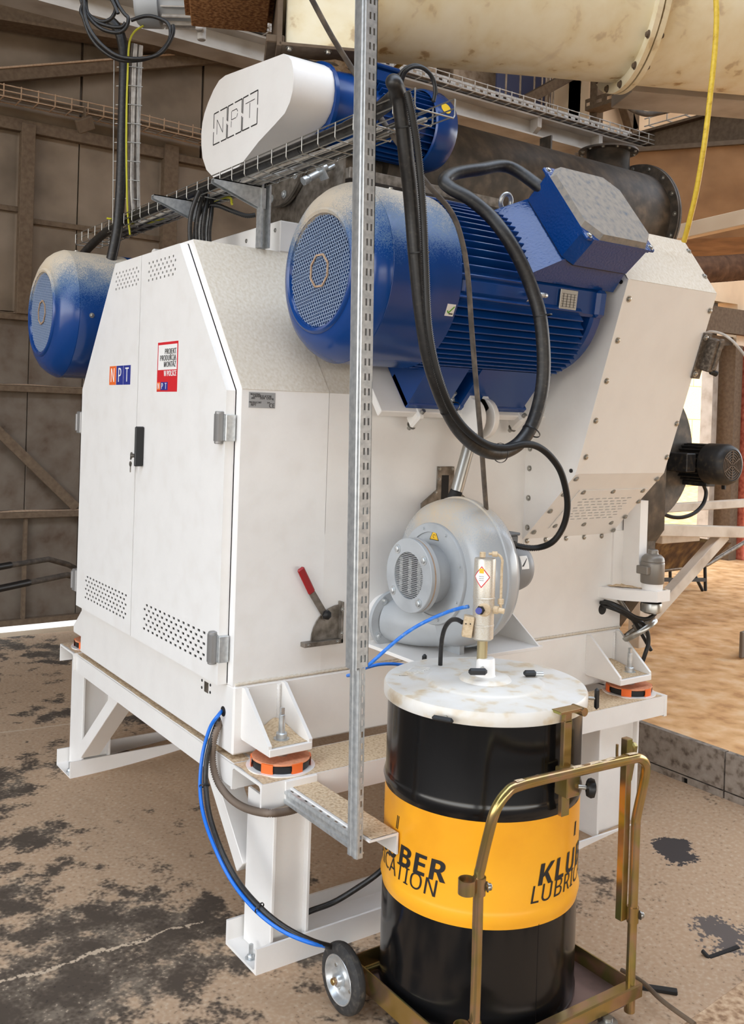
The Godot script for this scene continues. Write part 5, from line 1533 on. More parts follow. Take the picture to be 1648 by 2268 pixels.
func tray() -> void:
	var x0 := 1.585; var x1 := 1.725; var yb := 2.585; var yt := 2.638; var za := -5.03; var zb := -2.10
	var t := thing("wire_cable_tray", "galvanized wire mesh cable tray rising towards the viewer above the cabinet", "cable tray", Vector3(1.65, yb, -3.5))
	var sag := func(z: float) -> float: return 0.008 * sin((z + 3.5) * 1.6)
	for w in [[x0, yt], [x0, yb + 0.026], [x0 + 0.008, yb], [x0 + 0.05, yb], [x0 + 0.09, yb], [x1 - 0.008, yb], [x1, yb + 0.026], [x1, yt]]:
		var b := B.new(); b.tube(PackedVector3Array([Vector3(w[0], w[1], za), Vector3(w[0], w[1], -3.5), Vector3(w[0], w[1], zb)]), 0.0022, 7); obj("long_wire", b, M.steel, t)
	for k in 30:
		var z := za + (zb - za) * k / 29.0
		var b := B.new(); b.tube(PackedVector3Array([Vector3(x0 - 0.002, yt, z), Vector3(x0 - 0.002, yb + 0.008, z), Vector3(x0 + 0.003, yb - 0.002, z), Vector3(x1 - 0.003, yb - 0.002, z), Vector3(x1 + 0.002, yb + 0.008, z), Vector3(x1 + 0.002, yt, z)]), 0.0026, 7); obj("cross_wire", b, M.steel, t)
	# cables lying in it
	var b := B.new()
	b.tube(B.curve([Vector3(1.52, 2.40, -5.0), Vector3(1.58, 2.55, -4.75), Vector3(1.612, 2.618, -4.4), Vector3(1.612, 2.62, -3.5), Vector3(1.612, 2.62, -2.48)], 6), 0.021, 16)
	var fat := obj("tray_cable", b, M.rubber)
	tag(fat, "thickest black cable lying along the front edge of the wire tray", "cable")
	for z in [-4.6, -3.9, -3.25, -2.75, -2.35]: tie(fat, Vector3(1.615, 2.615, z), Vector3.BACK, 0.024)
	M.cable_grey = grain([0.0, c8(150, 142, 134), 0.5, c8(190, 183, 174), 1.0, c8(208, 202, 194)], 5.0, 0.6, 0.0, 0.02, 93, 256)
	M.green_yellow = mat(c8(190, 184, 40), 0.5)
	var cl := [M.cable_grey, M.rubber, M.cable_grey, M.cable_grey, M.rubber]
	for k in 5:
		var x := 1.645 + 0.017 * k
		b = B.new()
		var pt := []
		for j in 9: pt.append(Vector3(x + 0.006 * sin(j * 1.9 + k), yb + 0.012 + 0.004 * sin(j * 2.3 + k * 2.0), -4.75 + j * (0.32 if k % 2 else 0.30)))
		b.tube(B.curve(pt, 4), 0.0075, 9)
		tag(obj("tray_cable", b, cl[k]), ["thin grey cable", "thin black cable", "thin grey cable", "thin grey cable", "thin black cable"][k] + " on the floor of the wire tray above the cabinet", "cable", "thin cables in the wire tray")
	b = B.new(); b.tube(B.curve([Vector3(1.60, 2.66, -4.6), Vector3(1.66, 2.598, -4.3), Vector3(1.69, 2.594, -3.9), Vector3(1.70, 2.592, -3.5), Vector3(1.69, 2.55, -3.42)], 5), 0.005, 8); tag(obj("earth_wire", b, M.green_yellow), "short green-yellow earth wire lying in the wire tray", "wire")
	# two slotted posts with cantilever arms
	var spots := [[-3.21, 1.72, "silver channel post with arm holding up the wire tray near the roof box"], [-3.62, 1.655, "silver slotted post behind the bundle of conduits under the wire tray"]]
	for s in spots:
		t = thing("tray_support", s[2], "tray support", Vector3(s[1], 2.354, s[0]))
		b = B.new()
		b.prism(poly([-0.02, -0.02, 0.02, -0.02, 0.02, -0.012, -0.012, -0.012, -0.012, 0.012, 0.02, 0.012, 0.02, 0.02, -0.02, 0.02]), 2.354, 2.592, Transform3D(Basis(Vector3(0, 0, 1), Vector3(1, 0, 0), Vector3(0, 1, 0)), Vector3(s[1], 0, s[0])))
		var po := obj("post", b, M.zinc, t)
		if s[0] < -3.5:
			for k in 4: 
				b = B.new(); b.bx(s[1] - 0.022, s[1] - 0.0195, 2.37 + 0.05 * k, 2.395 + 0.05 * k, s[0] - 0.007, s[0] + 0.007); obj("slot", b, M.dark, po)
		b = B.new()
		b.prism(poly([s[1], 2.582, s[1] - 0.215, 2.582, s[1] - 0.215, 2.566, s[1] - 0.02, 2.50, s[1], 2.50]), s[0] - 0.014, s[0] - 0.011)
		b.prism(poly([s[1], 2.582, s[1] - 0.215, 2.582, s[1] - 0.215, 2.566, s[1] - 0.02, 2.50, s[1], 2.50]), s[0] + 0.011, s[0] + 0.014)
		b.bx(s[1] - 0.215, s[1], 2.578, 2.582, s[0] - 0.014, s[0] + 0.014)
		obj("arm", b, M.zinc, t)
	for k in 4:
		b = B.new()
		var sx := 1.575 + 0.028 * k
		b.tube(B.curve([Vector3(sx + 0.01, 2.60, -3.5 - 0.02 * k), Vector3(sx - 0.01, 2.52, -3.52), Vector3(sx - 0.012, 2.44, -3.53), Vector3(sx, 2.34, -3.53)], 5), 0.011 if k == 2 else 0.009, 10, 0.0012 if k == 2 else 0.0, 0.007)
		tag(obj("drop_cable", b, M.rubber), "ribbed black conduit dropping from the tray into the cabinet roof" if k == 2 else "smooth black cable dropping from the tray into the cabinet roof", "cable", "" if k == 2 else "smooth cables dropping into the cabinet roof")


func hoses() -> void:
	var fat: Array = [Vector3(1.473, 2.648, -2.100), Vector3(1.509, 2.637, -2.100), Vector3(1.538, 2.605, -2.110), Vector3(1.561, 2.532, -2.120), Vector3(1.583, 2.451, -2.130), Vector3(1.606, 2.381, -2.140), Vector3(1.627, 2.297, -2.150), Vector3(1.641, 2.197, -2.150), Vector3(1.658, 2.096, -2.150), Vector3(1.678, 1.995, -2.150), Vector3(1.702, 1.906, -2.150), Vector3(1.735, 1.830, -2.150), Vector3(1.784, 1.759, -2.160), Vector3(1.847, 1.694, -2.170), Vector3(1.938, 1.646, -2.190), Vector3(2.036, 1.628, -2.210), Vector3(2.121, 1.649, -2.220), Vector3(2.177, 1.698, -2.220), Vector3(2.212, 1.765, -2.220), Vector3(2.233, 1.854, -2.220), Vector3(2.232, 1.956, -2.220), Vector3(2.220, 2.074, -2.230), Vector3(2.199, 2.162, -2.250), Vector3(2.164, 2.248, -2.270), Vector3(2.126, 2.328, -2.300), Vector3(2.095, 2.400, -2.350), Vector3(2.048, 2.457, -2.400), Vector3(2.011, 2.493, -2.450), Vector3(2.004, 2.524, -2.480), Vector3(2.060, 2.560, -2.500), Vector3(2.170, 2.594, -2.500), Vector3(2.317, 2.627, -2.500), Vector3(2.400, 2.529, -2.392)]
	fat[0] = Vector3(1.602, 2.652, -2.22)
	fat = [Vector3(1.612, 2.62, -2.484), Vector3(1.610, 2.628, -2.35)] + fat
	var o := cable("power_cable", "thick dusty black power cable looping in front of the motor up to its terminal box", "cable", fat, 0.0225, M.rubber, 0.0, 0.01, "", 8, 24)
	for k in [5, 9, 14, 17, 19, 23]: tie(o, (fat[k] as Vector3) + Vector3(0.008, 0, 0.004), ((fat[k + 1] as Vector3) - (fat[k - 1] as Vector3)).normalized(), 0.030)
	M.conduit = mat(c8(24, 23, 22), 0.45)
	cable("conduit", "ribbed black conduit strapped along the thick cable and down to the blower motor", "conduit", [Vector3(1.534, 2.607, -2.070), Vector3(1.552, 2.555, -2.070), Vector3(1.583, 2.466, -2.080), Vector3(1.609, 2.361, -2.090), Vector3(1.629, 2.265, -2.100), Vector3(1.641, 2.141, -2.100), Vector3(1.653, 2.016, -2.100), Vector3(1.675, 1.916, -2.100), Vector3(1.715, 1.816, -2.100), Vector3(1.773, 1.740, -2.110), Vector3(1.852, 1.688, -2.130), Vector3(1.942, 1.654, -2.150), Vector3(2.023, 1.646, -2.160), Vector3(2.108, 1.657, -2.170), Vector3(2.188, 1.650, -2.190), Vector3(2.271, 1.616, -2.210), Vector3(2.356, 1.557, -2.240), Vector3(2.431, 1.460, -2.280), Vector3(2.462, 1.377, -2.320), Vector3(2.453, 1.312, -2.360), Vector3(2.435, 1.281, -2.420), Vector3(2.385, 1.284, -2.460), Vector3(2.330, 1.305, -2.500)], 0.0115, M.conduit, 0.0022, 0.006, "", 8, 12)
	M.dusty_hose = grain([0.0, c8(56, 50, 46), 0.5, c8(88, 80, 72), 1.0, c8(128, 112, 94)], 4.0, 0.8, 0.0, 0.02, 95, 256)
	cable("control_cable", "thin dusty grey cable hanging straight down across the motor to the blower", "cable", [Vector3(1.440, 2.978, -2.450), Vector3(1.525, 2.873, -2.450), Vector3(1.611, 2.784, -2.450), Vector3(1.657, 2.671, -2.400), Vector3(1.703, 2.564, -2.340), Vector3(1.774, 2.441, -2.280), Vector3(1.858, 2.362, -2.260), Vector3(1.899, 2.269, -2.250), Vector3(1.926, 2.161, -2.250), Vector3(1.945, 2.023, -2.250), Vector3(1.966, 1.884, -2.250), Vector3(1.984, 1.772, -2.250), Vector3(2.020, 1.658, -2.270), Vector3(2.099, 1.537, -2.340), Vector3(2.216, 1.403, -2.450), Vector3(2.303, 1.303, -2.530)], 0.0085, M.dusty_hose, 0.0, 0.01, "", 6, 12)
	M.hose_blue = grain([0.0, c8(30, 104, 200), 0.6, c8(38, 122, 222), 0.8, c8(120, 150, 190), 1.0, c8(200, 176, 146)], 6.0, 0.4, 0.0, 0.03, 97, 256)
	M.blue_clean = mat(c8(28, 112, 214), 0.35)
	cable("air_hose", "blue air hose running from the grease pump inlet to behind the upright channel", "hose", [Vector3(1.867, 1.175, -2.130), Vector3(1.858, 1.165, -2.160), Vector3(1.851, 1.140, -2.220), Vector3(1.813, 1.106, -2.270), Vector3(1.776, 1.069, -2.310), Vector3(1.740, 1.028, -2.340), Vector3(1.704, 0.990, -2.360), Vector3(1.688, 0.950, -2.400), Vector3(1.693, 0.921, -2.450), Vector3(1.706, 0.896, -2.520)], 0.0055, M.hose_blue)
	cable("air_hose", "short blue air hose passing behind the drum lid beside the upright channel", "hose", [Vector3(1.688, 0.941, -2.420), Vector3(1.737, 0.940, -2.440), Vector3(1.780, 0.942, -2.440), Vector3(1.843, 0.934, -2.440), Vector3(1.918, 0.912, -2.440), Vector3(2.003, 0.869, -2.450)], 0.0052, M.blue_clean)
	var bd: Array = [Vector3(1.470, 0.721, -2.913), Vector3(1.420, 0.723, -2.852), Vector3(1.400, 0.675, -2.875), Vector3(1.380, 0.589, -2.882), Vector3(1.360, 0.498, -2.853), Vector3(1.340, 0.432, -2.778), Vector3(1.330, 0.369, -2.667), Vector3(1.340, 0.305, -2.562), Vector3(1.360, 0.265, -2.447), Vector3(1.400, 0.235, -2.360), Vector3(1.460, 0.212, -2.297), Vector3(1.550, 0.165, -2.314), Vector3(1.600, 0.128, -2.328), Vector3(1.666, 0.051, -2.360)]
	cable("air_hose", "long blue air hose hanging from the base corner to behind the trolley wheel", "hose", bd, 0.0062, M.blue_clean)
	var kd: Array = [Vector3(1.470, 0.706, -2.912), Vector3(1.430, 0.687, -2.880), Vector3(1.400, 0.628, -2.868), Vector3(1.380, 0.569, -2.853), Vector3(1.370, 0.503, -2.830), Vector3(1.350, 0.438, -2.756), Vector3(1.340, 0.374, -2.650), Vector3(1.350, 0.312, -2.549), Vector3(1.370, 0.274, -2.438), Vector3(1.410, 0.241, -2.357), Vector3(1.470, 0.211, -2.301), Vector3(1.560, 0.158, -2.317), Vector3(1.610, 0.118, -2.330), Vector3(1.681, 0.034, -2.370)]
	o = cable("grease_hose", "black hose hanging beside the long blue air hose from the base corner", "hose", kd, 0.0085, M.rubber)
	for k in [4, 8]: tie(o, (kd[k] as Vector3) - Vector3(0.003, 0, 0.004), ((kd[k + 1] as Vector3) - (kd[k - 1] as Vector3)).normalized(), 0.016)
	M.brown_conduit = mat(c8(118, 102, 88), 0.6)
	cable("conduit", "dusty brown ribbed conduit curving from the base corner round the near leg", "conduit", [Vector3(1.480, 0.686, -2.938), Vector3(1.430, 0.680, -2.873), Vector3(1.410, 0.626, -2.868), Vector3(1.410, 0.559, -2.867), Vector3(1.420, 0.501, -2.843), Vector3(1.430, 0.470, -2.771), Vector3(1.440, 0.468, -2.680), Vector3(1.424, 0.514, -2.520), Vector3(1.488, 0.504, -2.520), Vector3(1.556, 0.496, -2.540), Vector3(1.652, 0.481, -2.600)], 0.0125, M.brown_conduit, 0.0026, 0.0075, "", 8, 12)
	cable("grease_hose", "dusty black hose crossing the lower rail between near leg and drum", "hose", [Vector3(1.610, 0.101, -2.620), Vector3(1.648, 0.119, -2.600), Vector3(1.722, 0.136, -2.580), Vector3(1.783, 0.182, -2.540), Vector3(1.825, 0.229, -2.500), Vector3(1.882, 0.275, -2.480)], 0.0095, M.rubber)
	cable("grease_hose", "black hose arching from the pump's valve block down behind the lid", "hose", [Vector3(1.879, 1.119, -2.170), Vector3(1.883, 1.121, -2.200), Vector3(1.892, 1.109, -2.240), Vector3(1.896, 1.081, -2.270), Vector3(1.902, 1.041, -2.290), Vector3(1.907, 0.989, -2.300), Vector3(1.915, 0.943, -2.310)], 0.007, M.rubber)
	cable("conduit", "ribbed black conduit arching over the cabinet roof behind the silver post", "conduit", [Vector3(1.589, 2.388, -3.550), Vector3(1.595, 2.443, -3.550), Vector3(1.604, 2.508, -3.550), Vector3(1.631, 2.548, -3.550), Vector3(1.672, 2.559, -3.520), Vector3(1.723, 2.537, -3.480), Vector3(1.769, 2.521, -3.450), Vector3(1.801, 2.526, -3.430)], 0.010, M.conduit, 0.0018, 0.007)
	cable("motor_lead", "thin black lead arching over the end of the wire tray", "cable", [Vector3(1.976, 2.907, -2.700), Vector3(1.953, 2.920, -2.650), Vector3(1.963, 2.932, -2.620), Vector3(1.993, 2.928, -2.600), Vector3(2.033, 2.906, -2.600), Vector3(2.047, 2.865, -2.600), Vector3(2.041, 2.825, -2.600)], 0.007, M.black)
	cable("motor_lead", "second black lead arching beside the first over the upper motor", "cable", [Vector3(1.971, 2.908, -2.720), Vector3(1.974, 2.939, -2.700), Vector3(1.988, 2.955, -2.680), Vector3(2.013, 2.960, -2.660), Vector3(2.044, 2.941, -2.640), Vector3(2.058, 2.897, -2.620), Vector3(2.068, 2.860, -2.620)], 0.007, M.black)


func upper() -> void:
	# stadium-shaped drive guard with the maker's letters cut through
	var t := thing("drive_guard", "white rounded drive guard with cut-out letters above the wire tray", "guard", Vector3(1.95, 2.62, -3.45))
	var o := PackedVector2Array()
	for p in [[-3.638, 3.132], [-3.697, 3.127], [-3.75, 3.10], [-3.799, 3.06], [-3.835, 3.02], [-3.852, 2.983], [-3.86, 2.94], [-3.856, 2.89], [-3.84, 2.83], [-3.796, 2.769], [-3.72, 2.72], [-3.64, 2.695], [-3.56, 2.70], [-3.45, 2.735], [-3.323, 2.788], [-3.2, 2.825], [-3.124, 2.85], [-3.088, 2.882], [-3.07, 2.92], [-3.065, 2.96], [-3.07, 3.0], [-3.085, 3.035], [-3.107, 3.056], [-3.147, 3.079]]: o.append(Vector2(p[0], p[1]))
	var b := B.new()
	b.prism(o, -0.175, -0.002, front(1.752))
	obj("shell", b, M.white, t)
	b = B.new(); b.prism(o, -0.003, 0.003, front(1.752)); obj("front_plate", b, M.white, t)
	b = B.new(); b.prism(o, -0.177, -0.173, front(1.752)); obj("back_plate", b, M.white, t)
	# letters in dashed frames, cut lines as thin dark inlays in the plate
	b = B.new()
	var bar2 := func(bb: B, p: Vector2, r: Vector2, w: float) -> void:
		var xf := front(1.7488)
		bb.bar(xf * Vector3(p.x, p.y, 0.0), xf * Vector3(r.x, r.y, 0.0), w, 0.0012, Vector3.LEFT)
	var rt := 0.03
	for k in 3:
		var l := -3.735 + 0.134 * k; var r := l + 0.125; var lo := 2.862; var hi := 2.994
		var seg := [[l, hi, l + 0.045, hi], [l + 0.06, hi, r, hi], [r, hi, r, lo + 0.075], [r, lo + 0.062, r, lo], [r, lo, r - 0.05, lo], [r - 0.065, lo, l, lo], [l, lo, l, lo + 0.055], [l, lo + 0.07, l, hi]]
		for s in seg: bar2.call(b, Vector2(s[0], s[1]), Vector2(s[2], s[3]), 0.005)
		var a := l + 0.032; var c := l + 0.088
		if k == 0: seg = [[a, 2.9, a, 2.962], [a, 2.962, c, 2.897], [c, 2.897, c, 2.96]]
		elif k == 1: seg = [[a, 2.9, a, 2.925], [a, 2.932, a, 2.965], [a + 0.004, 2.965, c - 0.01, 2.965], [c - 0.01, 2.965, c, 2.952], [c, 2.945, c - 0.008, 2.93], [c - 0.014, 2.93, a, 2.93]]
		else: seg = [[a - 0.01, 2.965, c + 0.012, 2.965], [(a + c) / 2, 2.96, (a + c) / 2, 2.9]]
		for s in seg: bar2.call(b, Vector2(s[0], s[1]), Vector2(s[2], s[3]), 0.0028)
	var cut := obj("cut_lettering", b, M.dark, t, "dark cut-out letters in dashed frames")
	b = B.new(); b.bx(1.84, 1.89, 3.0795, 3.082, -3.15, -3.144, 0.0003); obj("handle_slot", b, M.dark, t)
	# blue motor behind it
	t = thing("drive_motor", "smaller blue electric motor behind the white lettered guard", "motor", Vector3(2.27, 2.78, -3.22))
	var X := Transform3D(B.along(Vector3.ZERO, Vector3.RIGHT).basis, Vector3(0, 2.945, -3.22))
	b = B.new(); b.lathe([Vector2(0, 1.93), Vector2(0.165, 1.93), Vector2(0.165, 1.947), Vector2(0.14, 1.952), Vector2(0.145, 2.0), Vector2(0.15, 2.08), Vector2(0.15, 2.10), Vector2(0.125, 2.11), Vector2(0.125, 2.46), Vector2(0, 2.46)], X, 40); var bd := obj("body", b, M.blue, t)
	for k in 32:
		var a := TAU * k / 32; var d := Vector3(0, sin(a), cos(a))
		b = B.new(); b.box(Vector3(2.30, 2.945, -3.22) + d * 0.138, Vector3(0.27, 0.034, 0.005), Basis(Vector3.RIGHT, d, Vector3.RIGHT.cross(d)), 0.001); obj("fin", b, M.blue, bd)
	b = B.new(); b.lathe([Vector2(0.16, 2.42), Vector2(0.168, 2.425), Vector2(0.170, 2.44), Vector2(0.170, 2.50), Vector2(0.155, 2.54), Vector2(0.13, 2.55), Vector2(0, 2.55)], X, 48); obj("fan_cover", b, M.cover_near, t)
	b = B.new(); b.bx(2.14, 2.26, 3.06, 3.12, -3.28, -3.12, 0.01); b.bx(2.13, 2.27, 3.12, 3.135, -3.29, -3.11, 0.005); obj("terminal_box", b, M.blue, t)
	for k in 4:
		b = B.new(); var a := TAU * k / 4 + 0.7; b.bolt(Vector3(1.93, 2.945 + sin(a) * 0.15, -3.22 + cos(a) * 0.15), Vector3.LEFT, 0.008, 0.01); obj("bolt", b, M.blue, t)
	b = B.new(); b.lathe([Vector2(0.024, 0), Vector2(0.024, 0.001), Vector2(0, 0.001)], B.along(Vector3(2.47, 2.945 + 0.06, -3.22 + 0.1595), Vector3(2.47, 2.945 + 0.12, -3.22 + 0.319)), 24); obj("sticker", b, mat(c8(236, 196, 40), 0.5), t, "round yellow sticker")
	# feeder under it
	t = thing("screw_feeder", "dull steel screw feeder housing with round flange between cabinet roof and guard", "feeder", Vector3(2.3, 2.48, -3.5))
	var F := Transform3D(B.along(Vector3.ZERO, Vector3.RIGHT).basis, Vector3(0, 2.80, -3.50))
	b = B.new(); b.lathe([Vector2(0, 1.94), Vector2(0.205, 1.94), Vector2(0.206, 1.952), Vector2(0, 1.952)], F, 56); obj("flange", b, M.raw, t)
	b = B.new(); b.lathe([Vector2(0.19, 1.955), Vector2(0.206, 1.955), Vector2(0.206, 1.966), Vector2(0.17, 1.966), Vector2(0.17, 2.8)], F, 56); obj("barrel", b, M.raw, t)
	for k in 10:
		b = B.new(); var a := TAU * k / 10; b.bolt(Vector3(1.94, 2.80 + sin(a) * 0.175, -3.5 + cos(a) * 0.175), Vector3.LEFT, 0.012, 0.01); obj("bolt", b, M.zinc, t)
	b = B.new(); b.bx(1.98, 2.75, 2.475, 2.66, -3.72, -3.30, 0.004); obj("chute", b, M.raw, t)
	b = B.new(); b.bx(1.98, 2.75, 2.63, 2.672, -3.31, -3.02, 0.002); b.bx(1.97, 1.98, 2.50, 2.75, -3.40, -3.05); obj("saddle", b, M.raw, t)
	b = B.new(); b.prism(poly([-3.30, 2.475, -3.02, 2.475, -3.06, 2.60, -3.25, 2.63]), -0.012, 0.0, front(2.10)); obj("gusset", b, M.raw, t)
	b = B.new(); b.cyl(Vector3(1.74, 2.563, -3.0), Vector3(1.885, 2.65, -3.0), 0.009, 14); b.cyl(Vector3(1.735, 2.56, -3.0), Vector3(1.752, 2.57, -3.0), 0.018, 6, 0.001); b.cyl(Vector3(1.762, 2.576, -3.0), Vector3(1.80, 2.60, -3.0), 0.0135, 16)
	for i in b.V.size(): b.V[i] += Vector3(0.1, 0.05, -0.12)
	obj("clamp_bolt", b, M.zinc, t)
	b = B.new(); b.cyl(Vector3(1.918, 2.67, -3.12), Vector3(1.936, 2.681, -3.12), 0.017, 6, 0.001); b.box(Vector3(1.912, 2.667, -3.12), Vector3(0.006, 0.08, 0.05), Basis(Vector3.BACK, 0.55)); obj("clamp_nut", b, M.zinc, t)
	# dust tube behind the motor
	M.duct = grain([0.0, c8(56, 52, 48), 0.45, c8(74, 68, 62), 0.7, c8(96, 86, 76), 1.0, c8(124, 108, 92)], 1.2, 0.55, 0.2, 0.016, 99, 512, 6)
	t = thing("dark_duct", "wide dark grey round duct lying along the machine behind the near motor", "duct", Vector3(3.3, 2.55, -3.55))
	var D := Transform3D(B.along(Vector3.ZERO, Vector3.RIGHT).basis, Vector3(0, 2.86, -3.54))
	b = B.new(); b.lathe([Vector2(0, 2.35), Vector2(0.265, 2.35), Vector2(0.265, 4.22)], D, 72); var tb := obj("barrel", b, M.duct, t)
	b = B.new(); b.lathe([Vector2(0.26, 4.205), Vector2(0.315, 4.205), Vector2(0.316, 4.217), Vector2(0.0, 4.217)], D, 72); obj("end_flange", b, M.duct, t)
	b = B.new(); b.lathe([Vector2(0.0, 4.219), Vector2(0.318, 4.219), Vector2(0.318, 4.231), Vector2(0.0, 4.231)], D, 72); obj("end_cover", b, M.duct, t)
	for k in 16:
		b = B.new(); var a := TAU * k / 16; b.bolt(Vector3(4.205, 2.86 + sin(a) * 0.292, -3.54 + cos(a) * 0.292), Vector3.LEFT, 0.009, 0.008); obj("bolt", b, M.steel, t)
	b = B.new(); b.lathe([Vector2(0.115, 3.05), Vector2(0.115, 3.205), Vector2(0.16, 3.205), Vector2(0.16, 3.215), Vector2(0.115, 3.215), Vector2(0.115, 3.1)], Transform3D(Basis.IDENTITY, Vector3(4.0, 0, -3.54)), 48); var ou := obj("top_outlet", b, M.duct, t)
	for k in 12:
		b = B.new(); var a := TAU * k / 12; b.bolt(Vector3(4.0 + cos(a) * 0.142, 3.205, -3.54 + sin(a) * 0.142), Vector3.DOWN, 0.008, 0.008); obj("bolt", b, M.steel, ou)
	b = B.new(); b.bx(3.52, 3.53, 3.10, 3.20, -3.58, -3.50); b.bx(3.50, 3.55, 3.10, 3.115, -3.60, -3.48); obj("lifting_lug", b, M.duct, t)
	b = B.new(); b.bx(2.4, 4.2, 2.475, 2.62, -3.72, -3.36, 0.004); obj("saddle", b, M.duct, t)


func right_end() -> void:
	var b := B.new()
	var t := thing("die_housing", "dark grey die housing at the far end of the machine below the belt guard", "housing", Vector3(3.62, 1.1, -3.1))
	b.prism(poly([3.40, 1.60, 3.40, 1.0, 3.62, 1.0, 3.62, 1.60]), -3.3, -2.84); obj("side_duct", b, M.duct, t)
	b = B.new()
	b.prism(poly([-2.80, 1.62, -2.80, 1.25, -2.88, 1.14, -3.3, 1.14, -3.3, 1.62]), -0.17, 0.0, Transform3D(Basis(Vector3(0, 0, 1), Vector3.UP, Vector3(-1, 0, 0)), Vector3(3.46, 0, 0)))
	obj("chute", b, M.duct, t)
	b = B.new(); b.lathe([Vector2(0, 0), Vector2(0.34, 0), Vector2(0.345, 0.01), Vector2(0.345, 0.3), Vector2(0, 0.3)], B.along(Vector3(3.72, 1.60, -2.98), Vector3(3.72, 1.60, -3.4)), 64); obj("drum_cover", b, M.duct, t)
	b = B.new(); b.prism(poly([-2.70, 1.06, -2.80, 1.06, -3.1, 0.80, -2.95, 0.72]), -0.1, 0.0, Transform3D(Basis(Vector3(0, 0, 1), Vector3.UP, Vector3(-1, 0, 0)), Vector3(3.36, 0, 0))); obj("outlet_chute", b, M.duct, t)
	# small black motor
	M.black_motor = grain([0.0, c8(26, 25, 25), 0.6, c8(40, 38, 37), 1.0, c8(84, 70, 52)], 5.0, 0.5, 0.1, 0.02, 101, 256)
	t = thing("small_motor", "small black finned electric motor sticking out beside the belt guard", "motor", Vector3(4.02, 1.45, -2.9))
	var Z := B.along(Vector3(4.02, 1.552, -3.05), Vector3(4.02, 1.552, -2.0))
	b = B.new(); b.lathe([Vector2(0, 0), Vector2(0.11, 0), Vector2(0.11, 0.02), Vector2(0.082, 0.025), Vector2(0.078, 0.06), Vector2(0.078, 0.22), Vector2(0, 0.22)], Z, 40); var bd := obj("body", b, M.black_motor, t)
	for k in 24:
		var a := TAU * k / 24; var d := Vector3(cos(a), sin(a), 0)
		b = B.new(); b.box(Vector3(4.02, 1.552, -2.93) + d * 0.086, Vector3(0.004, 0.02, 0.15), Basis(Vector3(-d.y, d.x, 0), d, Vector3.BACK)); obj("fin", b, M.black_motor, bd)
	b = B.new(); b.lathe([Vector2(0.098, 0.2), Vector2(0.1, 0.205), Vector2(0.1, 0.30), Vector2(0.088, 0.325), Vector2(0.075, 0.33), Vector2(0.073, 0.326), Vector2(0, 0.326)], Z, 48); var fc := obj("fan_cover", b, M.black_motor, t)
	b = B.new()
	for k in 6:
		var a := TAU * k / 6 + 0.5; b.bar(Vector3(4.02, 1.552, -2.722), Vector3(4.02 + cos(a) * 0.07, 1.552 + sin(a) * 0.07, -2.722), 0.005, 0.003, Vector3.BACK)
	for r in [0.02, 0.032, 0.044, 0.056, 0.068]: b.lathe([Vector2(r - 0.0018, 0.326), Vector2(r - 0.0018, 0.329), Vector2(r + 0.0018, 0.329), Vector2(r + 0.0018, 0.326)], Z, 32)
	obj("fan_grille", b, mat(c8(96, 78, 62), 0.7), fc)
	b = B.new(); b.bx(3.99, 4.06, 1.44, 1.462, -3.0, -2.84, 0.003); b.bx(4.05, 4.062, 1.43, 1.46, -2.80, -2.78, 0.002); obj("terminal_box", b, M.black_motor, t)
	b = B.new(); b.bx(3.86, 3.93, 1.51, 1.60, -2.98, -2.86, 0.004); obj("nameplate_boss", b, M.black_motor, t)
	cable("motor_lead", "black lead curving below the small black motor", "cable", [Vector3(3.991, 1.284, -3.100), Vector3(4.056, 1.265, -3.080), Vector3(4.121, 1.265, -3.060), Vector3(4.199, 1.287, -3.050), Vector3(4.265, 1.332, -3.050), Vector3(4.284, 1.391, -3.050), Vector3(4.251, 1.438, -3.050)], 0.010, M.black)
	# white column and platform with the grease separator
	t = thing("end_column", "white steel column standing on a thick white platform at the machine's far end", "column", Vector3(3.34, 1.0, -2.74))
	b = B.new(); b.prism(poly([3.274, 1.262, 3.345, 1.262, 3.345, 1.14, 3.40, 1.06, 3.40, 1.02, 3.274, 1.02]), -2.80, -2.79); obj("back_plate", b, M.white, t)
	b = B.new(); b.prism(poly([-2.79, 1.40, -2.70, 1.40, -2.70, 1.13, -2.665, 1.07, -2.665, 1.022, -2.79, 1.022]), -0.05, 0.0, Transform3D(Basis(Vector3(0, 0, 1), Vector3.UP, Vector3(-1, 0, 0)), Vector3(3.335, 0, 0))); obj("web_plate", b, M.white, t)
	b = B.new(); b.prism(poly([3.20, -2.80, 3.235, -2.70, 3.34, -2.60, 3.425, -2.60, 3.45, -2.80]), -1.022, -0.975, Transform3D(Basis(Vector3(1, 0, 0), Vector3(0, 0, 1), Vector3(0, -1, 0)), Vector3.ZERO)); obj("platform", b, M.white, t)
	b = B.new(); b.field(3.24, 3.42, 20, -2.79, -2.61, 14, func(x, z): return 1.0235 + 0.004 * absf(sin(x * 70.0) * sin(z * 50.0)) if x - 3.2 > (z + 2.80) * 0.9 else NAN); stuff(obj("sawdust", b, M.dust, t))
	b = B.new(); b.cyl(Vector3(3.226, 0.921, -2.7985), Vector3(3.226, 0.921, -2.8015), 0.024, 24); obj("access_hole", b, M.dark, t)
	M.grey_cast = mat(c8(128, 122, 114), 0.4, 0.4)
	t = thing("grease_separator", "grey domed metal filter pot standing on the white platform", "filter", Vector3(3.372, 1.0, -2.655))
	var G := Transform3D(Basis.IDENTITY, Vector3(3.372, -0.012, -2.655))
	b = B.new(); b.lathe([Vector2(0.045, 1.022), Vector2(0.046, 1.03), Vector2(0.046, 1.06), Vector2(0.0, 1.06)], G, 32); obj("collar", b, M.white, t)
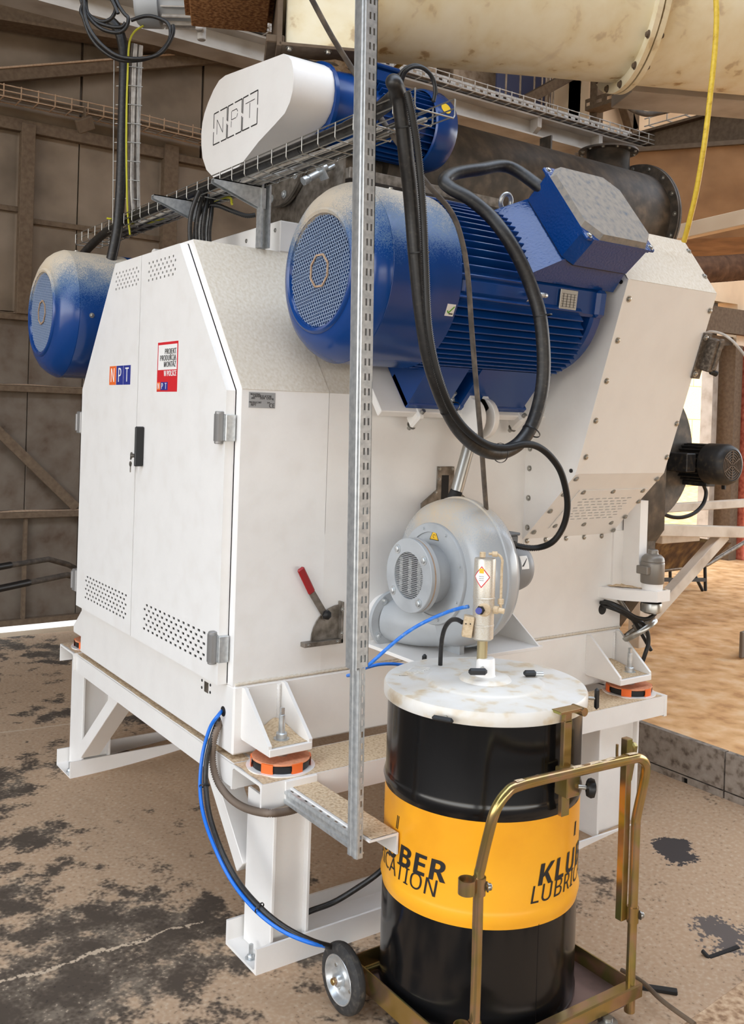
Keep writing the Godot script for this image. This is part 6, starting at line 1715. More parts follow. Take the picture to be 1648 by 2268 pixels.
	b = B.new(); b.lathe([Vector2(0.048, 1.06), Vector2(0.05, 1.064), Vector2(0.051, 1.145), Vector2(0.050, 1.15), Vector2(0.048, 1.153), Vector2(0.05, 1.156), Vector2(0.047, 1.17), Vector2(0.036, 1.182), Vector2(0.024, 1.186), Vector2(0.022, 1.19), Vector2(0.022, 1.202), Vector2(0.018, 1.206), Vector2(0, 1.206)], G, 40); obj("pot", b, M.grey_cast, t)
	b = B.new(); b.lathe([Vector2(0, 0.93), Vector2(0.03, 0.93), Vector2(0.046, 0.938), Vector2(0.047, 0.965), Vector2(0.044, 0.975)], G, 32); obj("bowl", b, M.steel, t)
	b = B.new(); b.bx(3.305, 3.335, 1.09, 1.125, -2.69, -2.63, 0.003); obj("lug", b, M.grey_cast, t)
	for k in 3: cable("grease_hose", ["black ribbed hose looping from the side panel hole up to the filter pot", "black hose twisting down from the side panel hole past the hand wheel", "black hose stub ending in the air below the hand wheel"][k], "hose", [[Vector3(3.216, 0.949, -2.800), Vector3(3.187, 0.963, -2.740), Vector3(3.198, 0.953, -2.700), Vector3(3.242, 0.930, -2.680), Vector3(3.290, 0.904, -2.670), Vector3(3.350, 0.893, -2.660), Vector3(3.403, 0.909, -2.660), Vector3(3.431, 0.946, -2.660), Vector3(3.432, 0.990, -2.660)], [Vector3(3.222, 0.939, -2.800), Vector3(3.214, 0.939, -2.750), Vector3(3.240, 0.925, -2.710), Vector3(3.303, 0.891, -2.700), Vector3(3.358, 0.868, -2.690), Vector3(3.384, 0.828, -2.680), Vector3(3.393, 0.778, -2.680), Vector3(3.377, 0.740, -2.680), Vector3(3.374, 0.677, -2.700)], [Vector3(3.236, 0.954, -2.800), Vector3(3.254, 0.947, -2.760), Vector3(3.306, 0.919, -2.740), Vector3(3.343, 0.874, -2.720), Vector3(3.386, 0.812, -2.710), Vector3(3.438, 0.739, -2.700)]][k], 0.009, M.conduit, 0.0012 if k == 0 else 0.0, 0.007)
	# hand wheel
	t = thing("hand_wheel", "tarnished steel hand wheel tilted below the white platform", "hand wheel", Vector3(3.38, 0.80, -2.72))
	var W := B.along(Vector3(3.38, 0.832, -2.72), Vector3(3.33, 0.95, -2.79))
	b = B.new(); b.lathe([Vector2(0.066, -0.009), Vector2(0.07, -0.011), Vector2(0.086, -0.011), Vector2(0.089, -0.006), Vector2(0.089, 0.006), Vector2(0.086, 0.011), Vector2(0.07, 0.011), Vector2(0.066, 0.009), Vector2(0.066, -0.009)], W, 48); obj("rim", b, M.steel, t)
	b = B.new(); b.cyl(W * Vector3(0, -0.02, 0), W * Vector3(0, 0.03, 0), 0.02, 20); obj("hub", b, M.raw, t)
	for k in 3:
		b = B.new(); var a := TAU * k / 3; b.cyl(W * Vector3(cos(a) * 0.015, 0, sin(a) * 0.015), W * Vector3(cos(a) * 0.07, 0, sin(a) * 0.07), 0.008, 10); obj("spoke", b, M.steel, t)
	b = B.new(); b.cyl(W * Vector3(0, -0.02, 0), W * Vector3(0, 0.16, 0), 0.010, 14); obj("spindle", b, M.raw, t)
	b = B.new(); b.cyl(W * Vector3(0.078, -0.01, 0.0), W * Vector3(0.078, -0.06, 0.0), 0.006, 10); obj("crank_handle", b, M.raw, t)
	# limit switch on the edge of the guard
	M.dirty_alu = grain([0.0, c8(62, 54, 46), 0.5, c8(96, 86, 76), 1.0, c8(150, 138, 124)], 6.0, 0.5, 0.4, 0.03, 103, 256)
	t = thing("door_switch", "dirty aluminium switch box on a dark plate at the guard's right edge", "switch", Vector3(3.27, 2.0, -2.38))
	var sb := Basis(Vector3.RIGHT, Vector3(0, 0.956, 0.29), Vector3(0, -0.29, 0.956))
	b = B.new(); b.box(Vector3(3.275, 2.015, -2.375), Vector3(0.055, 0.19, 0.006), sb, 0.002); obj("mounting_plate", b, M.dirty_alu, t)
	b = B.new(); b.box(Vector3(3.305, 2.02, -2.352), Vector3(0.045, 0.135, 0.045), sb, 0.005); b.box(Vector3(3.315, 2.02, -2.328), Vector3(0.022, 0.13, 0.012), sb, 0.003); obj("switch_body", b, M.dirty_alu, t)
	b = B.new(); b.cyl(Vector3(3.315, 1.955, -2.36), Vector3(3.345, 1.945, -2.35), 0.012, 14, 0.003); obj("rubber_plug", b, M.black, t)
	for s in [-0.075, 0.075]:
		b = B.new(); b.bolt(Vector3(3.257, 2.015, -2.37) + sb * Vector3(0, s, 0.003), sb.z, 0.009, 0.008); obj("bolt", b, M.steel, t)
	cable("switch_lead", "clear grey lead arching from the switch box out to the right", "cable", [Vector3(3.514, 2.130, -2.550), Vector3(3.507, 2.137, -2.500), Vector3(3.515, 2.125, -2.450), Vector3(3.513, 2.094, -2.400), Vector3(3.542, 2.057, -2.380), Vector3(3.580, 2.002, -2.350)], 0.006, M.cable_grey)
	# brown ribbed duct behind the guard
	M.brown_duct = grain([0.0, c8(74, 50, 36), 0.5, c8(104, 74, 54), 1.0, c8(132, 98, 74)], 3.0, 0.85, 0.0, 0.03, 105, 256)
	cable("flexible_duct", "thick brown ribbed flexible duct behind the top of the white guard", "duct", [Vector3(3.2, 2.44, -3.0), Vector3(3.5, 2.44, -2.85), Vector3(3.75, 2.455, -2.74), Vector3(4.0, 2.49, -2.66), Vector3(4.3, 2.54, -2.55)], 0.062, M.brown_duct, 0.004, 0.018, "", 8, 28)
	# things lying on the floor at the right
	M.plank = grain([0.0, c8(112, 82, 58), 0.4, c8(168, 136, 104), 0.6, c8(186, 156, 124), 1.0, c8(206, 180, 148)], 1.8, 0.9, 0.0, 0.03, 107, 512, 6)
	b = B.new(); b.box(Vector3(2.56, 0.022, -1.60), Vector3(0.56, 0.04, 0.16), Basis(Vector3.UP, 0.10), 0.005); tag(obj("wooden_board", b, M.plank), "rough dusty wooden board lying on the floor at the trolley's front corner", "board")
	b = B.new(); b.tube(B.curve([Vector3(2.37, 0.035, -1.93), Vector3(2.36, 0.045, -1.84), Vector3(2.325, 0.052, -1.74), Vector3(2.31, 0.055, -1.62)], 5), 0.007, 8); tag(obj("wooden_stick", b, M.girder), "thin grey weathered stick leaning over the board beside the trolley", "stick")
	b = B.new(); b.bar(Vector3(2.39, 0.008, -1.87), Vector3(2.46, 0.010, -1.79), 0.022, 0.012, Vector3.UP, 0.002); tag(obj("metal_scrap", b, M.dark), "dark strip of scrap metal half under the wooden board", "scrap")
	b = B.new(); b.bar(Vector3(2.70, 0.01, -1.85), Vector3(2.83, 0.016, -1.83), 0.016, 0.014, Vector3.UP, 0.002); b.bar(Vector3(2.70, 0.012, -1.85), Vector3(2.69, 0.03, -1.87), 0.014, 0.01, Vector3.UP, 0.002); tag(obj("metal_scrap", b, M.dark), "dark bent metal scrap on the floor behind the wooden board", "scrap")


func overhead() -> void:
	# beige pipe across the top
	M.beige = grain([0.0, c8(130, 92, 48), 0.17, c8(176, 142, 92), 0.25, c8(222, 204, 162), 0.5, c8(232, 220, 188), 1.0, c8(240, 231, 206)], 0.5, 0.5, 0.0, 0.012, 111, 1024, 8)
	M.rust = grain([0.0, c8(86, 50, 26), 0.4, c8(140, 92, 50), 0.7, c8(172, 122, 74), 1.0, c8(196, 150, 100)], 3.0, 0.95, 0.0, 0.03, 113, 512, 6)
	var d := Vector3(0.896, 0, 0.443).normalized(); var nb := Vector3(0.443, 0, -0.896).normalized()
	var p := Vector3(2.264, 3.605, -3.227) + nb * 0.08
	var t := thing("beige_pipe", "wide stained beige pipe with bolted flange crossing overhead", "pipe", p)
	var xf := B.along(p - d * 0.43, p + d * 3.2)
	var b := B.new(); b.lathe([Vector2(0.0, 0.0), Vector2(0.36, 0.0), Vector2(0.36, 1.50)], xf, 72); obj("pipe_section", b, M.beige, t)
	b = B.new(); b.lathe([Vector2(0.36, 1.55), Vector2(0.36, 3.6)], xf, 72); obj("pipe_section", b, M.beige, t)
	for k in 2:
		b = B.new(); b.lathe([Vector2(0.355, 1.497 + 0.03 * k), Vector2(0.405, 1.497 + 0.03 * k), Vector2(0.405, 1.519 + 0.03 * k), Vector2(0.355, 1.519 + 0.03 * k)], xf, 72); obj("flange", b, M.beige, t)
	for k in 16:
		b = B.new(); var a := TAU * k / 16; b.bolt(xf * Vector3(cos(a) * 0.385, 1.497, sin(a) * 0.385), -d, 0.012, 0.012); b.bolt(xf * Vector3(cos(a) * 0.385, 1.549, sin(a) * 0.385), d, 0.012, 0.012); obj("bolt", b, M.girder, t)
	b = B.new(); b.box(p - d * 0.25 + Vector3(0, -0.28, 0) - nb * 0.1, Vector3(0.33, 0.36, 0.36), Basis(d, Vector3.UP, d.cross(Vector3.UP)), 0.004); obj("outlet_box", b, M.beige, t)
	b = B.new(); b.box(p - d * 0.25 + Vector3(0, -0.46, 0) - nb * 0.1, Vector3(0.38, 0.012, 0.42), Basis(d, Vector3.UP, d.cross(Vector3.UP)), 0.001); obj("outlet_flange", b, M.girder, t)
	for k in 3:
		b = B.new(); b.bolt(p + d * (-0.40 + 0.15 * k) + Vector3(0, -0.467, 0) - nb * 0.29, Vector3.DOWN, 0.010, 0.012); obj("bolt", b, M.steel, t)
	# rusty trough end and its bracket to the left
	t = thing("rusty_trough", "rust-brown caked steel trough end with bolted flanges at the top edge", "trough", p - d * 0.635 + Vector3(0, -0.2, 0))
	var q := p - d * 0.635
	var tb := Basis(d, Vector3.UP, d.cross(Vector3.UP))
	b = B.new(); b.box(q + Vector3(0, 0.02, 0), Vector3(0.32, 0.36, 0.44), tb, 0.01); obj("trough", b, M.rust, t)
	for k in 3:
		b = B.new(); b.box(q + d * (-0.13 + 0.13 * k) + Vector3(0, 0.02, 0) - nb * 0.23, Vector3(0.05, 0.34, 0.03), tb, 0.006); obj("rib", b, M.rust, t)
	b = B.new(); b.box(q + Vector3(0, -0.16, 0) - nb * 0.04, Vector3(0.38, 0.012, 0.56), tb, 0.001); b.box(q + Vector3(0, -0.14, 0) - nb * 0.315, Vector3(0.38, 0.05, 0.010), tb, 0.001); obj("flange", b, M.rust, t)
	b = B.new(); b.box(q + Vector3(0, -0.20, 0) - nb * 0.04, Vector3(0.32, 0.07, 0.44), tb, 0.004); obj("lower_trough", b, M.rust, t)
	for k in 3:
		b = B.new(); b.bolt(q + d * (-0.17 + 0.15 * k) + Vector3(0, -0.168, 0) - nb * 0.29, Vector3.DOWN, 0.012, 0.014, 0.014); obj("bolt", b, M.steel, t)
	b = B.new(); b.box(p - d * 0.44 + Vector3(0, -0.16, 0), Vector3(0.02, 0.62, 0.62), tb, 0.002); b.box(p - d * 0.455 + Vector3(0, -0.44, 0) - nb * 0.1, Vector3(0.07, 0.03, 0.4), tb, 0.004); obj("end_plate", b, M.girder, t)
	# felt sleeve down to the guard
	M.felt = grain([0.0, c8(140, 108, 76), 0.4, c8(190, 164, 134), 0.7, c8(210, 190, 164), 1.0, c8(224, 210, 190)], 4.0, 1.0, 0.0, 0.04, 115, 256, 5)
	t = thing("felt_sleeve", "crumpled beige felt sleeve between overhead outlet and white guard", "sleeve", Vector3(2.06, 3.10, -3.36))
	b = B.new()
	var S := Transform3D(Basis(Vector3.UP, 0.4), Vector3(2.06, 0.0, -3.38))
	b.lathe([Vector2(0.15, 3.06), Vector2(0.165, 3.075), Vector2(0.175, 3.10), Vector2(0.160, 3.115), Vector2(0.155, 3.125), Vector2(0.175, 3.14), Vector2(0.168, 3.16), Vector2(0.15, 3.18), Vector2(0.155, 3.2)], S, 48)
	for i in b.V.size():
		var a := atan2(b.V[i].z + 3.38, b.V[i].x - 2.06)
		b.V[i].y += 0.012 * sin(a * 3.0 + 0.6) + 0.006 * sin(a * 7.0); b.V[i] += Vector3(cos(a), 0, sin(a)) * 0.008 * sin(a * 5.0 + b.V[i].y * 60.0)
	obj("cloth", b, M.felt, t)
	b = B.new(); b.lathe([Vector2(0.160, 3.120), Vector2(0.169, 3.120), Vector2(0.169, 3.130), Vector2(0.160, 3.130)], S, 48); obj("clamp_band", b, M.raw, t)
	b = B.new(); b.lathe([Vector2(0.14, 3.02), Vector2(0.155, 3.03), Vector2(0.155, 3.06), Vector2(0.14, 3.065)], S, 40); obj("collar", b, M.white, t)
	# grey motor with coil of cable
	t = thing("grey_motor", "grey finned motor at the top left holding a coil of black cable", "motor", Vector3(1.70, 3.50, -4.18))
	var gx := B.along(Vector3(1.60, 3.60, -4.27), Vector3(1.88, 3.60, -4.07))
	b = B.new(); b.lathe([Vector2(0, 0), Vector2(0.09, 0), Vector2(0.105, 0.02), Vector2(0.105, 0.11), Vector2(0.085, 0.112), Vector2(0.085, 0.3), Vector2(0, 0.3)], gx, 40); var gb := obj("body", b, M.grey_paint, t)
	for k in 14:
		b = B.new(); var a := TAU * k / 14; b.box(gx * Vector3(cos(a) * 0.092, 0.21, sin(a) * 0.092), Vector3(0.006, 0.17, 0.026), gx.basis * Basis(Vector3.UP, -a) * Basis(Vector3.UP, PI / 2)); obj("fin", b, M.cable_grey, gb)
	b = B.new(); b.box(gx * Vector3(0, 0.24, 0) + Vector3(0.03, -0.11, 0.06), Vector3(0.07, 0.035, 0.05), gx.basis, 0.004); b.cyl(gx * Vector3(0, 0.29, 0) + Vector3(0.0, -0.10, 0.02), gx * Vector3(0, 0.29, 0) + Vector3(0.0, -0.165, 0.02), 0.02, 14, 0.003); obj("terminal_box", b, M.cable_grey, t)
	var cs := [[Vector3(1.491, 3.512, -4.225), Vector3(1.453, 3.592, -4.253), Vector3(1.386, 3.600, -4.300), Vector3(1.354, 3.527, -4.321), Vector3(1.363, 3.487, -4.314), Vector3(1.390, 3.406, -4.295), Vector3(1.433, 3.346, -4.264), Vector3(1.496, 3.304, -4.219), Vector3(1.568, 3.303, -4.169), Vector3(1.634, 3.330, -4.123), Vector3(1.678, 3.387, -4.092), Vector3(1.687, 3.438, -4.087), Vector3(1.673, 3.478, -4.097), Vector3(1.630, 3.501, -4.127), Vector3(1.589, 3.504, -4.156), Vector3(1.539, 3.483, -4.191)], [Vector3(1.526, 3.480, -4.224), Vector3(1.510, 3.459, -4.236), Vector3(1.463, 3.462, -4.269), Vector3(1.412, 3.486, -4.305), Vector3(1.369, 3.546, -4.336), Vector3(1.362, 3.607, -4.341), Vector3(1.417, 3.640, -4.303), Vector3(1.476, 3.602, -4.261), Vector3(1.488, 3.540, -4.252), Vector3(1.470, 3.495, -4.264), Vector3(1.432, 3.483, -4.291), Vector3(1.386, 3.516, -4.323), Vector3(1.376, 3.577, -4.331)], [Vector3(1.687, 3.461, -4.063), Vector3(1.689, 3.427, -4.061), Vector3(1.674, 3.379, -4.071), Vector3(1.638, 3.327, -4.095), Vector3(1.569, 3.304, -4.144), Vector3(1.489, 3.313, -4.200), Vector3(1.426, 3.363, -4.245), Vector3(1.383, 3.427, -4.276), Vector3(1.362, 3.491, -4.291), Vector3(1.357, 3.552, -4.295), Vector3(1.346, 3.600, -4.303)], [Vector3(1.473, 3.618, -4.251), Vector3(1.494, 3.557, -4.236), Vector3(1.517, 3.517, -4.219), Vector3(1.532, 3.497, -4.208), Vector3(1.526, 3.456, -4.212), Vector3(1.497, 3.430, -4.232), Vector3(1.443, 3.440, -4.270), Vector3(1.400, 3.476, -4.301), Vector3(1.371, 3.522, -4.322)]]
	for k in 4: cable("coiled_cable", ["loose black cable loop hanging widest below the grey motor", "small black cable coil bunched left of the grey motor", "black cable running from the grey motor's gland round the loop", "short black cable loop tucked under the grey motor"][k], "cable", cs[k], 0.0085, M.rubber, 0.0, 0.01, "", 6, 10)
	# vertical tray with its cables
	t = thing("riser_tray", "vertical wire tray full of cables left of the white guard", "cable tray", Vector3(1.6, 2.6, -4.33))
	for k in 4:
		b = B.new(); b.tube(PackedVector3Array([Vector3(1.548 + 0.032 * k, 2.58, -4.37 + 0.022 * k), Vector3(1.535 + 0.032 * k, 3.36, -4.385 + 0.022 * k)]), 0.0028, 7); obj("long_wire", b, M.steel, t)
	for k in 9:
		b = B.new(); var y := 2.62 + 0.088 * k; b.tube(PackedVector3Array([Vector3(1.545, y, -4.372), Vector3(1.59, y + 0.002, -4.33), Vector3(1.645, y, -4.30)]), 0.0025, 7); obj("cross_wire", b, M.steel, t)
	cable("riser_cable", "fat black cable climbing the left side of the vertical tray", "cable", [Vector3(1.515, 3.539, -4.392), Vector3(1.545, 3.498, -4.370), Vector3(1.564, 3.427, -4.356), Vector3(1.571, 3.343, -4.350), Vector3(1.572, 3.216, -4.348), Vector3(1.572, 3.005, -4.347), Vector3(1.571, 2.793, -4.345), Vector3(1.567, 2.645, -4.346), Vector3(1.559, 2.539, -4.351), Vector3(1.540, 2.412, -4.363)], 0.024, M.rubber, 0.0, 0.01, "", 6, 16)
	cable("earth_wire", "yellow-green earth wire running down the vertical tray", "wire", [Vector3(1.616, 3.493, -4.235), Vector3(1.586, 3.469, -4.256), Vector3(1.568, 3.433, -4.268), Vector3(1.562, 3.381, -4.272), Vector3(1.568, 3.284, -4.291), Vector3(1.567, 3.158, -4.290), Vector3(1.569, 2.991, -4.287), Vector3(1.572, 2.876, -4.284), Vector3(1.576, 2.761, -4.280), Vector3(1.589, 2.640, -4.294), Vector3(1.608, 2.540, -4.305)], 0.0045, M.green_yellow)
	for k in 6:
		b = B.new(); b.tube(B.curve([Vector3(1.605 + 0.009 * k, 3.44, -4.34), Vector3(1.598 + 0.009 * k, 3.3, -4.335 + 0.004 * (k % 3)), Vector3(1.60 + 0.009 * k, 3.0, -4.33), Vector3(1.604 + 0.009 * k, 2.75, -4.325 + 0.005 * (k % 2)), Vector3(1.612 + 0.008 * k, 2.6, -4.30)], 4), 0.0068, 8); tag(obj("riser_cable", b, M.cable_grey if k % 3 else M.dusty_hose), "thin grey cable in the bundle on the right of the vertical tray", "cable", "grey cables in the vertical tray")
	# white girder with its own cable tray
	M.girder_white = grain([0.0, c8(150, 138, 124), 0.5, c8(176, 168, 158), 1.0, c8(192, 186, 178)], 0.7, 0.7, 0.0, 0.015, 117, 256, 5)
	t = thing("white_girder", "long pale steel girder running under the roof behind the beige pipe", "girder", Vector3(4.0, 3.79, -5.0))
	b = B.new(); b.sweep(poly([-0.09, 0, 0.09, 0, 0.09, 0.012, 0.008, 0.016, 0.008, 0.132, 0.09, 0.137, 0.09, 0.15, -0.09, 0.15, -0.09, 0.137, -0.008, 0.132, -0.008, 0.016, -0.09, 0.012]), Vector3(0.5, 3.79, -5.08), Vector3(6.1, 3.79, -5.08)); obj("beam", b, M.girder_white, t)
	for x in [4.9, 5.55]:
		b = B.new(); b.prism(poly([-4.99, 3.86, -5.07, 3.80, -5.07, 3.93, -4.99, 3.93]), -0.02, 0.02, front(x)); obj("stiffener", b, M.girder_white, t)
	t = thing("girder_tray", "dusty wire cable tray running along the top of the pale girder", "cable tray", Vector3(4.5, 4.0, -5.05))
	for w in [[-4.93, 4.02], [-4.93, 3.98], [-4.93, 3.95], [-5.05, 3.95], [-5.15, 3.95], [-5.15, 4.04]]:
		b = B.new(); b.tube(PackedVector3Array([Vector3(2.2, w[1], w[0]), Vector3(6.1, w[1], w[0])]), 0.004, 6); obj("long_wire", b, M.cable_grey, t)
	for k in 34:
		b = B.new(); var x := 2.3 + 0.113 * k; b.tube(PackedVector3Array([Vector3(x, 4.025, -4.928), Vector3(x, 3.948, -4.928), Vector3(x, 3.946, -5.15), Vector3(x, 4.04, -5.15)]), 0.004, 6); obj("cross_wire", b, M.cable_grey, t)
	b = B.new()
	slotted(b, Transform3D(Basis(Vector3(0, 1, 0), Vector3(1, 0, 0), Vector3(0, 0, 1)), Vector3(0, 4.04, -5.16)), 0.06, 2.2, 6.1, [0.03], 0.075, 0.014, 0.03)
	obj("slotted_rail", b, M.cable_grey, t)
	for k in 3:
		b = B.new(); b.tube(PackedVector3Array([Vector3(2.2, 3.963, -4.97 - 0.05 * k), Vector3(4.0, 3.966, -4.98 - 0.05 * k), Vector3(6.1, 3.963, -4.97 - 0.05 * k)]), 0.012, 8); tag(obj("girder_cable", b, M.dusty_hose), "dusty cable lying in the tray along the pale girder", "cable", "cables along the pale girder")
	# crossing girder at the right end
	t = thing("cross_girder", "rust-stained girder coming forward at the right end of the pale girder", "girder", Vector3(6.1, 3.8, -4.4))
	b = B.new(); b.bx(6.05, 6.2, 3.80, 3.82, -6.1, -3.0); b.bx(6.11, 6.13, 3.82, 4.05, -6.1, -3.0); b.bx(6.05, 6.2, 4.05, 4.07, -6.1, -3.0); obj("beam", b, M.girder, t)
	for w in [[6.06, 4.16], [6.06, 4.10], [6.18, 4.10]]:
		b = B.new(); b.tube(PackedVector3Array([Vector3(w[0], w[1], -5.0), Vector3(w[0], w[1], -3.0)]), 0.005, 6); obj("tray_wire", b, M.cable_grey, t)
	for k in 12:
		b = B.new(); b.tube(PackedVector3Array([Vector3(6.055, 4.165, -4.95 + 0.17 * k), Vector3(6.055, 4.095, -4.95 + 0.17 * k), Vector3(6.18, 4.095, -4.95 + 0.17 * k)]), 0.005, 6); obj("tray_wire", b, M.cable_grey, t)
	b = B.new()
	slotted(b, Transform3D(Basis(Vector3(0, 1, 0), Vector3(0, 0, 1), Vector3(1, 0, 0)), Vector3(6.45, 4.55, 0)), 0.1, -6.0, -2.6, [0.05], 0.12, 0.03, 0.06)
	b.bx(6.45, 6.6, 4.55, 4.56, -6.0, -2.6)
	tag(obj("slotted_channel", b, M.girder), "brown slotted channel hung above the crossing girder at the right", "channel")
	cable("roof_cable", "sagging dusty cable hung under the roof at the right", "cable", [Vector3(4.657, 4.105, -4.330), Vector3(4.731, 4.005, -4.276), Vector3(4.806, 3.890, -4.223), Vector3(4.880, 3.804, -4.170), Vector3(4.953, 3.763, -4.118), Vector3(5.014, 3.760, -4.076), Vector3(5.121, 3.793, -4.000), Vector3(5.241, 3.839, -3.917), Vector3(5.360, 3.897, -3.834), Vector3(5.528, 3.939, -3.716)], 0.018, M.dusty_hose)
	cable("yellow_hose", "yellow hose hanging down at the right from the beige pipe", "hose", [Vector3(3.097, 3.381, -2.241), Vector3(3.102, 3.279, -2.236), Vector3(3.099, 3.142, -2.237), Vector3(3.088, 2.970, -2.243), Vector3(3.075, 2.799, -2.251), Vector3(3.097, 2.639, -2.294), Vector3(3.119, 2.528, -2.339), Vector3(3.146, 2.458, -2.381)], 0.0105, grain([0.0, c8(150, 110, 24), 0.35, c8(206, 172, 48), 1.0, c8(226, 196, 70)], 5.0, 0.5, 0.0, 0.03, 119, 256))
	cable("yellow_hose", "short dull yellow hose above the end of the wire tray", "hose", [Vector3(2.551, 3.312, -3.601), Vector3(2.588, 3.349, -3.576), Vector3(2.630, 3.393, -3.547), Vector3(2.663, 3.427, -3.523)], 0.010, mat(c8(150, 120, 50), 0.6))
	# dark flat duct beneath the pipe at the right
	b = B.new(); b.box(Vector3(4.0, 3.44, -2.90), Vector3(0.75, 0.035, 0.14), Basis(Vector3.UP, -0.46), 0.004); tag(obj("dark_strap", b, M.dark), "dark flat strip under the beige pipe at the right edge", "strip")
	b = B.new(); b.box(Vector3(4.05, 3.37, -3.02), Vector3(0.80, 0.06, 0.25), Basis(Vector3.UP, -0.46), 0.004); tag(obj("grey_profile", b, M.girder_white), "grey steel profile hanging below the dark strip at the right", "profile")
	# hopper
	M.hopper = grain([0.0, c8(120, 86, 54), 0.5, c8(152, 112, 74), 1.0, c8(176, 134, 92)], 0.8, 0.8, 0.0, 0.015, 121, 256, 5)
	t = thing("hopper", "big brown sheet-metal hopper hanging at the right edge", "hopper", Vector3(5.9, 3.0, -3.6))
	b = B.new()
	var r0 := [Vector3(5.0, 3.62, -4.7), Vector3(5.9, 3.62, -3.3), Vector3(7.1, 3.62, -4.0), Vector3(6.2, 3.62, -5.4)]
	var r1 := [Vector3(5.45, 3.02, -4.25), Vector3(5.8, 3.02, -3.7), Vector3(6.5, 3.02, -4.1), Vector3(6.2, 3.02, -4.7)]
	for k in 4: b.q(r0[k], r0[(k + 1) % 4], r1[(k + 1) % 4], r1[k], (r0[k] + r0[(k + 1) % 4]) / 2 - Vector3(6.05, 3.9, -4.35))
	b.q(r1[0], r1[1], r1[2], r1[3], Vector3.DOWN)
	obj("sheet", b, M.hopper, t)
	b = B.new()
	for k in 4: b.bar(r0[k], r0[(k + 1) % 4], 0.05, 0.03)
	obj("rim_angle", b, M.girder, t)
	b = B.new(); b.bar(Vector3(5.375, 3.015, -4.6), Vector3(5.33, 3.075, -3.1), 0.07, 0.10, Vector3.UP, 0.004); tag(obj("peach_girder", b, M.cream), "peach-toned steel girder under the brown hopper", "girder")


func lamp(at: Vector3, size: Vector3, yaw: float, label: String) -> void:
	var t := thing("ceiling_lamp", label, "lamp", at, "bright ceiling lamps at the right")
	var bs := Basis(Vector3.UP, yaw)
	var b := B.new(); b.box(at + Vector3(0, 0.03, 0), size + Vector3(0.02, 0.04, 0.02), bs, 0.004); obj("lamp_housing", b, M.girder_white, t)
	b = B.new(); b.box(at + Vector3(0, 0.004, 0), Vector3(size.x, 0.008, size.z), bs)
	var m := mat(Color.WHITE, 0.5); m.emission_enabled = true; m.emission = c8(255, 236, 200); m.emission_energy_multiplier = 2.0
	obj("light_panel", b, m, t)
	var l := AreaLight3D.new()
	l.name = "lamp_light"
	l.area_size = Vector2(size.x, size.z); l.light_energy = 1.2; l.light_color = c8(255, 232, 196); l.shadow_enabled = true; l.area_range = 40.0
	t.add_child(l)
	l.transform = Transform3D(bs * Basis(Vector3.RIGHT, -PI / 2), Vector3(0, -0.006, 0))


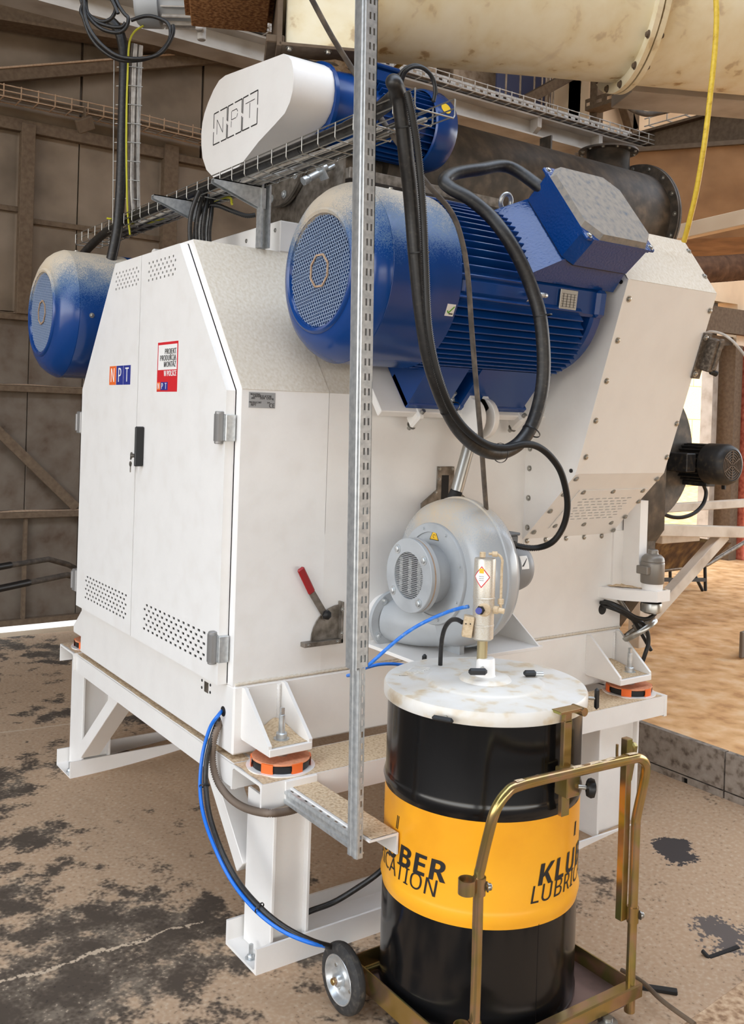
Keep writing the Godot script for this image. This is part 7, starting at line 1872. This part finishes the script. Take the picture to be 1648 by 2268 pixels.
func background() -> void:
	lamp(Vector3(6.45, 4.2, -6.25), Vector3(0.62, 0.06, 0.42), 0.75, "bright white lamp panel just above the dark duct")
	lamp(Vector3(8.7, 4.1, -6.6), Vector3(1.2, 0.06, 0.5), 0.3, "bright white lamp panel behind the yellow hose")
	# dark beam, brace and dusty tray along the gate wall
	var t := thing("wall_girder", "dark dusty roof girder high along the gate wall at the upper left", "girder", Vector3(2.5, 4.36, -7.1))
	var b := B.new(); b.sweep(poly([-0.1, 0, 0.1, 0, 0.1, 0.02, 0.01, 0.02, 0.01, 0.24, 0.1, 0.24, 0.1, 0.26, -0.1, 0.26, -0.1, 0.24, -0.01, 0.24, -0.01, 0.02, -0.1, 0.02]), Vector3(-1.0, 4.18, -7.12), Vector3(5.5, 4.78, -7.12)); obj("beam", b, M.girder, t)
	t = thing("diagonal_brace", "dusty diagonal angle brace crossing the panels at the upper left", "brace", Vector3(2.7, 4.1, -7.2))
	b = B.new(); b.bar(Vector3(0.6, 3.74, -7.2), Vector3(4.2, 4.89, -7.2), 0.06, 0.09, Vector3.UP, 0.003); var br := obj("angle", b, M.girder, t)
	b = B.new(); b.bar(Vector3(0.6, 3.79, -7.19), Vector3(4.2, 4.94, -7.19), 0.07, 0.014, Vector3.UP, 0.003); obj("sawdust", b, M.rail_dust, br)
	t = thing("wall_tray", "dusty wire cable tray running along the gate wall above the lintel", "cable tray", Vector3(2.5, 3.9, -7.15))
	for w in [[-7.05, 3.99], [-7.05, 3.95], [-7.05, 3.91], [-7.2, 3.91], [-7.25, 3.99]]:
		b = B.new(); b.tube(PackedVector3Array([Vector3(0.5, w[1] - 0.01, w[0]), Vector3(2.5, w[1], w[0]), Vector3(5.0, w[1] - 0.06, w[0])]), 0.005, 6); obj("long_wire", b, M.rail_dust, t)
	for k in 36:
		var x := 0.6 + 0.12 * k
		b = B.new(); b.tube(PackedVector3Array([Vector3(x, 3.995, -7.048), Vector3(x, 3.905, -7.048), Vector3(x, 3.903, -7.2)]), 0.005, 6); obj("cross_wire", b, M.rail_dust, t)
	for k in 2:
		b = B.new(); b.tube(PackedVector3Array([Vector3(0.5, 3.925 + 0.02 * k, -7.1 - 0.06 * k), Vector3(2.5, 3.935 + 0.02 * k, -7.1 - 0.06 * k), Vector3(5.0, 3.875 + 0.02 * k, -7.1 - 0.06 * k)]), 0.022, 8); tag(obj("wall_cable", b, M.girder), "fat dusty cable in the tray along the gate wall", "cable", "cables in the gate wall tray")
	t = thing("floodlight", "small square floodlight hung from the dusty tray at the upper left", "floodlight", Vector3(2.24, 3.78, -7.0))
	b = B.new(); b.box(Vector3(2.24, 3.80, -6.98), Vector3(0.13, 0.10, 0.04), Basis(Vector3.BACK, 0.5) * Basis(Vector3.RIGHT, 0.4), 0.008); obj("head", b, M.girder, t)
	b = B.new(); b.bar(Vector3(2.25, 3.82, -7.0), Vector3(2.25, 3.94, -7.04), 0.03, 0.01, Vector3.RIGHT); obj("bracket", b, M.girder, t)
	# sheet-metal columns and cyclones behind the girder
	M.column = grain([0.0, c8(150, 130, 108), 0.5, c8(186, 168, 148), 1.0, c8(206, 192, 174)], 1.0, 0.5, 0.2, 0.02, 123, 512, 5)
	var stacks := [[4.55, -6.9, 0.24, "first square sheet-metal shaft behind the pale girder"], [5.15, -6.9, 0.20, "second square sheet-metal shaft behind the pale girder"], [5.85, -6.95, 0.26, "third wider sheet-metal shaft behind the pale girder"], [6.42, -6.9, 0.10, "narrow sheet-metal shaft beside the right wall"]]
	for s in stacks:
		t = thing("sheet_metal_shaft", s[3], "shaft", Vector3(s[0], 0.0, s[1]), "sheet-metal shafts behind the pale girder")
		b = B.new(); b.bx(s[0] - s[2], s[0] + s[2], 0.3, 5.6, s[1] - 0.2, s[1] + 0.12, 0.006); obj("shaft", b, M.column, t)
		for y in [3.2, 4.35, 5.2]:
			b = B.new(); b.bx(s[0] - s[2] - 0.03, s[0] + s[2] + 0.03, y, y + 0.035, s[1] - 0.2, s[1] + 0.155, 0.003); obj("joint_flange", b, M.girder, t)
	b = B.new()
	for k in 12: b.bx(5.33 + 0.02 * k, 5.341 + 0.02 * k, 3.2, 4.2, -6.95, -6.84)
	tag(obj("ribbed_cabinet", b, M.raw), "dark ribbed cabinet between the sheet-metal shafts", "cabinet")
	b = B.new()
	b.bx(5.9, 7.0, 4.75, 5.55, -6.6, -6.58)
	t = thing("blue_panel", "dull blue ribbed panel high behind the slanting roof brace", "panel", Vector3(6.4, 4.7, -6.6))
	M.panel_blue = mat(c8(72, 78, 112), 0.6)
	obj("sheet", b, M.panel_blue, t)
	for k in 5:
		b = B.new(); b.bx(6.0 + 0.18 * k, 6.015 + 0.18 * k, 4.75, 5.55, -6.58, -6.57); obj("rib", b, M.column, t)
	t = thing("roof_brace", "brown steel lattice bracing under the roof at the right", "brace", Vector3(6.6, 4.4, -6.3))
	for q in [[Vector3(5.3, 4.2, -6.2), Vector3(6.9, 5.2, -6.2)], [Vector3(6.6, 4.3, -6.0), Vector3(6.6, 5.6, -6.0)], [Vector3(6.6, 5.4, -6.0), Vector3(7.1, 4.5, -6.0)], [Vector3(7.1, 4.3, -6.0), Vector3(7.1, 5.6, -6.0)], [Vector3(4.6, 5.35, -6.2), Vector3(7.6, 5.35, -6.2)]]:
		b = B.new(); b.bar(q[0], q[1], 0.09, 0.09, Vector3.BACK, 0.004); obj("member", b, M.girder, t)
	for k in 4:
		b = B.new(); b.cyl(Vector3(6.2 + 0.05 * k, 4.2, -6.3), Vector3(6.2 + 0.05 * k, 5.7, -6.3), 0.008, 8); tag(obj("thin_pipe", b, M.column), "thin vertical pipe in the row before the blue panel", "pipe", "thin pipes before the blue panel")
	# white trestle
	M.trestle = grain([0.0, c8(176, 158, 138), 0.5, c8(206, 192, 174), 1.0, c8(218, 206, 190)], 0.8, 0.7, 0.0, 0.02, 125, 256)
	t = thing("trestle", "white steel trestle with slanting legs standing on the sawdust floor", "trestle", Vector3(5.6, 0.335, -4.1))
	var tz := -4.0
	for q in [[Vector3(5.0, 1.14, -4.3), Vector3(7.4, 1.17, -4.3), 0.06], [Vector3(4.9, 1.06, tz), Vector3(7.3, 0.93, tz + 0.1), 0.075], [Vector3(5.80, 0.99, tz + 0.02), Vector3(4.98, 0.45, tz + 0.02), 0.075], [Vector3(5.35, 1.03, tz - 0.25), Vector3(4.95, 0.62, tz - 0.25), 0.06], [Vector3(4.86, 0.32, tz + 0.08), Vector3(4.86, 0.95, tz + 0.08), 0.09], [Vector3(5.15, 1.0, tz - 0.03), Vector3(5.55, 1.0, tz - 0.03), 0.09]]:
		b = B.new(); b.bar(q[0], q[1], q[2], q[2], Vector3.BACK, 0.004); obj("member", b, M.trestle, t)
	# wheelbarrow on the right
	M.rusty_tray = grain([0.0, c8(52, 34, 20), 0.4, c8(84, 60, 36), 0.7, c8(120, 92, 52), 1.0, c8(160, 128, 78)], 1.6, 0.9, 0.0, 0.02, 127, 256, 5)
	t = thing("wheelbarrow", "rusty wheelbarrow with its tray full standing behind the white trestle", "wheelbarrow", Vector3(6.8, 0.335, -5.15))
	b = B.new()
	var w0 := [Vector3(6.0, 0.83, -5.5), Vector3(6.0, 0.83, -4.8), Vector3(7.12, 0.76, -4.8), Vector3(7.12, 0.76, -5.5)]
	var w1 := [Vector3(6.3, 0.56, -5.35), Vector3(6.3, 0.56, -4.95), Vector3(7.0, 0.56, -4.95), Vector3(7.0, 0.56, -5.35)]
	for k in 4: b.q(w0[k], w0[(k + 1) % 4], w1[(k + 1) % 4], w1[k], (w0[k] + w0[(k + 1) % 4]) / 2 - Vector3(6.6, 0.9, -5.15))
	b.q(w1[0], w1[1], w1[2], w1[3], Vector3.DOWN)
	obj("tray", b, M.rusty_tray, t)
	b = B.new(); b.tube(PackedVector3Array([Vector3(6.4, 0.54, -5.0), Vector3(7.0, 0.56, -4.95), Vector3(7.5, 0.75, -4.9), Vector3(7.62, 0.77, -4.9)]), 0.018, 10); obj("handle", b, M.raw, t)
	b = B.new(); b.tube(PackedVector3Array([Vector3(6.4, 0.54, -5.3), Vector3(7.0, 0.56, -5.35), Vector3(7.5, 0.75, -5.4), Vector3(7.62, 0.77, -5.4)]), 0.018, 10); obj("handle", b, M.raw, t)
	for q in [[Vector3(7.0, 0.56, -4.97), Vector3(7.02, 0.335, -4.97)], [Vector3(6.8, 0.56, -4.97), Vector3(6.98, 0.34, -4.97)], [Vector3(7.0, 0.56, -5.33), Vector3(7.02, 0.335, -5.33)]]:
		b = B.new(); b.cyl(q[0], q[1], 0.014, 8); obj("leg", b, M.black, t)
	b = B.new(); b.bar(Vector3(6.45, 0.47, -4.97), Vector3(7.0, 0.43, -4.97), 0.03, 0.03, Vector3.UP); obj("crossbar", b, M.black, t)
	b = B.new(); b.lathe([Vector2(0.10, -0.03), Vector2(0.15, -0.03), Vector2(0.16, 0), Vector2(0.15, 0.03), Vector2(0.10, 0.03)], B.along(Vector3(6.15, 0.495, -5.15), Vector3(6.15, 0.495, -4.5)), 28); obj("wheel", b, M.tyre, t)
	# wheelbarrow on the left, only its handles and a corner of the tray in sight
	t = thing("wheelbarrow", "wheelbarrow at the far left reaching out two dark tube handles", "wheelbarrow", Vector3(2.2, 0.0, -5.2))
	for s in [[0.843, -5.4, 0.0], [0.806, -5.03, -0.02]]:
		b = B.new(); b.tube(PackedVector3Array([Vector3(1.0, s[0] + 0.005, s[1] + 0.25), Vector3(1.36, s[0], s[1]), Vector3(1.66, s[0] - 0.008, s[1] - 0.2 + s[2]), Vector3(1.80, s[0] - 0.06, s[1] - 0.28), Vector3(2.4, s[0] - 0.4, s[1] - 0.6)]), 0.016, 12); obj("handle", b, M.dusty_hose, t)
		b = B.new(); b.tube(PackedVector3Array([Vector3(0.95, s[0] + 0.005, s[1] + 0.285), Vector3(1.40, s[0], s[1] - 0.028)]), 0.019, 12); obj("grip", b, M.black, t)
	b = B.new()
	var v0 := [Vector3(1.80, 0.87, -5.50), Vector3(1.95, 0.87, -5.1), Vector3(2.7, 0.85, -5.3), Vector3(2.6, 0.85, -6.0)]
	var v1 := [Vector3(2.05, 0.45, -5.5), Vector3(2.1, 0.45, -5.25), Vector3(2.4, 0.45, -5.4), Vector3(2.35, 0.45, -5.8)]
	for k in 4: b.q(v0[k], v0[(k + 1) % 4], v1[(k + 1) % 4], v1[k], (v0[k] + v0[(k + 1) % 4]) / 2 - Vector3(2.2, 0.9, -5.5))
	b.q(v1[0], v1[1], v1[2], v1[3], Vector3.DOWN)
	obj("tray", b, M.dust, t)
	for x in [2.1, 2.35]:
		b = B.new(); b.cyl(Vector3(x, 0.47, -5.4), Vector3(x, 0.0, -5.45), 0.014, 8); obj("leg", b, M.black, t)
	# steel sheet edge on the far floor at the right
	b = B.new(); b.box(Vector3(5.55, 0.42, -3.45), Vector3(0.8, 0.16, 0.02), Basis(Vector3.UP, 0.15), 0.004); tag(obj("steel_channel", b, M.sheet), "dull brown steel channel lying on the sawdust floor at the right edge", "channel")
	# far things outdoors
	b = B.new(); b.bx(12.3, 12.9, 0.33, 1.1, -13.4, -13.0, 0.02); tag(obj("white_box", b, M.white_print), "small pale box against the sunlit boards outside", "box")
